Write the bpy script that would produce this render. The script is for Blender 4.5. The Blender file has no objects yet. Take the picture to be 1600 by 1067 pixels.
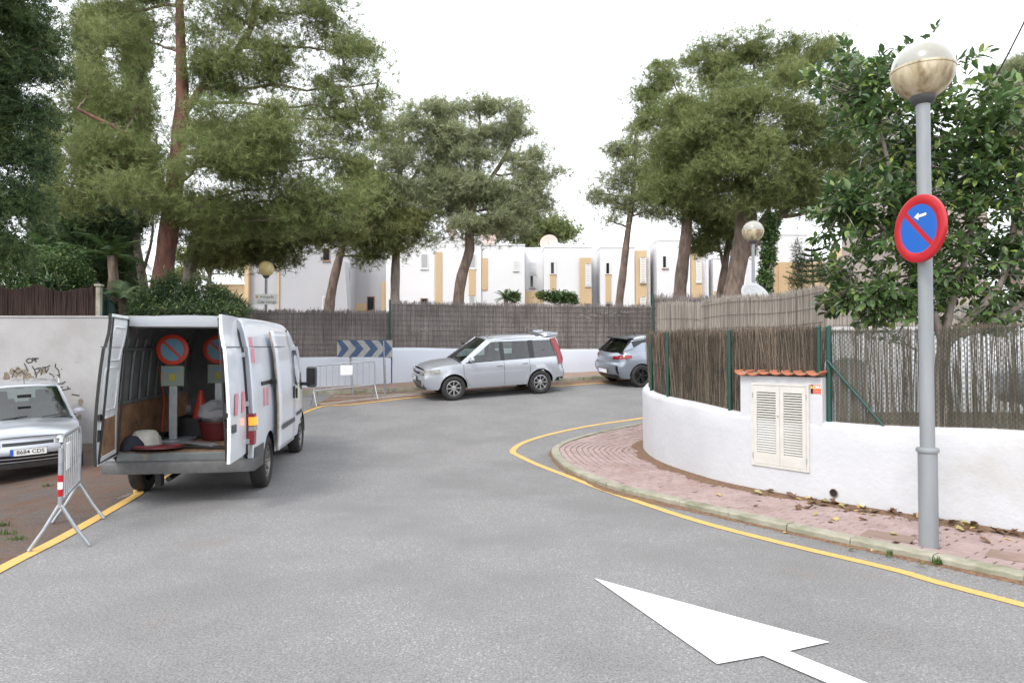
import bpy, bmesh, math, random
import numpy as np
from mathutils import Vector, Matrix
R = math.radians
random.seed(7); rng = np.random.default_rng(7)
S = bpy.context.scene; COL = S.collection
# ------------------------------------------------------------------ camera, sky, sun, exposure
CAMH = 1.78; F = 1080.0; PITCH = R(1.14)
cd = bpy.data.cameras.new('camera'); cam = bpy.data.objects.new('camera', cd); COL.objects.link(cam)
cam.location = (0, 0, CAMH); cam.rotation_euler = (R(90) + PITCH, 0, 0)
cd.sensor_width = 36; cd.lens = F / 1600 * 36; cd.clip_start = 0.05; cd.clip_end = 2000
S.camera = cam
SUN_EL, SUN_AZ = R(50), R(212)          # azimuth clockwise from +Y
w = bpy.data.worlds.new('World'); S.world = w; w.use_nodes = True
nt = w.node_tree; nt.nodes.clear()
sky = nt.nodes.new('ShaderNodeTexSky'); sky.sky_type = 'NISHITA'; sky.sun_disc = False
sky.sun_elevation = SUN_EL; sky.sun_rotation = SUN_AZ; sky.dust_density = 4; sky.air_density = 1.5
mixn = nt.nodes.new('ShaderNodeMix'); mixn.data_type = 'RGBA'; mixn.inputs[0].default_value = 0.86
mixn.inputs[7].default_value = (10.0, 10.3, 10.8, 1)     # bright even cloud cover
bg = nt.nodes.new('ShaderNodeBackground'); bg.inputs[1].default_value = 0.094
wo = nt.nodes.new('ShaderNodeOutputWorld')
nt.links.new(sky.outputs[0], mixn.inputs[6]); nt.links.new(mixn.outputs[2], bg.inputs[0]); nt.links.new(bg.outputs[0], wo.inputs[0])
sd = bpy.data.lights.new('sun', 'SUN'); sd.energy = .8; sd.angle = R(16); sd.color = (1, .96, .90)
sun = bpy.data.objects.new('sun', sd); COL.objects.link(sun)
sdir = Vector((math.sin(SUN_AZ) * math.cos(SUN_EL), math.cos(SUN_AZ) * math.cos(SUN_EL), math.sin(SUN_EL)))
sun.rotation_euler = sdir.to_track_quat('Z', 'Y').to_euler()
S.view_settings.view_transform = 'Standard'; S.view_settings.look = 'None'
S.view_settings.gamma = 1; S.view_settings.exposure = 1.32; S.view_settings.use_curve_mapping = False
try:
    S.cycles.transparent_max_bounces = 24; S.cycles.max_bounces = 8
except Exception: pass
# ------------------------------------------------------------------ helpers
_fw = Vector((0, math.cos(PITCH), math.sin(PITCH))); _up = Vector((0, -math.sin(PITCH), math.cos(PITCH))); CAM = Vector((0, 0, CAMH))
def ray(px, py): return _fw + Vector(((px - 800) / F, 0, 0)) + _up * ((533.5 - py) / F)
def at(px, py, Y):
    d = ray(px, py); return CAM + d * (Y / d.y)
AX = [(-30, -.1), (0, 0), (8, 0), (9.6, 0.0), (12.2, .07), (15, .27), (18.2, .565), (19, .65), (20, .755), (21.5, .91), (23, 1.05), (27, 1.35), (40, 2.0), (80, 3.2), (700, 3.2)]
def hermite(tab, x):
    if x <= tab[0][0]: return tab[0][1]
    if x >= tab[-1][0]: return tab[-1][1]
    for i in range(len(tab) - 1):
        if tab[i][0] <= x <= tab[i + 1][0]: break
    def sl(k):
        if k <= 0 or k >= len(tab) - 1: return 0.0
        return (tab[k + 1][1] - tab[k - 1][1]) / (tab[k + 1][0] - tab[k - 1][0])
    x0, y0 = tab[i]; x1, y1 = tab[i + 1]; h = x1 - x0; t = (x - x0) / h
    return ((2*t**3 - 3*t*t + 1)*y0 + (t**3 - 2*t*t + t)*h*sl(i) + (-2*t**3 + 3*t*t)*y1 + (t**3 - t*t)*h*sl(i + 1))
def sm(t): t = max(0, min(1, t)); return t*t*(3 - 2*t)
def G(x, y):
    z = hermite(AX, y) + .02 * max(-8, min(x + 2, 20)) * sm((y - 14) / 5)
    z -= min(.55, .134 * max(0, -4.9 - x)) * sm((y - 6) / 4) * (1 - sm((y - 15.6) / 2))
    return z
def gp(px, py, dz=0.0):
    d = ray(px, py); t = 1.0
    lo, hi = 1.0, 80.0
    f = lambda t: (CAMH + d.z * t) - G(d.x * t, d.y * t) - dz
    t = lo
    while f(t) > 0 and t < 80: t += .1
    a, b = t - .1, t
    for _ in range(30):
        m = (a + b) / 2
        if f(m) > 0: a = m
        else: b = m
    return CAM + d * a
def catmull(P, step=.15):
    P = [Vector(p) for p in P]; out = []
    Q = [P[0]*2 - P[1]] + P + [P[-1]*2 - P[-2]]
    for i in range(1, len(Q) - 2):
        n = max(2, int((Q[i+1] - Q[i]).length / step))
        for k in range(n):
            t = k / n
            out.append(.5*((2*Q[i]) + (Q[i+1]-Q[i-1])*t + (2*Q[i-1]-5*Q[i]+4*Q[i+1]-Q[i+2])*t*t + (-Q[i-1]+3*Q[i]-3*Q[i+1]+Q[i+2])*t**3))
    out.append(P[-1]); return out
class MB:
    def __init__(s): s.v = []; s.f = []
    def add(s, vs, fs):
        n = len(s.v); s.v += [tuple(v) for v in vs]; s.f += [tuple(i + n for i in f) for f in fs]; return s
    def box(s, c, size, M=None):
        x, y, z = size[0]/2, size[1]/2, size[2]/2; c = Vector(c)
        vs = [Vector((sx*x, sy*y, sz*z)) for sz in (-1, 1) for sy in (-1, 1) for sx in (-1, 1)]
        if M is not None: vs = [M @ v for v in vs]
        return s.add([c + v for v in vs], [(0,2,3,1),(4,5,7,6),(0,1,5,4),(2,6,7,3),(0,4,6,2),(1,3,7,5)])
    def tube(s, pts, r, n=8, cap=True):
        pts = [Vector(p) for p in pts]; rs = r if isinstance(r, (list, tuple)) else [r]*len(pts); vs = []; fs = []
        for i, p in enumerate(pts):
            t = (pts[min(i+1, len(pts)-1)] - pts[max(i-1, 0)])
            t = t.normalized() if t.length > 1e-9 else Vector((0,0,1))
            a = Vector((0,0,1)) if abs(t.z) < .9 else Vector((0,1,0))
            u = t.cross(a).normalized(); v = t.cross(u)
            for k in range(n):
                an = 2*math.pi*k/n; vs.append(p + (u*math.cos(an) + v*math.sin(an))*rs[i])
        for i in range(len(pts)-1):
            for k in range(n):
                a = i*n + k; b = i*n + (k+1) % n; fs.append((a, b, b+n, a+n))
        if cap: fs.append(tuple(range(n))); fs.append(tuple(range((len(pts)-1)*n + n-1, (len(pts)-1)*n - 1, -1)))
        return s.add(vs, fs)
    def lathe(s, prof, n=24, M=None, org=(0,0,0)):     # prof (r,z) about z
        vs = []; fs = []; org = Vector(org)
        for r, z in prof:
            for k in range(n):
                an = 2*math.pi*k/n; v = Vector((r*math.cos(an), r*math.sin(an), z)); vs.append(org + (M @ v if M is not None else v))
        for i in range(len(prof)-1):
            for k in range(n):
                a = i*n+k; b = i*n+(k+1)%n; fs.append((a, b, b+n, a+n))
        return s.add(vs, fs)
    def grid(s, fn, nu, nv):
        vs = [fn(i/nu, j/nv) for i in range(nu+1) for j in range(nv+1)]
        return s.add(vs, [(i*(nv+1)+j, (i+1)*(nv+1)+j, (i+1)*(nv+1)+j+1, i*(nv+1)+j+1) for i in range(nu) for j in range(nv)])
    def prism(s, poly, h, fn):                          # poly 2D, fn(a,b,c) -> 3D ; c = 0 and h
        n = len(poly); vs = [fn(a, b, 0) for a, b in poly] + [fn(a, b, h) for a, b in poly]
        return s.add(vs, [tuple(range(n-1, -1, -1)), tuple(range(n, 2*n))] + [(i, (i+1)%n, (i+1)%n+n, i+n) for i in range(n)])
    def build(s, name, mat, parent=None, smooth=False, bevel=0, weld=False, solid=0, subsurf=0, fixn=True):
        me = bpy.data.meshes.new(name); me.from_pydata(s.v, [], s.f); me.update()
        if weld or fixn:
            bm = bmesh.new(); bm.from_mesh(me)
            if weld: bmesh.ops.remove_doubles(bm, verts=bm.verts, dist=1e-4); bmesh.ops.dissolve_degenerate(bm, edges=bm.edges, dist=1e-5)
            if len(bm.faces) < 60000: bmesh.ops.recalc_face_normals(bm, faces=bm.faces)
            bm.to_mesh(me); bm.free()
        if smooth:
            me.polygons.foreach_set('use_smooth', [True]*len(me.polygons))
        o = bpy.data.objects.new(name, me); COL.objects.link(o)
        if mat: me.materials.append(mat)
        if parent: o.parent = parent
        if smooth and smooth != True:
            m = o.modifiers.new('es', 'EDGE_SPLIT'); m.split_angle = R(smooth)
        if solid: m = o.modifiers.new('so', 'SOLIDIFY'); m.thickness = solid; m.offset = -1
        if bevel: m = o.modifiers.new('bv', 'BEVEL'); m.width = bevel; m.segments = 2; m.limit_method = 'ANGLE'; m.angle_limit = R(40)
        if subsurf: m = o.modifiers.new('ss', 'SUBSURF'); m.levels = m.render_levels = subsurf
        return o
def raw(name, verts, tris, mat, parent=None, smooth=False):   # fast numpy mesh of triangles
    me = bpy.data.meshes.new(name); nv, ntr = len(verts), len(tris)
    me.vertices.add(nv); me.vertices.foreach_set('co', np.asarray(verts, 'f').ravel())
    me.loops.add(ntr*3); me.loops.foreach_set('vertex_index', np.asarray(tris, 'i').ravel())
    me.polygons.add(ntr); me.polygons.foreach_set('loop_start', np.arange(0, ntr*3, 3, dtype='i'))
    me.update(calc_edges=True); me.validate()
    if smooth: me.polygons.foreach_set('use_smooth', np.ones(ntr, bool))
    o = bpy.data.objects.new(name, me); COL.objects.link(o); me.materials.append(mat)
    if parent: o.parent = parent
    return o
def tag(o, label=None, cat=None, group=None, kind=None):
    if label: o['label'] = label
    if cat: o['category'] = cat
    if group: o['group'] = group
    if kind: o['kind'] = kind
    return o
def thing(name, label, cat, loc=(0,0,0), rotz=0, group=None):
    o = bpy.data.objects.new(name, None); COL.objects.link(o); o.empty_display_size = .1
    o.location = loc; o.rotation_euler = (0, 0, rotz); return tag(o, label, cat, group)
def setting(o): o['kind'] = 'structure'; return o
def copy_tree(o, parent=None):
    c = o.copy(); COL.objects.link(c)
    if parent: c.parent = parent
    for ch in list(o.children): copy_tree(ch, c)
    return c
def text_mesh(s, size, align='CENTER', bold=0.0, shear=0):
    cu = bpy.data.curves.new('t', 'FONT'); cu.body = s; cu.size = size; cu.align_x = align; cu.align_y = 'CENTER'; cu.offset = bold; cu.shear = shear; cu.resolution_u = 3
    ob = bpy.data.objects.new('t', cu); COL.objects.link(ob); bpy.context.view_layer.update()
    me = bpy.data.meshes.new_from_object(ob.evaluated_get(bpy.context.evaluated_depsgraph_get()))
    bpy.data.objects.remove(ob); bpy.data.curves.remove(cu); return me
def put_text(name, s, size, mat, parent, M, bold=0.0, xscale=1, shear=0):
    me = text_mesh(s, size, bold=bold, shear=shear); me.name = name
    for v in me.vertices: v.co.x *= xscale
    o = bpy.data.objects.new(name, me); COL.objects.link(o); me.materials.clear(); me.materials.append(mat)
    o.parent = parent; o.matrix_local = M; return o
def basis(x, y, z, o): # matrix from axis vectors
    m = Matrix.Identity(4)
    for i, a in enumerate((Vector(x), Vector(y), Vector(z))):
        for r in range(3): m[r][i] = a[r]
    for r in range(3): m[r][3] = o[r]
    return m
# ------------------------------------------------------------------ materials
MATS = {}
def M(name, c1, c2=None, scale=5, rough=.6, metal=0, bump=0, bscale=60, coat=0, c3=None, s3=1.0, t3=(.5,.62), detail=5, stretch=None, spec=None, trans=0, worldpos=False, lo=.35, hi=.65, emit=None):
    m = bpy.data.materials.new(name); m.use_nodes = True; n = m.node_tree.nodes; l = m.node_tree.links
    b = n['Principled BSDF']; b.inputs['Roughness'].default_value = rough; b.inputs['Metallic'].default_value = metal
    if spec is not None: b.inputs['Specular IOR Level'].default_value = spec
    if coat: b.inputs['Coat Weight'].default_value = coat; b.inputs['Coat Roughness'].default_value = .06
    b.inputs['Base Color'].default_value = (*c1, 1)
    if worldpos: src = n.new('ShaderNodeNewGeometry').outputs['Position']
    else: src = n.new('ShaderNodeTexCoord').outputs['Object']
    if stretch:
        mp = n.new('ShaderNodeMapping'); mp.inputs['Scale'].default_value = stretch; l.new(src, mp.inputs[0]); src = mp.outputs[0]
    def noise(sc, d=detail):
        t = n.new('ShaderNodeTexNoise'); t.inputs['Scale'].default_value = sc; t.inputs['Detail'].default_value = d; t.inputs['Roughness'].default_value = .6; l.new(src, t.inputs[0]); return t
    def ramp(o, a, bb):
        r = n.new('ShaderNodeMapRange'); r.inputs[1].default_value = a; r.inputs[2].default_value = bb; l.new(o, r.inputs[0]); return r.outputs[0]
    def mix(f, a, bb):
        x = n.new('ShaderNodeMix'); x.data_type = 'RGBA'; l.new(f, x.inputs[0])
        for k, val in ((6, a), (7, bb)):
            if isinstance(val, tuple): x.inputs[k].default_value = (*val, 1)
            else: l.new(val, x.inputs[k])
        return x.outputs[2]
    col = None
    if c2: col = mix(ramp(noise(scale).outputs[0], lo, hi), c1, c2)
    if c3: col = mix(ramp(noise(s3, 8).outputs[0], *t3), col if col is not None else c1, c3)
    if col is not None: l.new(col, b.inputs['Base Color'])
    if bump:
        bn = n.new('ShaderNodeBump'); bn.inputs['Strength'].default_value = min(1, bump); bn.inputs['Distance'].default_value = .01
        l.new(noise(bscale, 3).outputs[0], bn.inputs['Height']); l.new(bn.outputs[0], b.inputs['Normal'])
    if emit: b.inputs['Emission Color'].default_value = (*emit[0], 1); b.inputs['Emission Strength'].default_value = emit[1]
    MATS[name] = m; return m
def glassmat(name, tint, refl=.12, alpha=.7, rough=.02):
    m = bpy.data.materials.new(name); m.use_nodes = True; n = m.node_tree.nodes; l = m.node_tree.links; n.clear()
    out = n.new('ShaderNodeOutputMaterial'); tr = n.new('ShaderNodeBsdfTransparent'); tr.inputs[0].default_value = (*tint, 1)
    gl = n.new('ShaderNodeBsdfGlossy'); gl.inputs['Roughness'].default_value = rough; gl.inputs[0].default_value = (1,1,1,1)
    fr = n.new('ShaderNodeFresnel'); fr.inputs[0].default_value = 1.55
    ad = n.new('ShaderNodeMath'); ad.operation = 'ADD'; ad.inputs[1].default_value = refl; ad.use_clamp = True
    mx = n.new('ShaderNodeMixShader'); l.new(fr.outputs[0], ad.inputs[0]); l.new(ad.outputs[0], mx.inputs[0])
    l.new(tr.outputs[0], mx.inputs[1]); l.new(gl.outputs[0], mx.inputs[2]); l.new(mx.outputs[0], out.inputs[0]); MATS[name] = m; return m
def leafmat(name, c1, c2, c3=None, scale=.6, rough=.6, transl=.25, spec=.3, isl=.5):
    m = bpy.data.materials.new(name); m.use_nodes = True; n = m.node_tree.nodes; l = m.node_tree.links
    b = n['Principled BSDF']; b.inputs['Roughness'].default_value = rough; b.inputs['Specular IOR Level'].default_value = spec
    g = n.new('ShaderNodeNewGeometry'); t = n.new('ShaderNodeTexNoise'); t.inputs['Scale'].default_value = scale; t.inputs['Detail'].default_value = 4; l.new(g.outputs['Position'], t.inputs[0])
    r = n.new('ShaderNodeMapRange'); r.inputs[1].default_value = .38; r.inputs[2].default_value = .62; l.new(t.outputs[0], r.inputs[0])
    x = n.new('ShaderNodeMix'); x.data_type = 'RGBA'; x.inputs[6].default_value = (*c1, 1); x.inputs[7].default_value = (*c2, 1); l.new(r.outputs[0], x.inputs[0])
    y = n.new('ShaderNodeMix'); y.data_type = 'RGBA'; l.new(x.outputs[2], y.inputs[6]); y.inputs[7].default_value = (*(c3 or c2), 1)
    r2 = n.new('ShaderNodeMapRange'); r2.inputs[1].default_value = 1 - isl*.35; r2.inputs[2].default_value = 1.0; l.new(g.outputs['Random Per Island'], r2.inputs[0]); l.new(r2.outputs[0], y.inputs[0])
    hs = n.new('ShaderNodeHueSaturation'); l.new(y.outputs[2], hs.inputs['Color']); r3 = n.new('ShaderNodeMapRange'); r3.inputs[3].default_value = .7; r3.inputs[4].default_value = 1.3; l.new(g.outputs['Random Per Island'], r3.inputs[0]); l.new(r3.outputs[0], hs.inputs['Value'])
    l.new(hs.outputs[0], b.inputs['Base Color'])
    tl = n.new('ShaderNodeBsdfTranslucent'); l.new(hs.outputs[0], tl.inputs[0]); mx = n.new('ShaderNodeMixShader'); mx.inputs[0].default_value = transl
    l.new(b.outputs[0], mx.inputs[1]); l.new(tl.outputs[0], mx.inputs[2]); l.new(mx.outputs[0], n['Material Output'].inputs[0]); MATS[name] = m; return m
def asphalt(name, base, dark, stain, st, dirt=None):
    m = bpy.data.materials.new(name); m.use_nodes = True; n = m.node_tree.nodes; l = m.node_tree.links; b = n['Principled BSDF']; b.inputs['Roughness'].default_value = .85; b.inputs['Specular IOR Level'].default_value = .3
    P = n.new('ShaderNodeNewGeometry').outputs['Position']
    def noise(sc, d=3, r=.6):
        t = n.new('ShaderNodeTexNoise'); t.inputs['Scale'].default_value = sc; t.inputs['Detail'].default_value = d; t.inputs['Roughness'].default_value = r; l.new(P, t.inputs[0]); return t.outputs[0]
    def rg(o, a, bb):
        r = n.new('ShaderNodeMapRange'); r.inputs[1].default_value = a; r.inputs[2].default_value = bb; l.new(o, r.inputs[0]); return r.outputs[0]
    def mix(f, a, bb, fac=None):
        x = n.new('ShaderNodeMix'); x.data_type = 'RGBA'; l.new(f, x.inputs[0])
        for k, val in ((6, a), (7, bb)):
            if isinstance(val, tuple): x.inputs[k].default_value = (*val, 1)
            else: l.new(val, x.inputs[k])
        return x.outputs[2]
    sp = noise(70, 4, .75)
    c = mix(rg(sp, .36, .64), dark, base)
    vo = n.new('ShaderNodeTexVoronoi'); vo.inputs['Scale'].default_value = 95; l.new(P, vo.inputs[0])
    c = mix(rg(vo.outputs['Color'], .72, .95), c, tuple(min(1, v*1.4) for v in base))
    c = mix(rg(noise(.7, 5), .42, .62), c, mix(rg(sp, .36, .64), tuple(v*.82 for v in dark), tuple(v*.93 for v in base)))
    c = mix(rg(noise(.55, 9, .72), *st), c, mix(rg(sp, .4, .6), tuple(v*.6 for v in stain), stain))
    if dirt: c = mix(rg(noise(3.1, 9, .75), *dirt[1]), c, mix(rg(noise(120, 2), .35, .65), tuple(v*.4 for v in dirt[0]), dirt[0]))
    l.new(c, b.inputs['Base Color'])
    bn = n.new('ShaderNodeBump'); bn.inputs['Strength'].default_value = .8; bn.inputs['Distance'].default_value = .006; l.new(sp, bn.inputs['Height']); l.new(bn.outputs[0], b.inputs['Normal'])
    MATS[name] = m; return m
m_road = asphalt('asphalt', (.255, .25, .248), (.126, .123, .122), (.26, .20, .17), (.60, .80))
m_lot = asphalt('old_asphalt', (.125, .107, .098), (.052, .045, .041), (.15, .092, .065), (.42, .6), ((.15, .075, .045), (.5, .62)))
m_verge = asphalt('dirt_verge', (.25, .21, .18), (.12, .10, .085), (.27, .18, .12), (.4, .55), ((.24, .13, .08), (.46, .6)))
m_soil = M('soil', (.13, .09, .06), (.07, .05, .035), 3, .95, bump=.6, worldpos=True)
m_yellow = M('yellow_paint', (.62, .385, .10), (.54, .34, .10), 9, .6, c3=(.30, .24, .17), s3=35, t3=(.57, .66), bump=.3, bscale=150, worldpos=True)
m_whitepaint = M('white_road_paint', (.74, .75, .76), (.67, .68, .69), 5, .55, c3=(.36, .36, .36), s3=38, t3=(.60, .74), bump=.3, bscale=150, worldpos=True)
m_faded = M('faded_paint', (.36, .33, .3), (.25, .22, .2), 8, .8, worldpos=True)
m_kerb = M('kerb_concrete', (.33, .31, .25), (.22, .215, .15), 4, .85, bump=.5, bscale=50, c3=(.15, .15, .09), s3=2.3, t3=(.52, .66), worldpos=True)
m_brick = M('pink_paver', (.35, .26, .245), (.275, .20, .185), 3, .8, bump=.4, bscale=90, c3=(.25, .17, .14), s3=1.4, t3=(.55, .72), worldpos=True)
m_bed = M('paving_joint_sand', (.2, .13, .1), (.1, .065, .045), 30, .95, bump=.5, worldpos=True)
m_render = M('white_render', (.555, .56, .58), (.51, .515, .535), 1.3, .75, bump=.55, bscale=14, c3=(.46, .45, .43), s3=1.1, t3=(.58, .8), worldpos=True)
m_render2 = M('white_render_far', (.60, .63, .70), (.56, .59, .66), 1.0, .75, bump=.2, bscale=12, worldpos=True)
m_oldwall = M('old_white_render_shaded', (.40, .395, .395), (.34, .335, .335), 1.1, .8, bump=.5, bscale=18, c3=(.31, .29, .26), s3=.55, t3=(.56, .8), worldpos=True)  # aged white wall; the trees' shade on it is put into the grey
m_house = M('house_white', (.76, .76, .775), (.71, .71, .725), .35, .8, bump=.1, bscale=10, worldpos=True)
m_house2 = M('house_white_shaded', (.46, .46, .48), (.42, .42, .44), .3, .8, worldpos=True)  # white house wall with its shade put into the grey base colour
m_beige = M('house_beige', (.60, .44, .26), (.55, .4, .24), .8, .8, worldpos=True)
m_sill = M('window_sill_brown', (.3, .17, .12), rough=.7)
m_darkglass = M('window_dark_glass', (.02, .022, .025), rough=.08, spec=.6)
m_shutter = M('grey_shutter', (.45, .46, .47), (.35, .36, .37), 20, .6)
m_frame = M('window_frame_white', (.7, .7, .7), rough=.5)
m_dish = M('dish_pink_white', (.56, .42, .37), (.5, .38, .34), 2, .5)
m_green = M('green_paint', (.008, .05, .038), (.012, .065, .048), 20, .4)
m_wire = M('green_wire', (.03, .06, .045), rough=.5, metal=.3)
m_galv = M('galvanised_steel', (.42, .44, .46), (.33, .35, .37), 12, .42, metal=.55, bump=.1, bscale=70)
m_pole = M('lamp_pole_grey', (.29, .305, .32), (.235, .25, .265), 5, .5, metal=.25, c3=(.25, .26, .27), s3=9, t3=(.6, .75), stretch=(1, 1, .2))
m_heather_dark = M('dark_heather', (.05, .027, .022), (.025, .015, .012), 30, .95, stretch=(1, 1, .1), worldpos=True)
m_reed_back = M('grey_reed', (.25, .21, .19), (.13, .11, .105), 30, .95, stretch=(1, 1, .06), c3=(.105, .09, .085), s3=.8, t3=(.45, .7), worldpos=True)
m_reed_nback = M('tan_reed_back', (.33, .295, .255), (.22, .19, .165), 40, .9, stretch=(1, 1, .08), worldpos=True)
m_twine = M('twine', (.12, .11, .1), rough=.9)
m_tile = M('terracotta', (.42, .15, .08), (.32, .11, .06), 8, .75, bump=.3, bscale=60, worldpos=True)
m_louvre = M('cream_louvre', (.60, .585, .54), (.54, .52, .48), 9, .5)
m_hole = M('dark_hole', (.02, .015, .012), rough=.9)
m_red = M('sign_red', (.44, .008, .016), rough=.3); m_blue = M('sign_blue', (.008, .11, .46), rough=.35); m_white = M('sign_white', (.85, .85, .85), rough=.4)
m_dullred = M('dull_red', (.55, .05, .03), (.45, .04, .03), 8, .5)
m_globe_lo = M('globe_stained', (.62, .55, .40), (.42, .34, .2), 9, .35, c3=(.24, .18, .1), s3=7, t3=(.48, .62), stretch=(1, 1, .25))
m_globe_hi = M('globe_clear_white', (.33, .33, .30), (.27, .26, .21), 5, .18, coat=.6)
m_globe_y = M('globe_yellowed', (.72, .56, .22), (.72, .60, .32), 1.2, .3, coat=.4)
m_bark = M('pine_bark', (.27, .20, .16), (.12, .09, .075), 9, .95, bump=1, bscale=22, stretch=(1, 1, .3), worldpos=True)
m_barkred = M('red_pine_bark', (.22, .10, .072), (.085, .045, .036), 7, .95, bump=1, bscale=18, stretch=(1, 1, .3), worldpos=True)
m_barkgrey = M('grey_bark', (.33, .28, .24), (.18, .15, .13), 9, .9, bump=.8, bscale=25, stretch=(1, 1, .3), worldpos=True)
m_silver = M('silver_paint', (.47, .49, .53), rough=.3, metal=.55, coat=.8)
m_silver_d = M('dark_silver_paint', (.27, .30, .35), rough=.3, metal=.5, coat=.9)
m_vanw = M('van_white_paint', (.63, .66, .71), (.60, .63, .68), 2, .3, coat=.5, c3=(.62, .60, .57), s3=1.7, t3=(.62, .85))
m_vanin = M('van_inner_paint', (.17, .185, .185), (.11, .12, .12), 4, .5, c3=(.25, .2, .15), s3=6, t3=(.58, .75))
m_plas = M('grey_plastic', (.085, .085, .085), (.06, .06, .06), 10, .6, bump=.1)
m_black = M('black_rubber', (.018, .018, .018), (.03, .028, .026), 20, .75)
m_blackp = M('black_trim', (.012, .012, .013), rough=.3)
m_rim = M('alloy', (.5, .5, .5), rough=.3, metal=.8); m_steelrim = M('dirty_steel_rim', (.3, .29, .28), (.2, .19, .17), 15, .5, metal=.5)
m_wood = M('worn_plywood', (.30, .17, .09), (.17, .095, .05), 6, .8, stretch=(1, 4, 1), c3=(.09, .06, .04), s3=4, t3=(.55, .7))
m_lampred = M('tail_lamp_red', (.22, .008, .01), rough=.12, coat=.6)
m_lampor = M('lit_indicator', (.7, .2, .02), rough=.2, emit=((1, .30, .02), .55))
m_lampcl = M('clear_lamp', (.34, .34, .31), (.2, .2, .18), 14, .12, coat=.8)
m_glass = glassmat('car_glass', (.50, .58, .55), .02); m_glassd = glassmat('privacy_glass', (.16, .19, .19), .04)
m_int = M('car_interior', (.07, .07, .075), (.05, .05, .05), 4, .9)
m_seat = M('seat_cloth', (.16, .16, .155), rough=.95)
m_pinkstripe = M('faded_red_stripe', (.58, .16, .22), (.64, .28, .33), 9, .4)
m_platew = M('plate_white', (.78, .78, .76), rough=.4); m_plateb = M('plate_blue', (.03, .12, .6), rough=.4)
m_chgrey = M('chevron_grey', (.30, .30, .29), (.24, .23, .22), 9, .7); m_chblue = M('chevron_blue', (.04, .075, .16), (.03, .055, .115), 9, .6)
m_graf = M('graffiti_paint', (.07, .065, .06), rough=.8); m_peel = M('peeled_render', (.29, .25, .19), (.17, .14, .1), 14, .9, worldpos=True)
m_orange = M('sticker_orange', (.82, .16, .05), rough=.4); m_bag = M('plastic_bag', (.36, .36, .38), (.26, .27, .29), 6, .3)
lf_pine = leafmat('pine_needles', (.165, .215, .072), (.245, .29, .11), (.24, .20, .12), .55, transl=.40, isl=.5)
m_heather = leafmat('heather', (.105, .082, .066), (.155, .12, .092), (.22, .175, .135), 3, .9, transl=0, isl=1.3, spec=.1)
m_reed_far = leafmat('grey_reed', (.20, .175, .165), (.28, .25, .235), (.14, .12, .11), 1.2, .9, transl=0, isl=1, spec=.1)
m_reed_near = leafmat('tan_reed', (.42, .38, .335), (.36, .325, .285), (.25, .22, .19), 1.6, .9, transl=.1, isl=1, spec=.1)
m_reed_thin = leafmat('brown_reed', (.16, .13, .10), (.21, .175, .14), (.09, .07, .055), 1.6, .9, transl=.15, isl=1.2, spec=.1)
lf_pine_g = leafmat('pine_needles_grey', (.25, .295, .15), (.345, .385, .215), (.30, .255, .19), .7, transl=.25, isl=.7)
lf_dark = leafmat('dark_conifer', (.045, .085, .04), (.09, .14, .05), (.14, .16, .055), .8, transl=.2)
lf_shade = leafmat('dusky_pine_needles', (.14, .17, .06), (.21, .235, .085), (.20, .17, .09), .6, transl=.3)
lf_cyp = leafmat('cypress', (.10, .14, .05), (.16, .20, .075), None, .9, transl=.1)
lf_bush = leafmat('bush_leaves', (.05, .10, .035), (.10, .17, .055), (.2, .26, .08), 1.2, rough=.45, transl=.2)
lf_olean = leafmat('oleander', (.065, .115, .055), (.115, .17, .07), (.22, .25, .09), 1.3, rough=.5, transl=.2)
lf_fig = leafmat('fig_leaves', (.06, .115, .04), (.11, .19, .06), (.28, .36, .09), .9, rough=.22, transl=.22, spec=.6, isl=.6)
lf_dry = leafmat('dry_leaf', (.32, .22, .06), (.14, .075, .035), (.42, .34, .12), 6, rough=.6, transl=.1, isl=1)
lf_grass = leafmat('weeds', (.06, .11, .025), (.12, .17, .05), None, 2, transl=.3)
# ------------------------------------------------------------------ ground and road
def sheet(name, mat, xs, ys, dz, keep=None):
    mb = MB(); idx = {}
    for i, x in enumerate(xs):
        for j, y in enumerate(ys): idx[i, j] = len(mb.v); mb.v.append((x, y, G(x, y) + dz))
    for i in range(len(xs)-1):
        for j in range(len(ys)-1):
            if keep is None or keep((xs[i]+xs[i+1])/2, (ys[j]+ys[j+1])/2): mb.f.append((idx[i,j], idx[i+1,j], idx[i+1,j+1], idx[i,j+1]))
    return setting(mb.build(name, mat, smooth=True, fixn=False))
def fr(a, b, s): n = max(1, round((b-a)/s)); return [a + (b-a)*i/n for i in range(n+1)]
sheet('ground', m_soil, fr(-600,-40,80) + fr(-36,40,2) + fr(48,600,60), fr(-60,-8,10) + fr(-6,40,2) + fr(50,600,50), -.06)
sheet('road', m_road, fr(-16, 16, .3), fr(-4, 27.5, .3), 0)
def ribbon(name, C, wdt, mat, dz, off=0.0, nw=1, kind=True, parent=None):
    mb = MB(); pts = []
    for i, p in enumerate(C):
        t = (C[min(i+1, len(C)-1)] - C[max(i-1, 0)]); t.z = 0; t.normalize(); nrm = Vector((-t.y, t.x, 0))
        for k in range(nw+1):
            q = p + nrm*(off + wdt*(k/nw - .5)); pts.append((q.x, q.y, G(q.x, q.y) + dz))
    mb.v = pts; mb.f = [(i*(nw+1)+k, i*(nw+1)+k+1, (i+1)*(nw+1)+k+1, (i+1)*(nw+1)+k) for i in range(len(C)-1) for k in range(nw)]
    o = mb.build(name, mat, parent, smooth=True, fixn=False)
    if kind: setting(o)
    return o
def flat(L): return [Vector((p.x, p.y, 0)) for p in L]
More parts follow.
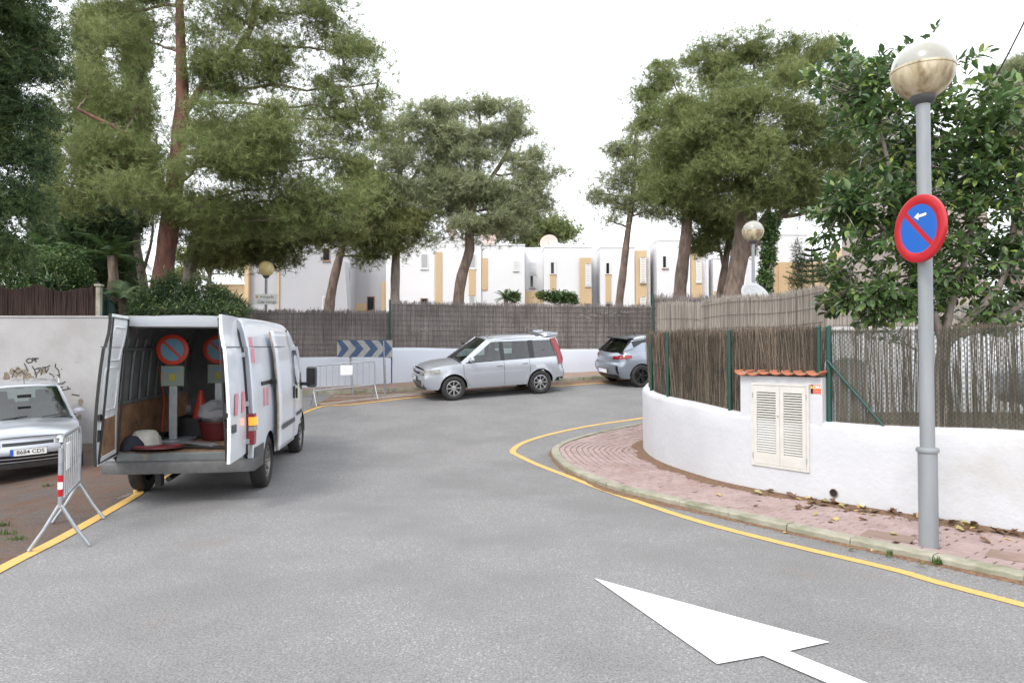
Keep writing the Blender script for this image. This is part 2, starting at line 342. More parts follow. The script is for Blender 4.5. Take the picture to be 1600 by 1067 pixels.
# left yellow line: near straight piece, under the van, then round to the right
yl = flat([gp(0, 890), gp(103, 837), gp(210, 776), gp(262, 745)])
d0 = (yl[0] - yl[2]).normalized()
ylp = [yl[0] + d0*5, yl[0] + d0*2] + [yl[0], yl[1], yl[2], yl[3]] + flat([gp(485, 641), gp(545, 633), gp(640, 622), gp(750, 612), gp(900, 601.5), gp(945, 598.5)]) + [Vector((5.2, 21.3, 0)), Vector((9, 22.6, 0)), Vector((15, 24.2, 0))]
YL = catmull(ylp, .2)
ribbon('yellow_line', YL, .12, m_yellow, .0085)
yr = flat([gp(1600, 945.5), gp(1400, 891), gp(1240, 853), gp(1100, 817), gp(1000, 785), gp(900, 749), gp(845, 728), gp(812, 713), gp(801, 705), gp(815, 693), gp(850, 681), gp(900, 669.5), gp(950, 661), gp(1005, 653)])
d1 = (yr[0] - yr[2]).normalized(); d2 = (yr[-1] - yr[-3]).normalized()
YR = catmull([yr[0] + d1*5] + yr + [yr[-1] + d2*3, yr[-1] + d2*8 + Vector((1, 0, 0))], .12)
ribbon('yellow_line', YR, .11, m_yellow, .005)
# old asphalt of the parking strip on the left, dirt verge by the far kerb
def between(name, mat, A, B, dz, nw):
    mb = MB(); n = len(A)
    for a, b in zip(A, B):
        for k in range(nw+1):
            q = a.lerp(b, k/nw); mb.v.append((q.x, q.y, G(q.x, q.y) + dz))
    mb.f = [(i*(nw+1)+k, i*(nw+1)+k+1, (i+1)*(nw+1)+k+1, (i+1)*(nw+1)+k) for i in range(n-1) for k in range(nw)]
    return setting(mb.build(name, mat, smooth=True, fixn=False))
Ls = [p for p in YL if p.y < 16.0 and p.x < -3]
between('parking_strip', m_lot, Ls, [Vector((-16, p.y, 0)) for p in Ls], .0045, 44)
# far kerb line (foot of the kerb on the road side)
kf = flat([gp(380, 622), gp(476, 617.5), gp(548, 615), gp(620, 612), gp(700, 607), gp(800, 601), gp(945, 592.5), gp(1018, 588.5)])
KF = catmull([kf[0] + (kf[0]-kf[1])*1.2] + kf + [kf[-1] + (kf[-1]-kf[-2])*4, kf[-1] + (kf[-1]-kf[-2])*10], .25)
def near_on(C, p): return min(C, key=lambda q: (q - p).length)
Vs = [p for p in YL if p.y > 15.0]
def kx(x):
    return min(KF, key=lambda q: abs(q.x - x))
between('roadside_verge', m_verge, Vs, [Vector((p.x, max(kx(p.x).y, p.y + .05), 0)) for p in Vs], .005, 8)
fm = [gp(500, 632), gp(560, 625), gp(630, 618), gp(665, 617)]
ribbon('faded_marking', catmull(flat(fm), .2), .22, m_faded, .010)
ribbon('faded_marking', catmull(flat([gp(520, 619.5), gp(600, 617.5), gp(660, 614)]), .2), .12, m_faded, .010)
# white arrow
AR = [(928.5,904.6),(1296,1004.5),(1232.4,1018.6),(1350,1067),(1192.5,1026),(1120.5,1039)]
def bt(px, py): p = gp(px, py); return Vector((p.x, p.y, 0))
tip, a1, b1, c1, b2, a2 = [bt(*p) for p in AR]
shaft = (bt(1290,1067) - b2); sd_ = (c1 - b1).normalized(); sd2 = shaft.normalized(); sdd = (sd_ + sd2).normalized()
mb = MB(); pts = [tip, a1, b1, b1 + sdd*2.6, b2 + sdd*2.6, b2, a2]
mb.v = [(p.x, p.y, G(p.x, p.y) + .009) for p in pts]; mb.f = [(0, 6, 5), (0, 5, 2), (0, 2, 1), (5, 4, 3, 2)]
setting(mb.build('road_arrow', m_whitepaint, fixn=False))
# ------------------------------------------------------------------ near pavement with kerb stones and pavers
KH = .075
kr = flat([gp(1600, 912), gp(1442, 878), gp(1337, 855.5), gp(1180, 820), gp(1060, 792), gp(1001, 778), gp(958, 767), gp(924, 754), gp(886, 737), gp(868, 722), gp(861, 709), gp(866, 702), gp(880, 695), gp(902, 688), gp(932, 680), gp(971, 671.5), gp(1008, 664.5)])
e1 = (kr[0] - kr[2]).normalized(); e2 = (kr[-1] - kr[-2]).normalized()
KR = catmull([kr[0] + e1*3.4] + kr + [kr[-1] + e2*2.5, kr[-1] + e2*7 + Vector((1, 0, 0))], .06)
def resample(C, s):
    out = [C[0].copy()]; acc = 0; last = C[0]
    for p in C[1:]:
        seg = (p - last).length
        while acc + seg >= s:
            last = last.lerp(p, (s - acc)/seg); out.append(last.copy()); seg = (p - last).length; acc = 0
        acc += seg; last = p
    return out
KR = resample(KR, .05)
kn = []
for i in range(len(KR)):
    t = (KR[min(i+2, len(KR)-1)] - KR[max(i-2, 0)]).normalized(); kn.append(Vector((t.y, -t.x, 0)))
if (Vector((4, 11, 0)) - KR[len(KR)//2]).dot(kn[len(KR)//2]) < 0: kn = [-n for n in kn]
KRa = np.array([(p.x, p.y) for p in KR])
kerb = thing('kerb', None, None); del_ = None; kerb['kind'] = 'structure'
i = 0; stone_len = 14
while i < len(KR) - 2:
    L = stone_len + random.choice((-1, 0, 0, 1)); j = min(i + L, len(KR) - 1); mb = MB(); rows = []
    jit = random.uniform(-.006, .006); ia = i
    dzj = random.uniform(-.004, .006); W0 = .14
    for k in range(i, j + 1):
        g = 0
        if k == i: p = KR[k].lerp(KR[k+1], .08)
        elif k == j: p = KR[k].lerp(KR[k-1], .08)
        else: p = KR[k]
        n = kn[k]; zb = G(p.x, p.y)
        for (o_, h_) in ((.0+jit, -.05), (.004+jit, KH-.018), (.022+jit, KH), (W0, KH+.002), (W0, -.05)):
            wob = .0035*math.sin(k*1.7+o_*40) ; q = p + n*o_; mb.v.append((q.x+wob*n.x, q.y+wob*n.y, zb + h_ + (dzj + wob if h_ > 0 else 0)))
    m_ = j - i + 1
    mb.f = [(a*5+b, (a+1)*5+b, (a+1)*5+b+1, a*5+b+1) for a in range(m_-1) for b in range(4)] + [(0,1,2,3,4), tuple((m_-1)*5 + q for q in (4,3,2,1,0))]
    mb.build('kerb_stone', m_kerb, kerb, smooth=30)
    i = j
def dist_k(x, y):
    d = np.hypot(KRa[:,0]-x, KRa[:,1]-y); return d.min()
# wall base line on the street side
wb = [gp(1600, 835.5, KH), gp(1425, 807, KH), gp(1295, 785.6, KH), gp(1222, 773.4, KH), gp(1157, 761.5, KH), gp(1095.6, 746, KH), gp(1036, 725, KH), gp(1012.5, 711, KH)]
wb = flat(wb); w1 = (wb[0] - wb[2]).normalized(); last = wb[-1]
WBp = [wb[0] + w1*6, wb[0] + w1*3] + wb + [last + Vector((.06, .75, 0)), last + Vector((.42, 1.55, 0)), last + Vector((1.25, 2.3, 0)), last + Vector((2.8, 3.0, 0)), last + Vector((6.5, 4.2, 0))]
WB = resample(catmull(WBp, .1), .1)
WBa = np.array([(p.x, p.y) for p in WB])
# pavement surface polygon: kerb line then wall line reversed (offset 0.1 into the wall)
def norm_of(C, i):
    t = (C[min(i+1, len(C)-1)] - C[max(i-1, 0)]).normalized(); return Vector((t.y, -t.x, 0))
WN = [norm_of(WB, i) for i in range(len(WB))]
if (Vector((5, 12, 0)) - WB[len(WB)//2]).dot(WN[len(WB)//2]) < 0: WN = [-n for n in WN]
def inside_poly(x, y, P):
    c = False; n = len(P); j = n - 1
    for i in range(n):
        xi, yi = P[i]; xj, yj = P[j]
        if (yi > y) != (yj > y) and x < (xj - xi)*(y - yi)/(yj - yi + 1e-12) + xi: c = not c
        j = i
    return c
PK = [(p.x, p.y) for p in KR[::3]] + [(KR[-1].x, KR[-1].y)]
PW = [((p + n*.05).x, (p + n*.05).y) for p, n in zip(WB, WN)][::2]
def on_pave(x, y): return inside_poly(x, y, PK + [(14, 22), (14, -2)]) and not inside_poly(x, y, PW + [(14, 20), (14, 0)])
pav = thing('pavement', None, None); pav['kind'] = 'structure'
mb = MB(); cs = .08
xs = np.arange(.3, 8.4, cs); ys = np.arange(2.0, 18.5, cs); vid = {}
def vtx(i, j):
    if (i, j) not in vid: vid[i, j] = len(mb.v); x = .3 + i*cs; y = 2 + j*cs; mb.v.append((x, y, G(x, y) + KH - .018))
    return vid[i, j]
for i, x in enumerate(xs):
    for j, y in enumerate(ys):
        cx, cy = x + cs/2, y + cs/2
        if on_pave(cx, cy) and dist_k(cx, cy) > .08: mb.f.append((vtx(i,j), vtx(i+1,j), vtx(i+1,j+1), vtx(i,j+1)))
mb.build('paving_bed', m_bed, pav, fixn=False)
# pavers in rows that follow the kerb
BL, BWd, gap = .20, .10, .012
bms = MB(); hx, hy, c_ = (BL-gap)/2, (BWd-gap)/2, .006
bms.v = [(sx*hx, sy*hy, -.03) for sy in (-1, 1) for sx in (-1, 1)] + [(sx*hx, sy*hy, -c_) for sy in (-1, 1) for sx in (-1, 1)] + [(sx*(hx-c_), sy*(hy-c_), 0) for sy in (-1, 1) for sx in (-1, 1)]
bms.f = [(0,1,5,4), (1,3,7,5), (3,2,6,7), (2,0,4,6), (4,5,9,8), (5,7,11,9), (7,6,10,11), (6,4,8,10), (8,9,11,10)]
proto_b = bms.build('brick', m_brick, pav); bricks = []
row = 0
while row < 46:
    off = .14 + .005 + BWd*(row + .5); pts = [p + n*off for p, n in zip(KR, kn)]
    run = []; 
    valid = [dist_k(p.x, p.y) > off - .012 and on_pave(p.x, p.y) for p in pts]
    acc = (row % 2)*.5*BL; prev = None
    for i in range(len(pts)):
        if not valid[i]: prev = None; continue
        if prev is not None:
            acc += (pts[i] - prev).length
            if acc >= BL:
                acc -= BL; t = (pts[i] - prev).normalized(); c0 = pts[i] - t*(BL/2)
                bricks.append((c0.x, c0.y, math.atan2(t.y, t.x)))
        prev = pts[i]
    row += 1
bricks = [b for b in bricks if b[1] > 2.6 and b[0] < 8.2]
def show(b):
    Y = b[1]; px = b[0]/Y*F + 800
    if px > 1640 or Y < 1: return 1e6 + Y
    return Y
bricks.sort(key=show)
rest = MB()
for k, (x, y, a) in enumerate(bricks):
    dz = random.uniform(-.003, .003); ta = random.uniform(-.012, .012); sx = (G(x+.1*math.cos(a), y+.1*math.sin(a)) - G(x-.1*math.cos(a), y-.1*math.sin(a)))/.2
    Mx = Matrix.Translation((x, y, G(x, y) + KH + dz)) @ Matrix.Rotation(a + ta, 4, 'Z') @ Matrix.Rotation(-math.atan(sx) + random.uniform(-.01, .01), 4, 'Y')
    if k < 298:
        o = proto_b if k == 0 else proto_b.copy()
        if k: COL.objects.link(o)
        o.parent = pav; o.matrix_local = Mx
    else: rest.add([Mx @ Vector(v) for v in bms.v], bms.f)
if rest.v: tag(rest.build('bricks_beyond', m_brick, pav, fixn=False), kind='stuff')
# two bare concrete covers in the pavement
for (px, py, s) in ((1388, 838, .0), (1590, 871, .0)):
    c = gp(px, py, KH); t = Vector((.74, -.67, 0)); n = Vector((.67, .74, 0)); mb = MB()
    mb.box((0,0,0), (.42, .28, .012), Matrix.Rotation(math.atan2(t.y, t.x), 3, 'Z')); o = mb.build('cement_patch', M('cement_patch', (.26,.18,.15), (.2,.14,.11), 6, .9, worldpos=True) if 'cement_patch' not in MATS else MATS['cement_patch'], pav, bevel=.004); o.location = (c.x, c.y, G(c.x, c.y) + KH + .002)
# soil and needles against the wall foot
mb = MB()
for i in range(0, len(WB)-1):
    p, n = WB[i], WN[i]; a = .10 + .13*abs(math.sin(i*.31)) + .06*random.random()
    if p.x > 8: a = .1
    for o_, h in ((.03, .03), (-.03, .022), (-a*.6, .010), (-a, -.008)): q = p + n*o_; mb.v.append((q.x, q.y, G(q.x, q.y) + KH + h))
mb.f = [(i*4+b, i*4+b+1, i*4+b+5, i*4+b+4) for i in range(len(WB)-2) for b in range(3)]
setting(mb.build('soil_drift', M('needle_litter', (.22,.13,.075), (.10,.06,.035), 30, .95, bump=1, bscale=80, worldpos=True), smooth=True, fixn=False))
# grit along the gutter
mb = MB()
for i in range(0, len(KR)-1, 2):
    p, n = KR[i], kn[i]; a = .03 + .11*max(0, math.sin(i*.045 + 1))**2 + .03*random.random()
    for o_, h in ((.01, .02), (-a*.5, .010), (-a, .001)): q = p + n*o_; mb.v.append((q.x, q.y, G(q.x, q.y) + h))
m_ = len(mb.v)//3; mb.f = [(i*3+b, i*3+b+1, i*3+b+4, i*3+b+3) for i in range(m_-1) for b in range(2)]
setting(mb.build('gutter_grit', MATS['needle_litter'], smooth=True, fixn=False))
# ------------------------------------------------------------------ near boundary wall
P0 = gp(1157, 761.5, KH); P1 = gp(1295, 785.6, KH); WD = Vector((P1.x-P0.x, P1.y-P0.y, 0)).normalized(); WNn = Vector((-WD.y, WD.x, 0))
if WNn.y < 0: WNn = -WNn
def on_wall(px, py, off=0):     # point on the straight stretch of the wall face
    d = ray(px, py); o = P0 + WNn*off; t = (o - CAM).dot(WNn)/d.dot(WNn); return CAM + d*t
def arclen(C):
    s = [0]
    for a, b in zip(C, C[1:]): s.append(s[-1] + (b-a).length)
    return s
WS = arclen(WB)
def near_i(C, p): return min(range(len(C)), key=lambda i: (C[i].x-p.x)**2 + (C[i].y-p.y)**2)
ks = [(near_i(WB, q), z) for q, z in ((wb[0], 1.05), (wb[2], 1.0), (wb[4], 1.04), (wb[5], 1.09), (wb[6], 1.15), (wb[7], 1.18))]
tab = [(0, 1.06)] + [(WS[i], z) for i, z in ks] + [(WS[-1], 1.9)]
TH = .26; mb = MB(); prof = [(0, 0), (0, .25), (0, .5), (0, .75), (0, .93), (.012, .965), (.04, .99), (.09, 1), (.17, 1), (.22, .99), (.25, .96), (.26, .92), (.26, 0)]
for i, (p, n) in enumerate(zip(WB, WN)):
    zt = hermite(tab, WS[i]); zb = G(p.x, p.y) - .1
    for k, (o_, h) in enumerate(prof):
        wv = .006*math.sin(i*.21 + k) + .004*math.sin(i*.57+2*k); q = p + n*(o_ + wv*(1 if k < 6 else 0)); mb.v.append((q.x, q.y, zb + (zt - zb)*h + (.006*math.sin(i*.33) if h > .9 else 0)))
np_ = len(prof); mb.f = [(i*np_+b, i*np_+b+1, (i+1)*np_+b+1, (i+1)*np_+b) for i in range(len(WB)-1) for b in range(np_-1)]
bw = thing('boundary_wall', 'low curved white rendered wall round the corner, with green posts and louvred cabinet', 'wall')
mb.build('masonry', m_render, bw, smooth=True)
# drain hole
hc = on_wall(1303, 770, -.002); mb = MB(); Mh = basis(WD, Vector((0,0,1)), -WNn, (0,0,0)).to_3x3()
mb.lathe([(.001, 0), (.044, .004)], 20, Mh, hc - WNn*.0)
mb.build('drain_hole', m_hole, bw)
mb = MB(); mb.lathe([(.044, 0), (.044, .012), (.05, .012), (.052, 0)], 20, Mh, hc); mb.build('drain_rim', m_barkgrey, bw)
mb = MB(); mb.box(hc + Vector((0,0,-.085)) - WNn*.004, (.022, .004, .09), basis(WD, WNn, (0,0,1), (0,0,0)).to_3x3()); mb.build('rust_stain', m_peel, bw)
# ------------------------------------------------------------------ meter cabinet
cab = thing('meter_cabinet', 'white masonry meter cabinet with two louvred cream doors under terracotta tiles', 'cabinet', P0)
cab.rotation_euler.z = math.atan2(WD.y, WD.x); cM = cab.rotation_euler.z
def cl(px, py): v = on_wall(px, py) - P0; return (v.dot(WD), v.z)      # local x (along wall), z
xL, zT = cl(1156, 586); xR, _ = cl(1284, 590)
sgn = 1 if (Matrix.Rotation(cM, 3, 'Z') @ Vector((0,1,0))).dot(WNn) > 0 else -1    # +y local = into the wall
z0c = .8
mb = MB(); mb.box(((xL+xR)/2, sgn*.160, (zT + z0c)/2 ), (xR-xL, .316, zT - z0c)); mb.build('plaster_body', m_render, cab, bevel=.012)
zt_ = zT
mb = MB(); nt_ = 7; tw = (xR - xL + .03)/nt_
for k in range(nt_):
    mt = MB(); cx = xL - .01 + tw*(k+.5)
    mt.grid(lambda u, v: ((cx + (tw*.56)*(1 - .12*v)*math.cos(math.pi*u)), sgn*(-.075 + .42*v), zt_ + .012 + (.055*(1-.1*v))*math.sin(math.pi*u)*-1 + .055 + .02*v), 10, 2)
    o = mt.build('roof_tile', m_tile, cab, smooth=True, solid=.014); 
mb = MB(); mb.box(((xL+xR)/2, sgn*.16, zt_ + .03), (xR-xL-.03, .27, .03)); mb.build('mortar', m_kerb, cab)
xa, za = cl(1177.5, 598.6); xb, zb_ = cl(1264, 737.5); xm = (xa + xb)/2 + .012
xa2, zb2 = cl(1176, 722); zb_ = (zb_ + zb2)/2; _, za2 = cl(1264, 603.5); za = (za + za2)/2
fy = -sgn*.012
mb = MB()
for (cx, cz, sx, sz) in (((xa+xb)/2, za, xb-xa+.04, .03), ((xa+xb)/2, zb_, xb-xa+.04, .03), (xa-.005, (za+zb_)/2, .03, za-zb_-.03), (xb+.005, (za+zb_)/2, .03, za-zb_-.03)):
    mb.box((cx, fy, cz), (sx, .04, sz))
mb.build('door_frame', m_louvre, cab, bevel=.003)
for side, (d0_, d1_) in enumerate(((xa+.012, xm-.002), (xm+.002, xb-.012))):
    t_, b_ = za - .018, zb_ + .018; st = .05; mb = MB()
    dt = t_; db = b_
    for (cx, cz, sx, sz) in (((d0_+d1_)/2, dt - .04, d1_-d0_, .08), ((d0_+d1_)/2, db + .07, d1_-d0_, .14), (d0_+st/2, (dt+db)/2+.03, st, dt-db-.22), (d1_-st/2, (dt+db)/2+.03, st, dt-db-.22)):
        mb.box((cx, fy - sgn*.006, cz), (sx, .028, sz))
    dr = mb.build('door', m_louvre, cab)
    mb = MB(); mb.box(((d0_+d1_)/2, fy + sgn*.013, (dt+db)/2), (d1_-d0_-.02, .004, dt-db-.06)); mb.build('backing', m_hole, dr)
    ns = 24; lo_, hi_ = db + .145, dt - .085
    pr = MB(); pr.box((0,0,0), (d1_-d0_-2*st, .030, .005), Matrix.Rotation(sgn*R(38), 3, 'X'))
    ps = pr.build('slat', m_louvre, dr)
    for k in range(ns):
        o = ps if k == 0 else ps.copy()
        if k: COL.objects.link(o)
        o.parent = dr; o.location = ((d0_+d1_)/2, fy - sgn*.008, lo_ + (hi_-lo_)*(k+.5)/ns)
    for hz in (dt-.12, db+.1):
        mb = MB(); hx_ = d0_-.004 if side == 0 else d1_+.004; mb.tube([(hx_, fy - sgn*.024, hz-.03), (hx_, fy - sgn*.024, hz+.03)], .006, 8); mb.build('hinge', m_galv, dr)
    if side == 0: mb = MB(); mb.tube([(d1_-.02, fy-sgn*.02, (dt+db)/2+.12), (d1_-.02, fy-sgn*.032, (dt+db)/2+.12)], .009, 10); mb.build('lock', m_galv, dr)
sx0, sz0 = cl(1266.5, 601); sx1, sz1 = cl(1283, 615.5)
st_ = MB(); st_.box(((sx0+sx1)/2, -sgn*.0005, (sz0+sz1)/2), (sx1-sx0, .003, abs(sz0-sz1))); sk = st_.build('sticker', m_orange, cab)
q = MB(); q.box((sx0+.018, -sgn*.003, (sz0+sz1)/2), (.03, .002, abs(sz0-sz1)-.004)); q.build('sticker_panel', m_blackp, sk)
Mt = basis((1,0,0), (0,0,1), (0,-sgn,0), ((sx0+sx1)/2+.014, -sgn*.0035, sz0-.028))
put_text('lettering', 'CRN', .045, m_white, sk, Mt, bold=.0015, shear=.15)
q = MB(); q.box(((sx0+sx1)/2+.014, -sgn*.003, sz1+.028), (.06, .002, .012)); q.box(((sx0+sx1)/2+.014, -sgn*.003, sz1+.012), (.06, .002, .006)); q.build('sticker_lines', m_pinkstripe, sk)
q = MB(); q.box((sx0+.018, -sgn*.005, sz0-.03), (.022, .002, .03)); q.build('sticker_mark', M('sticker_yellow', (.75,.6,.05)), sk)
# ------------------------------------------------------------------ fences
def blades(path_fn, L, h_fn, base_fn, n, wd, thick, lean, lay, jit_top=.04, gaps=None):
    """n thin upright stems along a path -> numpy verts, tris (4-sided flat stems as two crossed tris strips)"""
    u = np.sort(rng.random(n))*L; V = []; T = []
    for k in range(n):
        s = u[k]
        if gaps and gaps(s): continue
        p, nn, t = path_fn(s); h = h_fn(s)*(1 + rng.normal()*jit_top*.5); b = base_fn(s); o = (rng.random()-.5)*lay
        w_ = wd*(.6 + .8*rng.random()); l1 = rng.normal()*lean; l2 = rng.normal()*lean*.3
        c0 = p + nn*o; seg = 3; vs = []; th_k = thick*(rng.random()*2 - 1)*1.6
        for q in range(seg+1):
            f = q/seg; c = c0 + t*(l1*f + .012*math.sin(k + 3*f)*lean*10) + nn*(l2*f); ww = w_*(1 - .35*f)
            vs += [(c.x - t.x*ww/2 + nn.x*th_k/2, c.y - t.y*ww/2 + nn.y*th_k/2, b + h*f), (c.x + t.x*ww/2 - nn.x*th_k/2, c.y + t.y*ww/2 - nn.y*th_k/2, b + h*f)]
        i0 = len(V); V += vs
        for q in range(seg): a = i0 + 2*q; T += [(a, a+1, a+3), (a, a+3, a+2)]
    return V, T
def path_of(C, off=0):
    s_ = arclen(C)
    def fn(s):
        i = min(len(C)-2, max(0, int(np.searchsorted(s_, s)) - 1)); f = (s - s_[i])/max(1e-9, s_[i+1]-s_[i]); t = (C[i+1]-C[i]).normalized(); n = Vector((-t.y, t.x, 0)); return C[i].lerp(C[i+1], f) + n*off, n, t
    return fn, s_[-1]
def rail(path_fn, L, z_fn, r, mat, name, parent, s0=0, s1=None, off=0):
    mb = MB(); s1 = L if s1 is None else s1; n = max(2, int((s1-s0)/.25))
    pts = []
    for k in range(n+1):
        s = s0 + (s1-s0)*k/n; p, nn, t = path_fn(s); p = p + nn*off; pts.append((p.x, p.y, z_fn(s)))
    mb.tube(pts, r, 5); return mb.build(name, mat, parent, fixn=False)
def chainlink(path_fn, L, z0f, z1f, s0, s1, off, cell, wr, parent, mat):
    V = []; T = []
    nu = int((s1-s0)/cell)
    for k in range(nu):
        z = None; s = s0 + k*cell; p_, n_, t_ = path_fn(min(L, s)); zb, zt = z0f(s), z1f(s); m = int((zt-zb)/(cell)); 
        for j in range(m*2):
            d = cell/2
            za_, zb2_ = zb + j*cell/2*1.0, zb + (j+1)*cell/2
            if zb2_ > zt: break
            sa = s + (d if (j % 2) else 0) ; sb = s + (0 if (j % 2) else d)
            for (qa, qb) in ((sa, sb), (2*s + cell - sa, 2*s + cell - sb)):
                pa, na, ta = path_fn(min(L, qa)); pb, nb, tb = path_fn(min(L, qb)); pa = pa + na*off; pb = pb + nb*off
                a = Vector((pa.x, pa.y, za_)); b = Vector((pb.x, pb.y, zb2_)); dd = (b-a).normalized(); sd = dd.cross(na).normalized()*wr
                i0 = len(V); V += [a-sd, a+sd, b+sd, b-sd]; T += [(i0, i0+1, i0+2), (i0, i0+2, i0+3)]
    o = raw('wire_mesh', [tuple(v) for v in V], T, mat, parent); return tag(o, kind='stuff')
# front fence stands on the middle of the wall
FC = [p + n*.13 for p, n in zip(WB, WN)]
FS = arclen(FC); ffn, FL = path_of(FC)
def s_of(px, Yguess=None):    # arc position of the fence under picture column px
    best = None
    for i in range(len(FC)):
        x = FC[i].x/FC[i].y*F + 800
        if i < near_i(WB, wb[7]) + 8:
            d = abs(x - px)
            if best is None or d < best[0]: best = (d, FS[i])
    return best[1]
def ftop(s): return hermite(tab, s*WS[-1]/FL)
sA, sB, sC, sD, sE = s_of(1300), s_of(1285), s_of(1147), s_of(1050), s_of(1022.5)
sEnd = min(FL - .2, sE + 6.0)
def htop(s): # top height of the fence
    return 2.06 + .02*sm((s - sC)/1.0) + max(0, .05*(s - sE))
hf = thing('heather_fence', 'dark brown heather screen with four green posts along the curved white wall', 'fence')
V, T = blades(ffn, sEnd - sB, lambda s: htop(s+sB) - ftop(s+sB) + .04, lambda s: ftop(s+sB) - .03, 10, .01, .003, .02, .04)
def shifted(fn, d): return lambda s: fn(s + d)
V, T = blades(shifted(ffn, sB), sEnd - sB, lambda s: htop(s+sB) - ftop(s+sB) + .06, lambda s: ftop(s+sB) - .03, 17000, .0055, .003, .09, .05, .07)
tag(raw('heather_twigs', V, T, m_heather, hf), kind='stuff')
side0 = 1 if ffn(sC)[1].dot(CAM - ffn(sC)[0]) > 0 else -1
mb = MB(); n = 80
for k in range(n+1):
    s = sB + (sEnd-sB)*k/n; p, nn, t = ffn(s)
    for z in (ftop(s)-.03, htop(s) - .03): mb.v.append((p.x-nn.x*side0*.04, p.y-nn.y*side0*.04, z))
mb.f = [(2*k, 2*k+2, 2*k+3, 2*k+1) for k in range(n)]; mb.build('heather_backing', m_heather_dark, hf)
side = 1 if ffn(sC)[1].dot(CAM - ffn(sC)[0]) > 0 else -1
for f in (.05, .5, .97): rail(ffn, FL, lambda s: ftop(s) + f*(htop(s)-ftop(s)), .0022, m_wire, 'tie_wire', hf, sB, sEnd, side*.045)
chainlink(ffn, FL, lambda s: ftop(s)+.02, lambda s: htop(s), sB, sE+.3, side*.042, .06, .0013, hf, m_wire)
def post(s, r, parent, zt=None, off=side*.02):
    p, nn, t = ffn(s); p = p + nn*off; z = ftop(s); zt = zt or htop(s)+.04; mb = MB()
    mb.tube([(p.x, p.y, z-.05), (p.x, p.y, zt)], r, 12); mb.lathe([(r+.004, zt), (r+.004, zt+.012), (r*.6, zt+.028), (.001, zt+.03)], 12, None, (p.x, p.y, 0)); 
    o = mb.build('post', m_green, parent, smooth=40); return p
for s in (sB, sC, sD, sE): post(s, .026, hf, None, side*.055)
rf = thing('chain_link_fence', 'chain link fence lined with see-through reeds, behind the lamp post with the sign', 'fence')
sR0 = .3
post(sA, .032, rf, 2.10)
p_a, nn_, t_ = ffn(sA); p_b, _, _ = ffn(max(.1, sA - .62)); mb = MB()
off = nn_*side*.06
mb.tube([Vector((p_a.x, p_a.y, ftop(sA)+.72)) + off, Vector((p_b.x, p_b.y, ftop(sA)-.0)) + off], .016, 10); mb.build('brace', m_green, rf, smooth=40)
def rtop(s): return 2.08 - .0*(sA - s)
V, T = blades(shifted(ffn, sR0), sA - sR0, lambda s: rtop(s) - ftop(s+sR0) + .02, lambda s: ftop(s+sR0) - .02, 1900, .0065, .003, .03, .02, .03)
tag(raw('reed_lining', V, T, m_reed_thin, rf), kind='stuff')
for f in (.04, .33, .66, .97): rail(ffn, FL, lambda s: ftop(s) + f*(rtop(s)-ftop(s)), .0016, m_wire, 'tie_wire', rf, sR0, sA, side*.02)
chainlink(ffn, FL, lambda s: ftop(s)+.02, rtop, sR0, sA, side*.03, .055, .0021, rf, m_wire)
# tan reed screen across the plot, in two lengths
def reed_screen(name, label, A, B, za, zb, zbot, n, mat, group=None, dens=.011, wires=5, wavy=.03, posts=None):
    A, B = Vector(A), Vector(B); L = (B-A).length; t = (B-A).normalized(); nn = Vector((-t.y, t.x, 0))
    th = thing(name, label, 'fence', group=group)
    fn = lambda s: (A + t*s + nn*.04*math.sin(s*1.3), nn, t)
    top = lambda s: za + (zb-za)*s/L + wavy*math.sin(s*2.3) 
    V, T = blades(fn, L, lambda s: top(s) - zbot, lambda s: zbot, n, dens, .003, .02, .03, .035); tag(raw('reeds', V, T, mat, th), kind='stuff')
    mb = MB(); m_ = 30
    for k in range(m_+1):
        s = L*k/m_; p = A + t*s + nn*.04*math.sin(s*1.3)
        for z in (zbot, top(s) - .05): mb.v.append((p.x - nn.x*.0, p.y + abs(nn.y)*.02, z))
    mb.f = [(2*k, 2*k+2, 2*k+3, 2*k+1) for k in range(m_)]; mb.build('reed_backing', m_reed_nback, th)
    sgn_ = 1 if nn.dot(CAM - A) > 0 else -1
    for k in range(wires):
        mb = MB(); mb.tube([A + t*s + nn*(.04*math.sin(s*1.3) + sgn_*.022) + Vector((0,0, zbot + (top(s)-zbot)*(k+.6)/wires)) for s in [L*q/12 for q in range(13)]], .004, 4); mb.build('wire', m_twine, th, fixn=False)
    return th
q1 = at(1027, 475, 15.2); q2 = at(1097, 475, 13.9); q3 = at(1097, 472, 13.85); q4 = at(1289, 448, 11.2)
def xy(v): return (v.x, v.y, 0)
reed_screen('reed_screen', 'short pale reed screen panel just left of the taller wavy tan reed screen', xy(q1), xy(q2), q1.z, q2.z, 1.2, 500, m_reed_near, wires=2)
reed_screen('reed_screen', 'wavy tan reed screen rising behind the heather fence and louvred cabinet', xy(q3), xy(q4), q3.z, q4.z, 1.2, 1500, m_reed_near, wires=7)
q5 = at(1292, 492, 11.5)
reed_screen('reed_screen', 'weathered reed screen behind the rubber fig tree foliage', xy(at(1291, 470, 13.5)), (12.5, 14.5, 0), 2.78, 2.85, 1.9, 900, m_reed_near, wires=5)
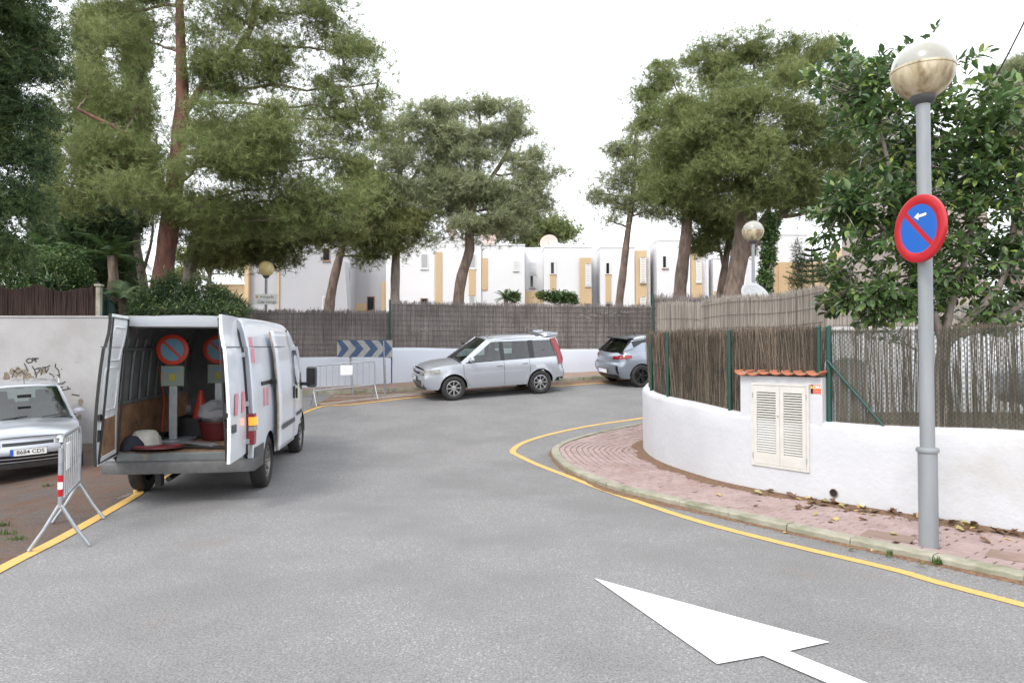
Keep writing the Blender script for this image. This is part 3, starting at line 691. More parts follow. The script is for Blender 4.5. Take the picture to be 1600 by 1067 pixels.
# ------------------------------------------------------------------ far wall, its pavement and reed fences
pw = flat([at(330, 604, 20.2), at(470, 604, 20.4), at(611, 599.5, 21.0)])
pr_ = flat([at(613, 599.3, 21.0), at(780, 591, 22.2), at(945, 583, 23.0), at(1030, 579.5, 23.5), at(1400, 572, 25.5)])
PKH = .11
kbF = thing('kerb', None, None); kbF['kind'] = 'structure'
KF2 = resample(KF, .25); i = 0
def nrm2(C, i): t = (C[min(i+1, len(C)-1)] - C[max(i-1, 0)]).normalized(); n = Vector((-t.y, t.x, 0)); return n if n.y > 0 else -n
while i < len(KF2)-1:
    j = min(i+4, len(KF2)-1); mb = MB()
    for k in range(i, j+1):
        p = KF2[k] if k not in (i, j) else KF2[k].lerp(KF2[k+1 if k == i else k-1], .03); n = nrm2(KF2, k); zb = G(p.x, p.y)
        for o_, h in ((0, -.05), (.004, PKH-.02), (.02, PKH), (.15, PKH+.002), (.15, -.05)): q = p + n*o_; mb.v.append((q.x, q.y, zb+h))
    m_ = j-i+1; mb.f = [(a*5+b, (a+1)*5+b, (a+1)*5+b+1, a*5+b+1) for a in range(m_-1) for b in range(4)] + [(0,1,2,3,4), tuple((m_-1)*5+q for q in (4,3,2,1,0))]
    mb.build('kerb_stone', m_kerb, kbF, smooth=30); i = j
mb = MB(); A = KF2; nw = 8
for k, p in enumerate(A):
    n = nrm2(A, k)
    for q in range(nw+1):
        c = p + n*(.13 + 3.6*q/nw); mb.v.append((c.x, c.y, G(c.x, c.y) + PKH - .004))
mb.f = [(i*(nw+1)+k, i*(nw+1)+k+1, (i+1)*(nw+1)+k+1, (i+1)*(nw+1)+k) for i in range(len(A)-1) for k in range(nw)]
setting(mb.build('far_pavement', M('far_paving', (.33,.24,.21), (.25,.18,.15), 3, .85, c3=(.3,.2,.13), s3=1.1, worldpos=True), smooth=True, fixn=False))
def far_wall(name, label, C, z0, z1):
    mb = MB(); C = catmull(C, .4)
    L = arclen(C)[-1]
    for k, p in enumerate(C):
        n = nrm2(C, k); zt = z0 + (z1-z0)*(k/(len(C)-1)) + .01*math.sin(k*.9); zb = G(p.x, p.y) - .2
        for o_, h in ((0, 0), (0, .5), (0, .93), (.02, .98), (.06, 1), (.16, 1), (.2, .97), (.22, .9), (.22, 0)): q = p + n*(o_ + .004*math.sin(k+h*5)); mb.v.append((q.x, q.y, zb + (zt-zb)*h))
    m_ = len(C); mb.f = [(a*9+b, (a+1)*9+b, (a+1)*9+b+1, a*9+b+1) for a in range(m_-1) for b in range(8)] + [tuple(range(9)), tuple((m_-1)*9+q for q in range(8, -1, -1))]
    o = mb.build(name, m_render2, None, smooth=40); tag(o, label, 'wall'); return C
zl = at(470, 557.8, 20.4).z; zl2 = at(611, 558, 21.0).z; zr1 = at(613, 543.3, 21).z; zr2 = at(945, 548.3, 23).z
CL = far_wall('low_wall', 'lower white wall behind the barrier and chevron board, left of the step', pw, zl, zl2)
CR = far_wall('low_wall', 'taller white wall behind the two parked silver cars', pr_, zr1, zr2)
def far_fence(name, label, C, zb0, zb1, zt0, zt1, n):
    th = thing(name, label, 'fence'); C = [p + nrm2(C, i)*.11 for i, p in enumerate(C)]; fn, L = path_of(C)
    bz = lambda s: zb0 + (zb1-zb0)*s/L; tz = lambda s: zt0 + (zt1-zt0)*s/L
    def tj(s): return tz(s) - bz(s) + .02*math.sin(s*7) + .03
    V, T = blades(fn, L, tj, lambda s: bz(s) - .02, n, .014, .004, .03, .03, .06); tag(raw('reeds', V, T, m_reed_far, th), kind='stuff')
    mb = MB(); m_ = 60
    for k in range(m_+1):
        s = L*k/m_; p, nn, t = fn(s)
        for z in (bz(s)-.02, tz(s) - .03): mb.v.append((p.x, p.y + .03, z))
    mb.f = [(2*k, 2*k+2, 2*k+3, 2*k+1) for k in range(m_)]; mb.build('reed_backing', m_reed_back, th)
    for k in range(9):
        rail(fn, L, lambda s: bz(s) + (tz(s)-bz(s))*(k+.5)/9, .006, m_twine, 'wire', th, 0, L, -.03 if fn(0)[1].y > 0 else .03)
    return th, fn, L
th, fn, L = far_fence('reed_fence', 'lower grey reed fence left of the step, behind the chevron board', CL, zl, zl2, at(470, 487, 20.4).z, at(611, 488, 21).z, 2200)
mb = MB(); p, nn, t = fn(L - .02); mb.tube([(p.x, p.y-.08, zl2), (p.x, p.y-.08, zl2+1.75)], .03, 8); mb.build('post', m_green, th)
th, fn, L = far_fence('reed_fence', 'tall grey reed fence on the white wall behind the parked cars', CR, zr1, zr2 + .08, at(613, 472.5, 21).z, at(1030, 479.5, 23.5).z + .1, 5200)
# stepped-up grey fence further right
Cg = resample(flat([at(1018, 463, 22.6), at(1190, 463, 21.0), at(1400, 463, 20)]), .5)
Cg = [Vector((p.x, p.y, 0)) for p in Cg]
th, fn, L = far_fence('reed_fence', 'stepped up grey reed fence beyond the short pale screen', Cg, 1.6, 1.8, at(1018, 464, 22.6).z, at(1180, 470, 21).z, 1800)
mb = MB(); p, nn, t = fn(0); mb.tube([(p.x, p.y-.08, 1.6), (p.x, p.y-.08, at(1018, 459, 22.6).z)], .03, 8); mb.build('post', m_green, th)
# writing on the grey fence: a few pale chalk strokes
chalk = MB()
for (px, py, n_) in ((902, 496, 20), (640, 517, 9), (820, 513, 7)):
    for k in range(n_):
        x = px + k*(4.2 if n_ > 10 else 3.2); yy = py + random.uniform(-3, 2) - k*.35
        # on the fence plane
        C = CR; best = min(range(len(C)), key=lambda i: abs(C[i].x/C[i].y*F+800 - x)); Y = C[best].y - .02
        a = at(x, yy, Y - .02); b = at(x + random.uniform(1.5, 5), yy + random.uniform(-2.5, 1.5), Y - .02); chalk.tube([a, b], .008, 4)
chalk.build('chalk_marks', m_faded, th)
# ------------------------------------------------------------------ garden wall at the left
gz = 15.9; gl = Vector((-16, gz, 0)); 
gw = thing('garden_wall', 'old white garden wall with graffiti, behind the parked car at left', 'wall')
mb = MB(); mb.box((-12.3, gz+.12, 1.0), (7.4, .24, 3.3)); mb.build('masonry', m_oldwall, gw, bevel=.01)
mb = MB(); mb.box((-11.8, gz+.12, 2.665), (7.0, .28, .04)); 
for o in gw.children: pass
mb.build('coping', m_oldwall, gw, bevel=.01)
def wz(px, py, d=.004): return at(px, py, gz - d)
g_ = MB()
def stroke(L_, w_=1.2):
    pts = [wz(a, b) for a, b in L_]
    for a, b in zip(pts, pts[1:]):
        d = (b-a).normalized(); s_ = d.cross(Vector((0,1,0)))*w_*.012; g_.add([a-s_-d*.005, a+s_-d*.005, b+s_+d*.005, b-s_+d*.005], [(0,1,2,3)])
for st in ([(48,560),(43,561),(41,564),(44,567),(49,566)], [(50,560),(50,566)], [(50,560),(54,560),(54,563),(50,563)], [(56,560),(56,566)], [(54,560),(60,560)], [(38,568),(42,576),(44,580)], [(50,572),(54,578),(57,586),(56,590)], [(55,577),(60,575),(62,579),(58,583)], [(62,574),(66,578),(64,586)], [(66,574),(72,574),(78,571)], [(70,574),(72,582),(76,575)], [(77,583),(84,587),(92,586)], [(87,568),(86,573),(91,578),(93,585),(92,594)], [(81,600),(98,599),(102,596)], [(81,600),(82,609),(86,612)], [(83,606),(98,605)], [(86,612),(110,607)], [(58,603),(68,604),(78,606)], [(96,577),(97,577)], [(30,575),(22,580),(19,590)], [(20,578),(28,584),(34,580),(40,586)], [(105,604),(107,606)], [(112,616),(124,618)], [(20, 606), (36, 606)]): stroke(st)
g_.build('graffiti', m_graf, gw, fixn=False)
def blotch(px, py, rx, ry, n=14):
    pts = [wz(px + rx*math.cos(2*math.pi*k/n)*random.uniform(.55, 1.1), py + ry*math.sin(2*math.pi*k/n)*random.uniform(.55, 1.1), .0025 + .0005*random.random()) for k in range(n)]
    c = wz(px, py, .003); g2.add([c] + pts, [(0, k+1, (k+1) % n + 1) for k in range(n)])
g2 = MB()
for a in ((10,590,6,9), (18,580,5,6), (30,581,9,8), (24,584,6,7), (44,588,9,7), (50,594,6,8), (38,580,6,5), (72,600,6,6), (66,580,6,6), (91,592,3,7), (56,584,4,4), (126,628,4,8), (124,652,4,6), (130,640,3,5), (120, 566, 1, 1), (77,603,4,4)): blotch(*a)
g2.build('peeled_patch', m_peel, gw, fixn=False)
dh = thing('heather_fence', 'dark reddish brown heather screen with a sagging top on the graffiti wall', 'fence')
def dtop(px): return 446 + (3 if px < 45 else 0) + 9*math.exp(-((px-100)/28.0)**2) + 2*math.sin(px*.1) - (6*sm((px-136)/8))
V = []; T = []
Ad = Vector((-16, gz+.1, 0)); Bd = Vector((at(149, 495, gz).x, gz+.1, 0)); Ld = (Bd-Ad).length
def dfn(s): return Ad + Vector((s, 0, 0)), Vector((0, 1, 0)), Vector((1, 0, 0))
def dh_h(s): x = Ad.x + s; px = x/gz*F + 800; return at(0, dtop(px), gz).z - 2.66
V, T = blades(dfn, Ld, dh_h, lambda s: 2.66, 2600, .014, .004, .02, .05, .02); tag(raw('heather_twigs', V, T, m_heather_dark, dh), kind='stuff')
mb = MB()
for k in range(61):
    s = Ld*k/60
    for z in (2.66, 2.66 + dh_h(s) - .02): mb.v.append((Ad.x+s, gz+.12, z))
mb.f = [(2*k, 2*k+2, 2*k+3, 2*k+1) for k in range(60)]; mb.build('heather_backing', m_heather_dark, dh)
mb = MB(); mb.box((Bd.x + .02, gz+.1, 3.0), (.1, .1, .72)); mb.box((Bd.x + .02, gz+.1, 3.4), (.16, .14, .05)); mb.build('post', m_kerb, dh, bevel=.005)
pf = thing('palisade_fence', 'dark green metal palisade fence running back from the dark heather screen', 'fence')
bar = None
for k in range(14):
    x = Bd.x + .16 - k*.02; y = gz + .35 + k*.42; X = (152 + k*2.6 - 800)/F*y
    mb = MB() if bar is None else None
    if bar is None:
        mb.tube([(0,0,0), (0,0,1.0)], .03, 6); bar = mb.build('bar', m_green, pf); bar.location = (X, y, 2.5); 
    else:
        o = bar.copy(); COL.objects.link(o); o.parent = pf; o.location = (X, y, 2.5)
mb = MB(); x0 = (152-800)/F*(gz+.35); x1 = (152+13*2.6-800)/F*(gz+.35+13*.42)
mb.tube([(x0, gz+.39, 3.3), (x1, gz+.39+13*.42, 3.3)], .02, 6); mb.tube([(x0, gz+.39, 2.75), (x1, gz+.39+13*.42, 2.75)], .02, 6); mb.build('rail', m_green, pf)
# raised garden soil behind the walls
def slab(name, P, z, zb=-.3):
    mb = MB(); n = len(P); mb.v = [(x, y, zb) for x, y in P] + [(x, y, z) for x, y in P]; mb.f = [tuple(range(n-1,-1,-1)), tuple(range(n, 2*n))] + [(i, (i+1)%n, (i+1)%n+n, i+n) for i in range(n)]
    return setting(mb.build(name, m_soil))
slab('garden_ground', [(-40, gz+.26), (-8.9, gz+.26), (-9.2, 20.8), (-40, 20.8)], 2.3)
far_edge = [(p.x, p.y + .26) for p in (CL[::3] + CR[1::3])]
slab('estate_ground', [(-60, 21.0)] + [e for e in far_edge if e[0] > -11] + [(60, 26), (60, 110), (-60, 110)], 1.95)
# plot behind the near wall
slab('plot_ground', [((p + n*.22).x, (p + n*.22).y) for p, n in zip(WB[::4], WN[::4])], .78, -.2)
# ------------------------------------------------------------------ houses
def house(label, vols, wins=(), panels=(), extras=None, name='terraced_house', group='white terraced houses with beige panels'):
    """vols: (px0, px1, pytop, Y, mat) facade boxes; wins: (px0,px1,py0,py1,Y,kind); panels: same with beige"""
    th = thing(name, label, 'house', group=group)
    for (a, b, tp, Y, mt) in vols:
        x0, x1 = at(a, 500, Y).x, at(b, 500, Y).x; zt = at(a, tp, Y).z; mb = MB(); mb.box(((x0+x1)/2, Y + 4, (zt+1.5)/2), (x1-x0, 8, zt-1.5)); mb.build('wall', mt, th)
        mb = MB(); mb.box(((x0+x1)/2, Y + 4, zt + .04), (x1-x0+.06, 8.06, .08)); mb.build('parapet', mt, th, bevel=.03)
    def rect(a, b, t, bo, Y): return at(a, (t+bo)/2, Y).x, at(b, (t+bo)/2, Y).x, at(a, bo, Y).z, at(a, t, Y).z
    for (a, b, t, bo, Y) in panels:
        x0, x1, z0, z1 = rect(a, b, t, bo, Y); mb = MB(); mb.box(((x0+x1)/2, Y - .03, (z0+z1)/2), (x1-x0, .06, z1-z0)); mb.build('beige_panel', m_beige, th)
    for (a, b, t, bo, Y, k) in wins:
        x0, x1, z0, z1 = rect(a, b, t, bo, Y); w_, h_ = x1-x0, z1-z0; fr_ = .045; cx, cz = (x0+x1)/2, (z0+z1)/2
        mb = MB()
        for c, s_ in (((cx, cz+h_/2-fr_/2), (w_, fr_)), ((cx, cz-h_/2+fr_/2), (w_, fr_)), ((cx-w_/2+fr_/2, cz), (fr_, h_-2*fr_)), ((cx+w_/2-fr_/2, cz), (fr_, h_-2*fr_))):
            mb.box((c[0], Y-.015, c[1]), (s_[0], .05, s_[1]))
        wn = mb.build('window', m_frame if k != 'dark' else m_sill, th)
        if k in ('dark', 'open'):
            mb = MB(); mb.box((cx, Y-.005, cz), (w_-2*fr_, .02, h_-2*fr_)); mb.build('pane', m_darkglass, wn)
            if k == 'open': mb = MB(); mb.box((cx+w_*.28, Y-.03, cz), (w_*.3, .03, h_-2.4*fr_)); mb.build('open_sash', m_frame, wn)
        elif k == 'grey':
            mb = MB(); mb.box((cx, Y-.015, cz), (w_-2*fr_, .025, h_-2*fr_)); mb.build('curtain', m_shutter, wn)
        else:
            mb = MB(); nsl = max(4, int(h_/.14))
            for q in range(nsl): mb.box((cx, Y-.025, z0 + h_*(q+.5)/nsl), (w_-2*fr_, .03, h_/nsl*.86))
            mb.build('roller_shutter', m_frame, wn)
        mb = MB(); mb.box((cx, Y-.03, z0-.03), (w_+.04, .08, .05)); mb.build('sill', m_sill if k in ('dark', 'open') else m_frame, wn)
    if extras: extras(th)
    return th
W = m_house; Wg = m_house2
def exA(th):
    x0 = at(388, 400, 39.2).x; mb = MB(); mb.box((x0, 39.1, 4), (.22, .3, 7.3)); mb.build('beige_corner', m_beige, th)
    mb = MB(); mb.tube([(at(436, 400, 38.9).x, 38.85, 1.5), (at(436, 400, 38.9).x, 38.85, 8.6)], .06, 8); mb.build('downpipe', m_beige, th)
    a, b, c = at(538, 408, 37.7), at(546, 490, 37.7), at(520, 490, 37.7); mb = MB(); mb.prism([(a.x, a.z), (b.x, b.z-1.5), (c.x, c.z-1.5), (c.x, a.z)], .9, lambda p, q, r: Vector((p, 37.75 + r, q))); mb.build('buttress', Wg, th)
house('large shaded white house at the left end with two small windows behind a leaning pine', [(387, 436, 377, 39.3, Wg), (436.5, 546, 362, 38.9, Wg), (546.5, 602, 372, 40.5, Wg)],
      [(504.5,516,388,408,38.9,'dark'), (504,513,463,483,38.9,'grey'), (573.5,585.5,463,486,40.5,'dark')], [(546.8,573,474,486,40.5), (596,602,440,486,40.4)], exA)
house('white house with beige strips between the two middle pines, two dishes on top', [(602.5, 678, 377, 39.5, W), (678.5, 752, 372, 38.8, W)],
      [(657.5,669,397,420,39.5,'grey'), (657,668.5,466,484,39.5,'dark'), (732.5,743.5,397.5,419.5,38.8,'grey'), (732.5,742.5,463,480,38.8,'grey')], [(680,690.5,394,486,38.8), (732.6,742.4,421,462,38.8)])
house('white house with a plain tall wall and one small louvred window above the palm', [(752.5, 820, 384, 38.9, W)], [(802,810.5,408,423,38.9,'shut')], [(753,761.5,403.5,453,38.9)])
def exC(th):
    mb = MB(); a = at(808, 455, 39.6); b = at(850, 475, 39.6); mb.box(((a.x+b.x)/2, 39.7, (a.z+b.z)/2), (b.x-a.x, .2, a.z-b.z)); mb.build('balcony_wall', m_beige, th)
house('white house set back above a beige terrace and hedge', [(820.5, 849.5, 389, 41, W), (850, 925, 387, 39.4, W)], [(827,838,411,428,41,'shut'), (827.5,836,430,450,41,'open'), (859.5,869,409,429,39.4,'open'), (914.5,923.5,412,447,39.25,'shut'), (914,923,474,490,39.2,'dark')], [(859.5,868.5,430,454,39.4), (905.5,923.8,403,490,39.3)], exC)
house('white house with dark window over beige panel behind the slender pine', [(925.5, 937.5, 383, 41.5, W), (938, 992, 388, 39.8, W)], [(946,955,410,429,39.8,'open'), (946.5,955,474,490,39.8,'dark'), (1000,1009.5,402,441,39.7,'shut'), (1000,1009.5,464,486,39.7,'shut')], [(946.5,954.5,430,472,39.8), (992.5,1010.5,392,490,39.82)],
      lambda th: [MB().box((at(1002,0,40.5).x, 44.1, 5), (.78, 8, 6.6)).build('wall', W, th)] and None)
house('tall white house with one dark window near the twin-trunk pine', [(1010.8, 1026.5, 384, 41.5, W), (1027, 1079, 377, 39.6, W)], [(1034.5,1044,399.5,419.5,39.6,'open'), (1087.5,1096,402,441,39.65,'shut')], [(1079.5,1097,393,480,39.7)],
      lambda th: [MB().box((at(1090,0,40.5).x, 44.1, 5), (.9, 8, 6.4)).build('wall', W, th)] and None)
house('white house with low beige base left of the white lamp', [(1097.5, 1114, 398, 41.2, W), (1114.5, 1209, 405, 40.2, W)], [], [(1115,1137,455,480,40.2), (1180, 1205, 420, 480, 40.2)])
house('white and tan house behind the ivy trunk and small conifers', [(1209.5, 1262, 368, 36, W), (1262.5, 1340, 405, 38, W)], [(1303,1318,392,412,38,'dark')], [(1208,1216,410,490,36), (1216.5,1300,410,490,35.9), (1298,1336,388,470,37.9)])
house('beige rear house seen past the oleander', [(330, 388, 446, 46, m_beige)], [], [])
house('pale building glimpsed through the fig foliage at the right', [(1475, 1545, 260, 26, M('pinkish_render', (.42,.34,.31), (.38,.34,.31), .8, .8, worldpos=True))], [(1478,1500,250,300,26,'grey')], [], name='apartment_house', group=None)
# white outbuilding seen through the reed lining at right
ob = thing('outbuilding', 'bright white outbuilding glimpsed through the reed lining of the chain link fence', 'building')
mb = MB(); mb.box((9.6, 13.0, 1.45), (8.4, 1.6, 1.55)); mb.build('wall', m_house, ob, bevel=.02)
mb = MB(); mb.box((9.6, 13.0, 2.25), (8.5, 1.7, .06)); mb.build('parapet', m_house, ob)
ac = thing('archway_wall', 'rounded grey opening under tiles, glimpsed behind the green brace', 'wall')
mb = MB(); mb.prism([(4.9, .7), (5.42, .7), (5.42, 1.62)] + [(5.16 + .26*math.cos(a), 1.62 + .12*math.sin(a)) for a in [math.pi*k/8 for k in range(1, 8)]] + [(4.9, 1.62)], .25, lambda p, q, r: Vector((p, 10.6 + r, q))); mb.build('masonry', m_oldwall, ac)
# satellite dishes
for k, (px, py, Y, rr, el, azi, lb) in enumerate(((704, 367, 42, .62, 25, 62, 'leftmost satellite dish, turned edge on, on the white roof'), (760, 374, 42, .6, 28, 8, 'middle satellite dish, half hidden by the leaning pine branch'), (858, 381, 42, .55, 20, -10, 'rightmost satellite dish, on the roof of the set back house'))):
    c = at(px, py, Y); th = thing('satellite_dish', lb, 'satellite dish', c, 0, 'satellite dishes on the roofs')
    Mr = Matrix.Rotation(R(azi), 3, 'Z') @ Matrix.Rotation(R(90-el), 3, 'X'); mb = MB(); mb.lathe([(.001 + rr*t, .25*rr*t*t) for t in [q/6 for q in range(7)]], 24, Mr); mb.build('dish', m_dish, th, smooth=True, solid=.02)
    mb = MB(); mb.tube([(0, .05, -rr*1.15), (0, .05, -.1)], .035, 6); mb.build('mast', m_galv, th)
    mb = MB(); mb.tube([Mr @ Vector((0, -rr, .25*rr)), Mr @ Vector((0, 0, rr*.8))], .02, 5); mb.build('feed_arm', m_galv, th)
for (px, pt, pb, Y, lb) in ((806, 366, 386, 39.5, 'thin television aerial on the roof above the small louvred window'), (742, 350, 372, 39.5, 'thin television aerial on the roof by the leaning pine'), (1078, 356, 377, 40.5, 'thin television aerial on the tall white house')):
    a = at(px, pb, Y); b = at(px, pt, Y); th = thing('aerial', lb, 'aerial', a); mb = MB(); mb.tube([(0,0,-.1), (0,0,b.z-a.z)], .02, 5)
    for q in range(5): mb.tube([(-.25+.02*q, 0, b.z-a.z-.06*q), (.25-.02*q, 0, b.z-a.z-.06*q)], .012, 4)
    mb.build('mast', m_galv, th)
# ------------------------------------------------------------------ lamps and signs
def globe_lamp(label, base, r, ztop, kind, leanx=0, stages=None):
    th = thing('street_lamp', label, 'street lamp', base); H = ztop - base.z      # ztop: centre of globe
    pr = stages; mb = MB(); hb = H - r*1.02
    if pr: mb.tube([(0,0,-.05), (leanx*.25,0,pr[2])], [pr[0], pr[0]], 20); mb.tube([(leanx*.25,0,pr[2]), (leanx,0,hb)], [pr[1], pr[1]*.93], 20)
    else: mb.tube([(0,0,-.05), (leanx,0,hb)], [.045, .04], 12)
    mb.build('pole', m_pole, th, smooth=40)
    if pr:
        mb = MB(); mb.lathe([(pr[1], pr[2]+.025), (pr[0]+.012, pr[2]+.018), (pr[0]+.016, pr[2]), (pr[0]+.012, pr[2]-.016), (pr[0], pr[2]-.02)], 24); mb.build('pole_collar', m_pole, th, smooth=40).location.x = leanx*.25
    mb = MB(); mb.lathe([(.045, hb-.05), (r*.36, hb-.02), (r*.42, hb+.02), (r*.4, hb+.05)], 24); mb.build('globe_holder', m_plas, th, smooth=40).location.x = leanx
    c = (leanx, 0, H)
    lo = [(r*math.sin(a), -r*math.cos(a)) for a in [math.pi*(.13 + .37*k/12) for k in range(13)]]; hi = [(r*math.sin(a), -r*math.cos(a)) for a in [math.pi*(.5 + .4999*k/12) for k in range(13)]]
    mb = MB(); mb.lathe(lo, 40, None, c); mb.build('lower_globe', m_globe_lo if kind == 'w' else m_globe_y, th, smooth=True)
    mb = MB(); mb.lathe(hi, 40, None, c); mb.build('upper_globe', m_globe_hi if kind == 'w' else m_globe_y, th, smooth=True)
    if kind == 'w': mb = MB(); mb.lathe([(r*1.0, -.012), (r*1.018, -.008), (r*1.018, .008), (r*1.0, .012)], 40, None, c); mb.build('globe_seam', m_globe_lo, th, smooth=40)
    return th
bp = gp(1451.3, 853, KH); top = at(1441.5, 111, bp.y)
lampY = bp.y
L1 = globe_lamp('tall grey lamp post with stained two-part globe and round parking sign on it', bp, .262, top.z, 'w', top.x - bp.x, (.079, .061, at(1450, 703, bp.y).z - bp.z))
t2 = at(1176.5, 361.5, 17.5); globe_lamp('white pole lamp with two-tone globe rising behind the tan reed screen', Vector((t2.x, 17.5, .9)), .27, t2.z, 'w')
mb = MB(); cc = at(1175, 468, 17.3)
t3 = at(416, 420, 20.9); globe_lamp('slim lamp with yellowed globe and street name plate beside the shaded house', Vector((t3.x, 20.9, .8)), .235, t3.z, 'y')
pd = thing('satellite_dish', 'white dish standing at the foot of the white pole lamp', 'satellite dish', (cc.x, 17.2, cc.z)); 
mb = MB(); Mr = Matrix.Rotation(R(20), 3, 'Z') @ Matrix.Rotation(R(60), 3, 'X'); mb.lathe([(.001+.42*t, .12*t*t) for t in [q/6 for q in range(7)]], 24, Mr); mb.build('dish', m_shutter, pd, smooth=True, solid=.02); mb = MB(); mb.tube([(0,.05,-1.6), (0,.05,0)], .03, 6); mb.build('mast', m_galv, pd)
# street name plate
sp = thing('street_sign', 'white street name plate with small crest under the yellow globe', 'sign', (0,0,0))
a = at(398, 459.5, 20.8); b = at(434, 476, 20.8); mb = MB(); mb.box(((a.x+b.x)/2, 20.8, (a.z+b.z)/2), (b.x-a.x, .02, a.z-b.z)); mb.build('plate', m_platew, sp)
put_text('lettering', 'Avinguda', .11, m_blackp, sp, basis((1,0,0), (0,0,1), (0,-1,0), ((a.x+b.x)/2+.02, 20.786, a.z-.085)))
put_text('lettering', 'Cala Llonga', .12, m_blackp, sp, basis((1,0,0), (0,0,1), (0,-1,0), ((a.x+b.x)/2+.02, 20.786, b.z+.08)))
mb = MB(); mb.prism([(-.035,.04), (.035,.04), (.035,-.01), (0,-.05), (-.035,-.01)], .004, lambda p, q, r: Vector((a.x+.07+p, 20.788-r, a.z-.09+q))); mb.build('crest', M('crest_gold', (.6,.45,.1)), sp)
def noparking(parent, c, r, fwd, up=Vector((0,0,1)), arrow=True, th_=.02, mats=None):
    """round blue disc, red ring and bar; fwd = direction the face looks"""
    fwd = Vector(fwd).normalized(); x = up.cross(fwd).normalized()       # sign's own right as seen by the viewer
    Mx = basis(x, up, fwd, (0,0,0)).to_3x3(); mr, mbu = mats or (m_red, m_blue)
    mb = MB(); mb.lathe([(r*.72, th_*.5), (r*.73, th_*.5+.002), (r*.97, th_*.5+.002), (r, th_*.4), (r, -th_*.5), (r*.9, -th_*.5)], 48, Mx, c); mb.build('red_ring', mr, parent, smooth=35)
    mb = MB(); mb.lathe([(.001, th_*.5), (r*.725, th_*.5)], 48, Mx, c); mb.build('blue_disc', mbu, parent)
    mb = MB(); mb.lathe([(.001, -th_*.45), (r*.92, -th_*.45)], 32, Mx, c); mb.build('back_plate', m_galv, parent)
    mb = MB(); d = R(-45); bx = r*.73
    Mb = Mx @ Matrix.Rotation(d, 3, 'Z'); mb.add([Vector(c) + Mb @ Vector(v) for v in ((-bx, -r*.075, th_*.5+.0015), (bx, -r*.075, th_*.5+.0015), (bx, r*.075, th_*.5+.0015), (-bx, r*.075, th_*.5+.0015))], [(0,1,2,3)]); mb.build('red_bar', mr, parent)
    if arrow:
        ax, ay = r*.10, r*.36; s = r*.20; sh = .1
        P = [(-1.25,0), (-.35,.62), (-.35,.22), (1.15,.22+sh), (1.15,-.22+sh), (-.35,-.22), (-.35,-.62)]
        mb = MB(); mb.add([Vector(c) + Mx @ Vector((ax + p*s, ay + q*s*.9, th_*.5+.003)) for p, q in P], [tuple(range(7))]); mb.build('white_arrow', m_white, parent)
sg = thing('parking_sign', 'round red and blue no parking sign with white arrow strapped to lamp post', 'sign')
cz = at(1437, 357.5, lampY - .10)
noparking(sg, (cz.x, cz.y, cz.z), .30, Vector((-.985, -.17, 0)), th_=.03)
mb = MB(); 
for dz in (-.12, .12): mb.lathe([(.062, -.012), (.07, -.012), (.07, .012), (.062, .012)], 20, None, (bp.x + (top.x-bp.x)*.65, bp.y, cz.z+dz)); mb.tube([(bp.x + (top.x-bp.x)*.65 - .03, bp.y - .05, cz.z+dz), (cz.x+.005, cz.y+.01, cz.z+dz)], .012, 6)
mb.build('clamp', m_galv, sg)
# chevron board
cb = thing('chevron_board', 'faded blue and grey chevron board on two steel posts before white wall', 'sign')
YA, YB = 19.5, 19.55
A_ = at(526.5, 531.5, YA); B_ = at(613, 531.5, YB); C_ = at(526.5, 558, YA)
hh = A_.z - C_.z; ww = B_.x - A_.x
def cbp(u, v, d=0): return Vector((A_.x + ww*u, YA + (YB-YA)*u - d, C_.z + hh*v + .03*u*0))
mb = MB(); mb.add([cbp(0,0), cbp(1,0), cbp(1,1), cbp(0,1), cbp(0,0,-.03), cbp(1,0,-.03), cbp(1,1,-.03), cbp(0,1,-.03)], [(0,1,2,3), (7,6,5,4), (0,4,5,1), (1,5,6,2), (2,6,7,3), (3,7,4,0)]); mb.build('panel', m_chgrey, cb)
n_ch = 4
for k in range(n_ch):
    u0 = -.045 + k*.262; mb = MB(); dx, tip_ = .135, .128
    P = [(u0, 0), (u0+tip_, .5), (u0, 1), (u0+dx, 1), (u0+dx+tip_, .5), (u0+dx, 0)]
    P = [(min(1, max(0, u)), v) for u, v in P]
    mb.add([cbp(u, v, .004) for u, v in P], [(0, 5, 4, 1), (1, 4, 3, 2)]); mb.build('blue_chevron', m_chblue, cb)
for (px, pb) in ((546.5, 614), (599.5, 609)):
    q = at(px, 560, YA+.06); gb = G(q.x, q.y); mb = MB(); lean = .09 if px < 560 else .05
    mb.box((0,0,0), (.07, .04, 1)); mb = MB(); mb.tube([(q.x + lean, q.y, gb-.05), (q.x, q.y, A_.z-.02)], .036, 4); mb.build('post', m_galv, cb)
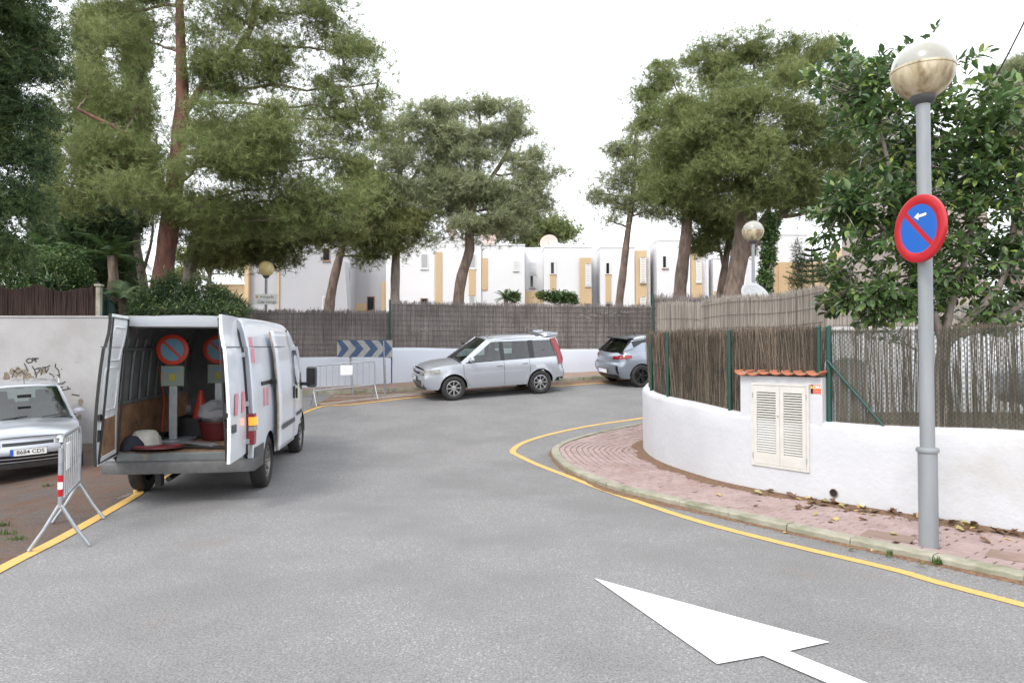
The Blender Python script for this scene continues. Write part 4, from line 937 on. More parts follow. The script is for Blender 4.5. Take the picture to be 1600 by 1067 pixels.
# crowd barriers
def barrier(label, A, B, H, leg, nb, plate, zA, zB, stripes=False, feet=.22):
    th = thing('crowd_barrier', label, 'barrier'); A, B = Vector(A), Vector(B); t = (B-A).normalized(); n = Vector((-t.y, t.x, 0)); L = (B-A).length; r = .019
    P = lambda s, h: Vector((A.x + t.x*s, A.y + t.y*s, zA + (zB-zA)*s/L + h)); c = .09
    mb = MB(); pts = [P(0, leg)] + [P(0, H-c)] + [P(c*(1-math.cos(a)), H-c+c*math.sin(a)) for a in (.5, 1.0, 1.57)] + [P(L-c*(1-math.cos(a)), H-c+c*math.sin(a)) for a in (1.57, 1.0, .5)] + [P(L, H-c), P(L, leg)]
    mb.tube(pts, r, 10); mb.build('frame', m_galv, th, smooth=50)
    mb = MB(); mb.tube([P(0, leg+.05), P(L, leg+.05)], r*.85, 8); mb.build('bottom_rail', m_galv, th, smooth=50)
    for k in range(nb):
        s = L*(k+1)/(nb+1); mb = MB(); mb.tube([P(s, leg+.05), P(s, H)], .008, 6); mb.build('bar', m_galv, th, smooth=60)
    for s in (0, L):
        for sg_ in (-1, 1):
            a = P(s, leg); q = a + n*sg_*feet; b = Vector((q.x, q.y, G(q.x, q.y)+.012)); mb = MB(); mb.tube([a + Vector((0,0,.03)), a + n*sg_*.02, a.lerp(b, .5), b], r*.9, 8); mb.build('leg', m_galv, th, smooth=50)
    s0, s1, h0, h1 = plate; mb = MB(); c0 = (P(s0, h0) + P(s1, h1))/2
    mb.box(c0, (abs(s1-s0), .02, abs(h1-h0)), Matrix.Rotation(math.atan2(t.y, t.x), 3, 'Z')); mb.build('plate', m_platew, th)
    if stripes:
        for k, m_ in enumerate((m_red, m_white, m_red)):
            mb = MB(); q = P(0, leg + .30 - k*.065); mb.lathe([(r+.001, 0), (r+.002, .003), (r+.002, .062), (r+.001, .065)], 12, None, (q.x, q.y, q.z-.065)); mb.build('tape_band', m_, th)
    return th
fl, frr = gp(57, 861), gp(136, 858); f3 = gp(154.5, 805)
nA = (fl + frr)/2; nA = Vector((nA.x, nA.y, 0)); tdir = Vector((-.33, .94, 0)).normalized(); nvec = Vector((-tdir.y, tdir.x, 0))
nA = Vector(((97-800)/F*6.38, 6.38, 0))
fb = Vector(((126-800)/F*7.45, 7.45, 0))
barrier('steel crowd barrier seen end on beside the parked car, red and white tape on it', nA, fb, at(97, 684, 6.38).z - G(nA.x, nA.y), .38, 8, (.28, .5, .68, .93), G(nA.x, nA.y), G(fb.x, fb.y), True, .235)
k1 = gp(490, 634.5); k2 = gp(585.5, 623)
a_ = Vector((k1.x, k1.y, 0)); b_ = Vector((k2.x, k2.y, 0))
barrier('steel crowd barrier standing under the chevron board by the far kerb', a_, b_, 1.03, .34, 9, (.72, 1.06, .72, .98), G(a_.x, a_.y), G(b_.x, b_.y), False, .2)
# overhead cable at top right
cbl = MB(); cbl.tube([at(1640, -60, 9.5), at(1598, 40, 10), at(1570, 95, 10.6), at(1540, 150, 11.3), at(1500, 215, 12.5)], .013, 6); tag(cbl.build('overhead_cable', m_blackp), 'thin black cable hanging across the sky at the upper right corner', 'cable')
# ------------------------------------------------------------------ vehicles
def pl(tab, x):
    if x <= tab[0][0]: return tab[0][1]
    for (a, b), (c, d) in zip(tab, tab[1:]):
        if x <= c: return b + (d-b)*(x-a)/(c-a)
    return tab[-1][1]
def wheel(parent, x, y, r, wd, out, rimmat, style, rr=.62, tyre='wheel'):
    """wheel as part: tyre, rim; out = +1 if the outer face looks to +y"""
    Mx = Matrix.Rotation(R(-90*out), 3, 'X'); o = (x, y, r)      # lathe z -> out*y
    h = wd/2; mb = MB()
    mb.lathe([(r*rr, h*.75), (r*(rr+.05), h*.92), (r*.86, h), (r*.95, h*.86), (r, h*.6), (r, -h*.6), (r*.95, -h*.86), (r*.86, -h), (r*rr, -h*.7)], 36, Mx, o)
    w_ = mb.build('wheel', m_black, parent, smooth=50)
    mb = MB(); q = rr
    mb.lathe([(r*q*1.02, h*.74), (r*q*.93, h*.80), (r*q*.90, h*.55), (r*q*.88, -h*.5)], 32, Mx, o)
    mb.build('rim', rimmat, w_, smooth=50)
    mb = MB(); mb.lathe([(r*q*.9, h*.05), (.001, h*.05)], 24, Mx, o); mb.build('brake_shadow', m_blackp, w_)
    mb = MB(); n, sw, zc = style
    for k in range(n):
        a = 2*math.pi*k/n; c, s = math.cos(a), math.sin(a)
        def P(rad, t, z): return Vector(o) + Mx @ Vector((rad*c - t*s, rad*s + t*c, z))
        r0, r1 = r*.10, r*q*.93; 
        for sgn in ((-1, 1) if n <= 5 else (0,)):
            dt = sgn*sw*.55*r
            vs = [P(r0, dt*.4 - sw*r*.5, h*zc), P(r0, dt*.4 + sw*r*.5, h*zc), P(r1, dt + sw*r*.6, h*.70), P(r1, dt - sw*r*.6, h*.70), P(r0, dt*.4 - sw*r*.5, h*.2), P(r0, dt*.4 + sw*r*.5, h*.2), P(r1, dt + sw*r*.6, h*.3), P(r1, dt - sw*r*.6, h*.3)]
            mb.add(vs, [(0,1,2,3), (0,3,7,4), (1,5,6,2)])
    mb.lathe([(.001, h*(zc+.05)), (r*.12, h*(zc+.04)), (r*.2, h*(zc-.1))], 16, Mx, o)
    mb.build('spokes', rimmat, w_)
    return w_
def make_car(name, label, D, group=None):
    th = thing(name, label, 'car', group=group); paint = D['paint']; xf, xr, hw = D['xf'], D['xr'], D['hw']; wf, wr, ra = D['ax']
    xs = set()
    for x in np.linspace(xr, xf, 46): xs.add(round(float(x), 3))
    for ax in (wf, wr):
        for a in np.linspace(0, math.pi, 21): xs.add(round(ax + ra*math.cos(a), 4))
    xs = sorted(xs); ys_ = []
    for x in xs:
        if not ys_ or x - ys_[-1] > .012: ys_.append(x)
    xs = ys_; rt = D['tyre']
    def bot(x):
        b = D['sill'](x)
        for ax in (wf, wr):
            if abs(x-ax) < ra: b = max(b, rt*1.02 + math.sqrt(max(0, ra*ra - (x-ax)**2)))
        return b
    plan = D['plan']; zp = D['zprof']; belt = D['belt']; topz = D['top']
    def Wd(x, z):
        return hw*pl(plan, x)*pl(zp, z) + (0.012 if D.get('flare') and any(abs(math.hypot(x-a, z-rt) - ra) < .05 and z > .25 for a in (wf, wr)) else 0)
    def xx(x, z, y=0):
        lf = max(0, (x-(xf-.5))/.5); lr = max(0, ((xr+.5)-x)/.5)
        return x - (xf - pl(D['nose'], z))*lf**2 + (pl(D['tail'], z) - xr)*lr**2
    zrows = D['zr']
    def P(x, z, s, off=0): return Vector((xx(x, z), s*(Wd(x, z) + off), z))
    body = MB()
    for s in (-1, 1):
        n0 = len(body.v)
        for x in xs:
            b = bot(x); t_ = belt(x)
            for z in zrows: zz = min(max(z, b), t_); body.v.append(tuple(P(x, zz, s)))
        m_ = len(zrows); body.f += [(n0+i*m_+j, n0+(i+1)*m_+j, n0+(i+1)*m_+j+1, n0+i*m_+j+1) for i in range(len(xs)-1) for j in range(m_-1)]
    # bonnet / boot deck from belt to centre line
    for (xa, xb) in D['decks']:
        seg = [x for x in xs if xa-.02 <= x <= xb+.02]
        body.grid(lambda u, v: (lambda x, y: Vector((xx(x, belt(x)) + .0, y*Wd(x, belt(x)), belt(x) + (topz(x)-belt(x))*(1-abs(y)**2.6))))(seg[min(len(seg)-1, int(round(u*(len(seg)-1))))], 2*v-1), len(seg)-1, 18)
    # nose and tail caps
    for (x, end, tab) in ((xf, 1, D['nose']), (xr, -1, D['tail'])):
        b, t_ = bot(x), belt(x); zz = [min(max(z, b), t_) for z in zrows]
        bow = D['bow']
        body.grid(lambda u, v: (lambda z, y: Vector((xx(x, z) + end*bow*(1-y*y), y*Wd(x, z), z + (0 if z < t_ - 1e-6 else (topz(x)-t_)*(1-abs(y)**2.6)))))(zz[int(round(u*(len(zz)-1)))], 2*v-1), len(zz)-1, 18)
    bo = body.build('body', paint, th, smooth=38, weld=True)
    # wheel wells and floor
    mb = MB()
    for ax in (wf, wr):
        for s in (-1, 1):
            mb.grid(lambda u, v: Vector((ax + (ra+.005)*math.cos(math.pi*u), s*(hw*.97 - .42*v), rt*1.02 + (ra+.005)*math.sin(math.pi*u))), 16, 1)
    mb.box(((xf+xr)/2, 0, D['sill'](0)+.06), (xf-xr-.25, hw*1.5, .08)); mb.box(((wf+wr)/2, 0, D['sill'](0)+.05), (wf-wr-2*ra, hw*1.86, .07))
    mb.build('underbody', m_blackp, th)
    # greenhouse
    rz = D['roof']; gw = D['gw']      # roof height along x ; half width at roof edge, belt
    def GW(x, z):
        b = belt(x); r_ = rz(x); t = max(0, min(1, (z-b)/max(.05, (D['roofref'] - b)))); return Wd(x, b)*(1-t) + gw*t - .02*t*(1-t)*0 - .01
    def GP(x, z, s, off=0): return Vector((x, s*(GW(x, z)+off), z))
    ra_, rb_ = D['roofx']; roof = MB(); edge = .05
    roof.grid(lambda u, v: (lambda x, y: Vector((x, y*GW(x, rz(x)-edge), rz(x) - edge*abs(y)**3.2)))(ra_ + (rb_-ra_)*u, 2*v-1), 16, 16); roof.build('roof', paint, th, smooth=True, solid=.025)
    for kind, poly in D['glazing']:
        for s in (-1, 1):
            mb = MB(); c = Vector((sum(p[0] for p in poly)/len(poly), sum(p[1] for p in poly)/len(poly), 0))
            mb.v = [tuple(GP(x, z, s, -.012)) for x, z in poly]; mb.f = [tuple(range(len(poly)))]; mb.build('side_window', m_glassd if kind == 'd' else m_glass, th, fixn=False)
    for mt, poly in D['pillars']:
        for s in (-1, 1):
            mb = MB(); n = len(poly); mb.v = [tuple(GP(x, z, s, .0)) for x, z in poly] + [tuple(GP(x, z, s, -.04)) for x, z in poly]
            mb.f = [tuple(range(n)), tuple(range(2*n-1, n-1, -1))] + [(i, (i+1)%n, (i+1)%n+n, i+n) for i in range(n)]; mb.build('pillar', mt, th)
    # windscreen, rear window
    for nm, (x0, z0), (x1, z1), gm in ((('windscreen'), D['ws'][0], D['ws'][1], m_glass), ('rear_window', D['rw'][0], D['rw'][1], m_glassd if D.get('rdark') else m_glass)):
        mb = MB(); bw_ = .07 if nm == 'windscreen' else -.04
        def fn(u, v):
            x = x0 + (x1-x0)*u; z = z0 + (z1-z0)*u; y = 2*v-1; wA = GW(x0, z0)*.93; wB = (gw)*.93; wy = wA + (wB-wA)*u
            return Vector((x + bw_*(1-y*y), y*wy, z + .01*(1-y*y)))
        mb.grid(fn, 6, 12); mb.build(nm, gm, th, smooth=True)
        for s in (-1, 1):
            wA = GW(x0, z0); wB = gw; mb = MB()
            mb.add([(x0-.015, s*wA*1.0, z0-.02), (x0+.01, s*wA*.92, z0-.02), (x1+.01, s*wB*.92, z1+.012), (x1-.03, s*wB*1.0, z1-.02)], [(0,1,2,3)]); mb.build('screen_pillar', paint if not D.get('blackpil') else m_blackp, th, solid=.03)
        mb = MB(); mb.grid(lambda u, v: Vector((x0 + (bw_*1.04)*(1-(2*v-1)**2) + (.03 if nm=='windscreen' else -.02)*(1-u) - .01*u, (2*v-1)*GW(x0, z0)*.95, z0 - .035*(1-u) + .008*u)), 1, 12); mb.build('screen_seal', m_blackp, th)
    # interior
    mb = MB(); mb.box(((wf+wr)/2-.1, 0, .55), (2.3, hw*1.6, .1)); dsh = D['ws'][0]; mb.box((dsh[0]-.28, 0, dsh[1]-.12), (.4, hw*1.6, .16)); mb.build('dashboard', m_int, th, bevel=.03)
    for sx in D['seats']:
        for s in (-1, 1):
            mb = MB(); mb.box((sx, s*.36, .62), (.5, .5, .18)); mb.box((sx-.28, s*.36, .92), (.12, .48, .56), Matrix.Rotation(R(-12), 3, 'Y')); mb.box((sx-.36, s*.36, 1.27), (.08, .24, .18)); mb.build('seat', m_seat, th, bevel=.04)
    mb = MB(); mb.lathe([(.18, -.012), (.19, 0), (.18, .012)], 20, Matrix.Rotation(R(65), 3, 'Y'), (D['seats'][0]+.42, .36, dsh[1]+.0)); mb.build('steering_wheel', m_blackp, th)
    # doors: panels a hair proud of the body with dark shut lines round them
    for (xa, xb, zb) in D['doors']:
        for s in (-1, 1):
            mb = MB(); zt = lambda x: belt(x) - .012
            def cl_(x, z):
                for ax in (wf, wr):
                    d = math.hypot(x-ax, z-rt*1.02)
                    if d < ra+.05: 
                        x = ax + (x-ax)*(ra+.05)/max(d, .01) if abs(x-ax) > .1 else x
                return x, z
            def fn(u, v):
                z = zb + (zt((xa+xb)/2) - zb)*v; x = xa + (xb-xa)*u; x, z = cl_(x, z); return P(x, min(z, zt(x)), s, .0035)
            mb.grid(fn, 8, 10); dr = mb.build('door', paint, th, smooth=True, fixn=True)
            mb = MB()
            for xe in (xa-.006, xb+.006):
                pts = []
                for q in range(9): z = zb + (zt(xe)-zb)*q/8; a, b = cl_(xe, z); pts.append(P(a, b, s, .0012))
                mb.tube(pts, .0045, 4, False)
            mb.build('shut_line', m_blackp, dr, fixn=False)
            mb = MB(); hx = xa + .13; hz = belt(hx) - .11; c = P(hx, hz, s, .022); mb.box(c, (.17, .028, .035)); mb.build('handle', D.get('hmat', paint), dr, bevel=.008)
    if D.get('crease'):
        for s in (-1, 1): mb = MB(); z = D['crease']; mb.tube([P(x, z, s, .002) for x in np.linspace(wr+ra+.05, wf-ra-.05, 12)], .005, 6); mb.build('side_moulding', paint, th, smooth=50)
    for ax in (wf, wr):
        for s in (-1, 1): wheel(th, ax, s*(hw-.10), rt, .2, s, D['rim'], D['spk'], D.get('rr', .62))
    for s in (-1, 1):
        x, z = D['mirror']; mb = MB(); y = s*(GW(x, z)+.11); mb.lathe([(.001,-.05), (.06,-.045), (.085,-.01), (.08,.04), (.001,.05)], 14, Matrix.Rotation(R(90), 3, 'Y') @ Matrix.Diagonal((.85, 1.35, 1)), (x, y, z)); mr = mb.build('wing_mirror', paint, th, smooth=60)
        mb = MB(); mb.tube([(x, s*GW(x, z-.05), z-.06), (x, y, z-.04)], .02, 6); mb.build('mirror_arm', m_blackp, mr)
    D['P'] = P; D['GW'] = GW; D['Wd'] = Wd; D['xx'] = xx
    return th
def facepatch(D, end, ya, yb, za, zb, off, nm, mat, parent, ny=8, nz=4, taper=None, bev=None):
    """patch lying on the nose (+1) or tail (-1) of a car"""
    x = D['xf'] if end > 0 else D['xr']; mb = MB()
    def fn(u, v):
        z = za + (zb-za)*v; yy = ya + (yb-ya)*u
        if taper: z = taper(yy, z, v)
        y = max(-1, min(1, yy/ D['Wd'](x, z))); bow = D['bow']
        return Vector((D['xx'](x, z) + end*(bow*(1-y*y) + off), yy, z))
    mb.grid(fn, ny, nz); o = mb.build(nm, mat, parent, smooth=True); return o
def place_car(th, fl_, rl_, wb_, hwid, side):
    """set the car so that its near front and rear wheels stand at ground points fl_, rl_ ; side=+1: these are its left wheels"""
    f = Vector((fl_.x, fl_.y, 0)); r = Vector((rl_.x, rl_.y, 0)); h = (f-r).normalized(); left = Vector((-h.y, h.x, 0))
    mid = (f+r)/2 - left*side*hwid; 
    zf = G((mid+h*wb_/2).x, (mid+h*wb_/2).y); zr = G((mid-h*wb_/2).x, (mid-h*wb_/2).y)
    def gl_(sgn): p = mid + left*sgn*hwid; return G(p.x, p.y)
    X = (h*wb_ + Vector((0,0,zf-zr))).normalized(); Yv = (left*2*hwid + Vector((0,0,gl_(1)-gl_(-1)))).normalized(); Z = X.cross(Yv).normalized(); Yv = Z.cross(X)
    th.matrix_world = basis(X, Yv, Z, (mid.x, mid.y, (zf+zr)/2))
    return th
def plate(parent, Mx, txt, w_=.52, h_=.11):
    p = MB(); p.box((0,0,0), (w_+.012, h_+.012, .010)); b = p.build('number_plate', m_blackp, parent); b.matrix_local = Mx
    p = MB(); p.box((0,0,.007), (w_, h_, .006)); p.build('plate_face', m_platew, b)
    p = MB(); p.box((-w_/2+.022, 0, .0085), (.044, h_, .005)); p.build('blue_band', m_plateb, b)
    put_text('lettering', txt, .098, m_blackp, b, Matrix.Translation((.025, -.002, .0108)), bold=.0012, xscale=.98)
# --- silver compact off-roader (two of them)
def hrv(label, rails, spoiler):
    top = lambda x: pl([(-2.0, 1.04), (.85, 1.03), (1.0, 1.03), (1.4, 1.0), (1.75, .945), (1.9, .90), (2.0, .83)], x)
    D = dict(paint=m_silver, xf=2.0, xr=-2.0, hw=.85, ax=(1.22, -1.24, .375), tyre=.325, sill=lambda x: .30 if -1.65 < x < 1.6 else .30 + .04*abs(x-1.6),
        plan=[(-2.0,.86), (-1.9,.935), (-1.6,.98), (-1.2,1), (1.3,1), (1.6,.975), (1.8,.93), (1.92,.88), (2.0,.80)],
        zprof=[(.2,.94), (.4,.985), (.62,1), (.8,.985), (.93,.955), (1.05,.91)],
        belt=lambda x: pl([(-2.0, 1.02), (-1.0, 1.0), (.6, .965), (1.0, .955), (1.5, .93), (1.8, .88), (2.0, .81)], x), top=top,
        nose=[(.25, 1.88), (.4, 1.97), (.55, 2.0), (.66, 1.98), (.78, 1.93)], tail=[(.25,-1.9), (.45,-1.99), (.6,-2.0), (.68,-1.95), (1.04,-1.92)],
        zr=[.25,.33,.42,.5,.58,.66,.72,.78,.84,.88,.92,.955,1.0,1.05], decks=[(.92, 2.0)], bow=.10, roofx=(-1.78, .22), roofref=1.52, gw=.60,
        roof=lambda x: pl([(-1.8,1.55), (-1.2,1.60), (-.4,1.615), (.0,1.60), (.25,1.56)], x),
        glazing=[('c', [(.82,.985), (.15,1.44), (.05,1.47), (-.15,1.475), (-.15,.985)]), ('c', [(-.2,.985), (-.2,1.475), (-.98,1.475), (-1.02,.99)]), ('d', [(-1.08,.99), (-1.05,1.475), (-1.66,1.45), (-1.78,1.01)])],
        pillars=[(m_blackp, [(-.12,.965), (-.12,1.50), (-.23,1.50), (-.23,.965)]), (m_blackp, [(-.96,.965), (-.95,1.50), (-1.09,1.50), (-1.1,.97)]), (m_silver, [(-1.76,1.0), (-1.62,1.5), (-1.8,1.54), (-1.93,1.0)]),
                 (m_silver, [(.98,.955), (.87,.955), (.12,1.47), (-.05,1.49), (-.05,1.55), (.22,1.535)]), (m_silver, [(.22,1.485), (.22,1.54), (-1.8,1.53), (-1.62,1.465)]), (m_blackp, [(.9,.955), (.85,.985), (-1.8,1.005), (-1.82,.97)])],
        ws=((1.0,1.0), (.2,1.545)), rw=((-1.93,1.02), (-1.80,1.50)), seats=(.1, -.8), doors=[(-.19,.93,.34), (-.93,-.20,.34)], crease=.70, rim=m_rim, spk=(8,.085,.55), mirror=(.72, 1.06), flare=1, hmat=m_silver)
    th = make_car('parked_car', label, D); P, GW = D['P'], D['GW']
    # bumper lower lip, grille, lamps
    facepatch(D, 1, -.80*.84, .80*.84, .30, .40, .012, 'bumper_lip', m_plas, th, 12)
    facepatch(D, 1, -.52, .52, .375, .545, .004, 'lower_grille', m_blackp, th, 10); facepatch(D, 1, -.50, .50, .475, .495, .012, 'grille_bar', m_silver, th, 10); facepatch(D, 1, -.50, .50, .415, .432, .012, 'grille_bar', m_silver, th, 10)
    facepatch(D, 1, -.37, .37, .70, .755, .006, 'upper_grille', m_blackp, th, 10)
    for s in (-1, 1):
        mb = MB()
        def fl_(u, v, s=s):
            # lamp wraps from nose onto wing
            t = u; z = .695 + (.10 + .025*t)*v + .03*t
            if t < .5: yy = .40 + .26*(t/.5); y = yy/D['Wd'](2.0, z); return Vector((D['xx'](2.0, z) + .10*(1-y*y) + .022 - .03*v*v, s*yy, z))
            x = 2.0 - .42*((t-.5)/.5); return P(x, min(z, D['belt'](x)-.004), s, .014)
        mb.grid(fl_, 12, 5); hl = mb.build('headlight', m_lampcl, th, smooth=True)
        for (yy, rr_) in ((.47, .062), (.61, .055)):
            mb = MB(); y = yy/D['Wd'](2.0, .72); mb.lathe([(rr_, .0), (rr_*.85, .012), (.001, .02)], 16, Matrix.Rotation(R(90), 3, 'Y'), (D['xx'](2.0,.72) + .10*(1-y*y) + .016, s*yy, .755)); mb.build('lamp_lens', m_rim, hl, smooth=True)
        y = .58; mb = MB(); mb.lathe([(.05, 0), (.042, .012), (.001, .016)], 14, Matrix.Rotation(R(90), 3, 'Y'), (D['xx'](2.0,.42) + .10*(1-(y/.7)**2) + .012, s*y, .42)); mb.build('fog_lamp', m_lampcl, th, smooth=True)
        mb = MB(); pts = [(-1.93, .93), (-1.90, .80), (-1.80, .80), (-1.78, 1.0), (-1.70, 1.25), (-1.62, 1.50), (-1.76, 1.52), (-1.86, 1.25), (-1.92, 1.02)]
        lo = [p for p in pts]
        mb.v = [tuple(Vector((x, s*((GW(x, z) if z > 1.0 else D['Wd'](x, z)) + .012), z))) for x, z in lo]; mb.f = [tuple(range(len(lo)))]
        mb.build('tail_lamp', m_lampred, th, solid=.03)
        if rails: mb = MB(); mb.tube([(.05, s*.60, 1.57), (0, s*.60, 1.63), (-.1, s*.60, 1.655), (-1.5, s*.60, 1.64), (-1.65, s*.6, 1.56)], .018, 8); mb.build('roof_rail', m_silver, th, smooth=60)
    plate(th, basis((0,1,0), (0,0,1), (1,0,0), (D['xx'](2.0,.58)+.115, 0, .59)), '8684 CDS')
    mb = MB(); mb.lathe([(.055,-.002), (.055,.006), (.042,.006), (.042,-.002)], 20, Matrix.Rotation(R(80), 3, 'Y') @ Matrix.Diagonal((.7,1,1)), (D['xx'](2.0,.76)+.09, 0, .755)); mb.build('badge', m_rim, th)
    for s in (-.35, .25): mb = MB(); mb.tube([(1.06, s, 1.045), (.98, s+.38, 1.07)], .011, 5); mb.build('wiper', m_blackp, th)
    mb = MB(); mb.tube([(.12, .02 if rails else .35, 1.60), (.0, .02 if rails else .35, 1.80 if rails else 1.69)], .008, 5); mb.build('aerial', m_blackp, th)
    facepatch(D, -1, -.6, .6, .34, .44, .012, 'bumper_lip', m_plas, th, 10)
    mb = MB(); mb.box((-1.95, 0, 1.01), (.05, 1.3, .05)); mb.build('tailgate_edge', m_silver, th, bevel=.01)
    if spoiler:
        mb = MB(); mb.grid(lambda u, v: Vector((-1.45 - .42*u, (2*v-1)*.60, 1.59 + .06*math.sin(math.pi*.5*u) - .02*abs(2*v-1)**3)), 6, 10); sp_ = mb.build('roof_spoiler', m_silver, th, smooth=True, solid=.03)
        for s in (-1, 1): mb = MB(); mb.box((-1.72, s*.56, 1.60), (.3, .06, .12)); mb.build('spoiler_foot', m_silver, sp_, bevel=.01)
        mb = MB(); mb.grid(lambda u, v: Vector((-1.30 - .16*u, (2*v-1)*.40, 1.622 + .03*u)), 2, 4); mb.build('spoiler_recess', m_blackp, sp_)
    mb = MB(); mb.box((.72, 0, 1.42), (.03, .22, .06)); mb.build('rear_view_mirror', m_blackp, th)
    return th
c2_ = hrv('silver estate car with roof spoiler, parked alone along the far kerb', False, True)
fA = Vector((-1.62, 18.35, 0)); fA = Vector(((709-800)/F*18.35, 18.35, 0)); rA = Vector(((842-800)/F*19.15, 19.15, 0))
place_car(c2_, fA, rA, 2.46, .75, 1)
c1_ = hrv('silver car with plate 8684 CDS parked nose out before the graffiti wall', True, False)
hd = Vector((.60, -.80, 0)).normalized(); lf = Vector((-hd.y, hd.x, 0)); nose = Vector(((50-800)/F*12.1, 12.1, 0)); wl = nose - hd*.85 + lf*.75
place_car(c1_, wl, wl - hd*2.46, 2.46, .75, 1)
# --- newer silver hatchback, tail towards us
topc = lambda x: pl([(-2.0, .98), (.9, .98), (1.3, .93), (1.8, .83), (2.06, .70)], x)
DC = dict(paint=m_silver_d, xf=2.06, xr=-2.0, hw=.885, ax=(1.2, -1.34, .355), tyre=.325, sill=lambda x: .26,
    plan=[(-2.0,.80), (-1.9,.90), (-1.7,.965), (-1.3,1), (1.3,1), (1.7,.95), (1.95,.86), (2.06,.74)],
    zprof=[(.2,.92), (.45,.985), (.7,1), (.85,.975), (.95,.93), (1.05,.87)],
    belt=lambda x: pl([(-2.0, 1.0), (-1.3, 1.0), (.6, .92), (1.0, .90), (1.6, .82), (2.06, .66)], x), top=topc,
    nose=[(.2,1.95), (.4,2.05), (.6,2.06), (.75,1.98)], tail=[(.2,-1.82), (.35,-1.93), (.5,-2.0), (.66,-2.0), (.72,-1.93), (.88,-1.93), (1.0,-1.84)],
    zr=[.2,.27,.35,.43,.5,.58,.66,.72,.78,.84,.88,.92,.96,1.0], decks=[(.92, 2.06)], bow=.14, roofx=(-1.5, .3), roofref=1.40, gw=.56,
    roof=lambda x: pl([(-1.55,1.36), (-.9,1.425), (-.2,1.44), (.3,1.40)], x),
    glazing=[('d', [(.8,.94), (.2,1.30), (-.2,1.335), (-.2,.95)]), ('d', [(-.26,.95), (-.26,1.335), (-.85,1.30), (-1.12,1.14), (-1.05,1.0)])],
    pillars=[(m_blackp, [(-.18,.92), (-.18,1.36), (-.28,1.36), (-.28,.92)]), (m_silver_d, [(-.98,.99), (-1.06,1.13), (-.82,1.29), (-1.2,1.25), (-1.62,1.1), (-1.86,.99)]), (m_blackp, [(-.2,1.33), (-.85,1.295), (-1.2,1.245), (-1.5,1.14), (-1.5,1.30), (-.9,1.37), (.25,1.37), (.25,1.29)]),
             (m_silver_d, [(1.0,.90), (.85,.92), (.15,1.30), (.25,1.37)]), (m_silver_d, [(-1.5,1.12), (-1.86,.99), (-1.8,1.08), (-1.52,1.30)])],
    ws=((.98,.95), (.3,1.385)), rw=((-1.86,1.0), (-1.52,1.31)), rdark=0, blackpil=1, seats=(.1,-.7), doors=[(-.25,.9,.30), (-1.0,-.26,.32)], rim=m_blackp, spk=(5,.07,.5), mirror=(.72, 1.0), rr=.68)
c3_ = make_car('parked_car', 'newer silver hatchback with black wheels, half hidden by the heather fence corner', DC)
for s in (-1, 1):
    mb = MB()
    def tl(u, v, s=s):
        z = .80 + .05*u + (.115 - .06*abs(u-.45))*v
        if u < .45: yy = .42 + .24*(u/.45); y = yy/DC['Wd'](-2.0, z); return Vector((DC['xx'](-2.0, z) - .14*(1-y*y) - .012, s*yy, z))
        x = -2.0 + .36*((u-.45)/.55); return DC['P'](x, z, s, .012)
    mb.grid(tl, 12, 3); mb.build('tail_lamp', m_lampred, c3_, smooth=True)
    facepatch(DC, -1, s*.60, s*.68, .40, .62, .006, 'bumper_slot', m_blackp, c3_, 3)
facepatch(DC, -1, -.62, .62, .24, .36, .010, 'diffuser', m_blackp, c3_, 12)
plate(c3_, basis((0,-1,0), (0,0,1), (-1,0,0), (DC['xx'](-2.0,.46)-.155, 0, .45)), '')
mb = MB(); mb.grid(lambda u, v: Vector((-1.40 - .26*u, (2*v-1)*.54, 1.405 - .015*u)), 3, 8); mb.build('roof_spoiler', m_blackp, c3_, smooth=True, solid=.04)
mb = MB(); mb.tube([(-1.0, 0, 1.43), (-1.1, 0, 1.53)], .012, 5); mb.build('aerial', m_blackp, c3_)
mb = MB(); mb.lathe([(.055,0), (.055,.008), (.04,.008), (.04,0)], 18, Matrix.Rotation(R(-90), 3, 'Y'), (DC['xx'](-2.0,.86)-.145, 0, .84)); mb.build('badge', m_rim, c3_)
mb = MB(); mb.tube([(-1.90, 0, 1.03), (-1.80, -.28, 1.10)], .012, 5); mb.build('wiper', m_blackp, c3_)
hC = Vector((.93, .36, 0)).normalized(); rw_ = Vector(((1003-800)/F*20.0, 20.0, 0)); place_car(c3_, rw_ + hC*2.54, rw_, 2.54, .78, -1)
# grey car glimpsed behind the reeds at far right
DC2 = dict(DC); c4_ = make_car('parked_car', 'grey car glimpsed through the reeds at the right edge', DC2)
place_car(c4_, Vector((8.3, 9.6, 0)), Vector((10.8, 9.3, 0)), 2.54, .78, 1); c4_.location.z = .80
# ------------------------------------------------------------------ delivery van
van = thing('delivery_van', 'white panel van with rear doors wide open, hazard lamp lit, loaded with road signs', 'van')
XR, XF, WBv = -.93, 3.90, 2.93
def vtop(x): return pl([(-.93,2.27), (-.6,2.295), (.6,2.31), (1.9,2.30), (2.2,2.26), (2.42,2.16), (3.1,1.50), (3.2,1.36), (3.55,1.20), (3.8,1.02), (3.9,.80)], x)
VZ = [(.3,.95), (.5,.975), (.8,.985), (1.0,.985), (1.2,.975), (1.45,.955), (1.7,.93), (1.895,.905), (1.90,.892), (2.1,.845), (2.2,.80), (2.3,.74)]
def vplan(x): return pl([(-.93,.985), (-.8,1), (2.6,1), (3.2,.965), (3.6,.90), (3.9,.72)], x)
def VW(x, z): return pl(VZ, z)*vplan(x)
VA = (0.0, WBv); VRa = .40
def vbot(x):
    b = .40
    for ax in VA:
        if abs(x-ax) < VRa: b = max(b, .36 + math.sqrt(VRa**2 - (x-ax)**2))
    return b
SL = (.78, 1.95, .50, 2.08)     # side door opening (right side, -y)
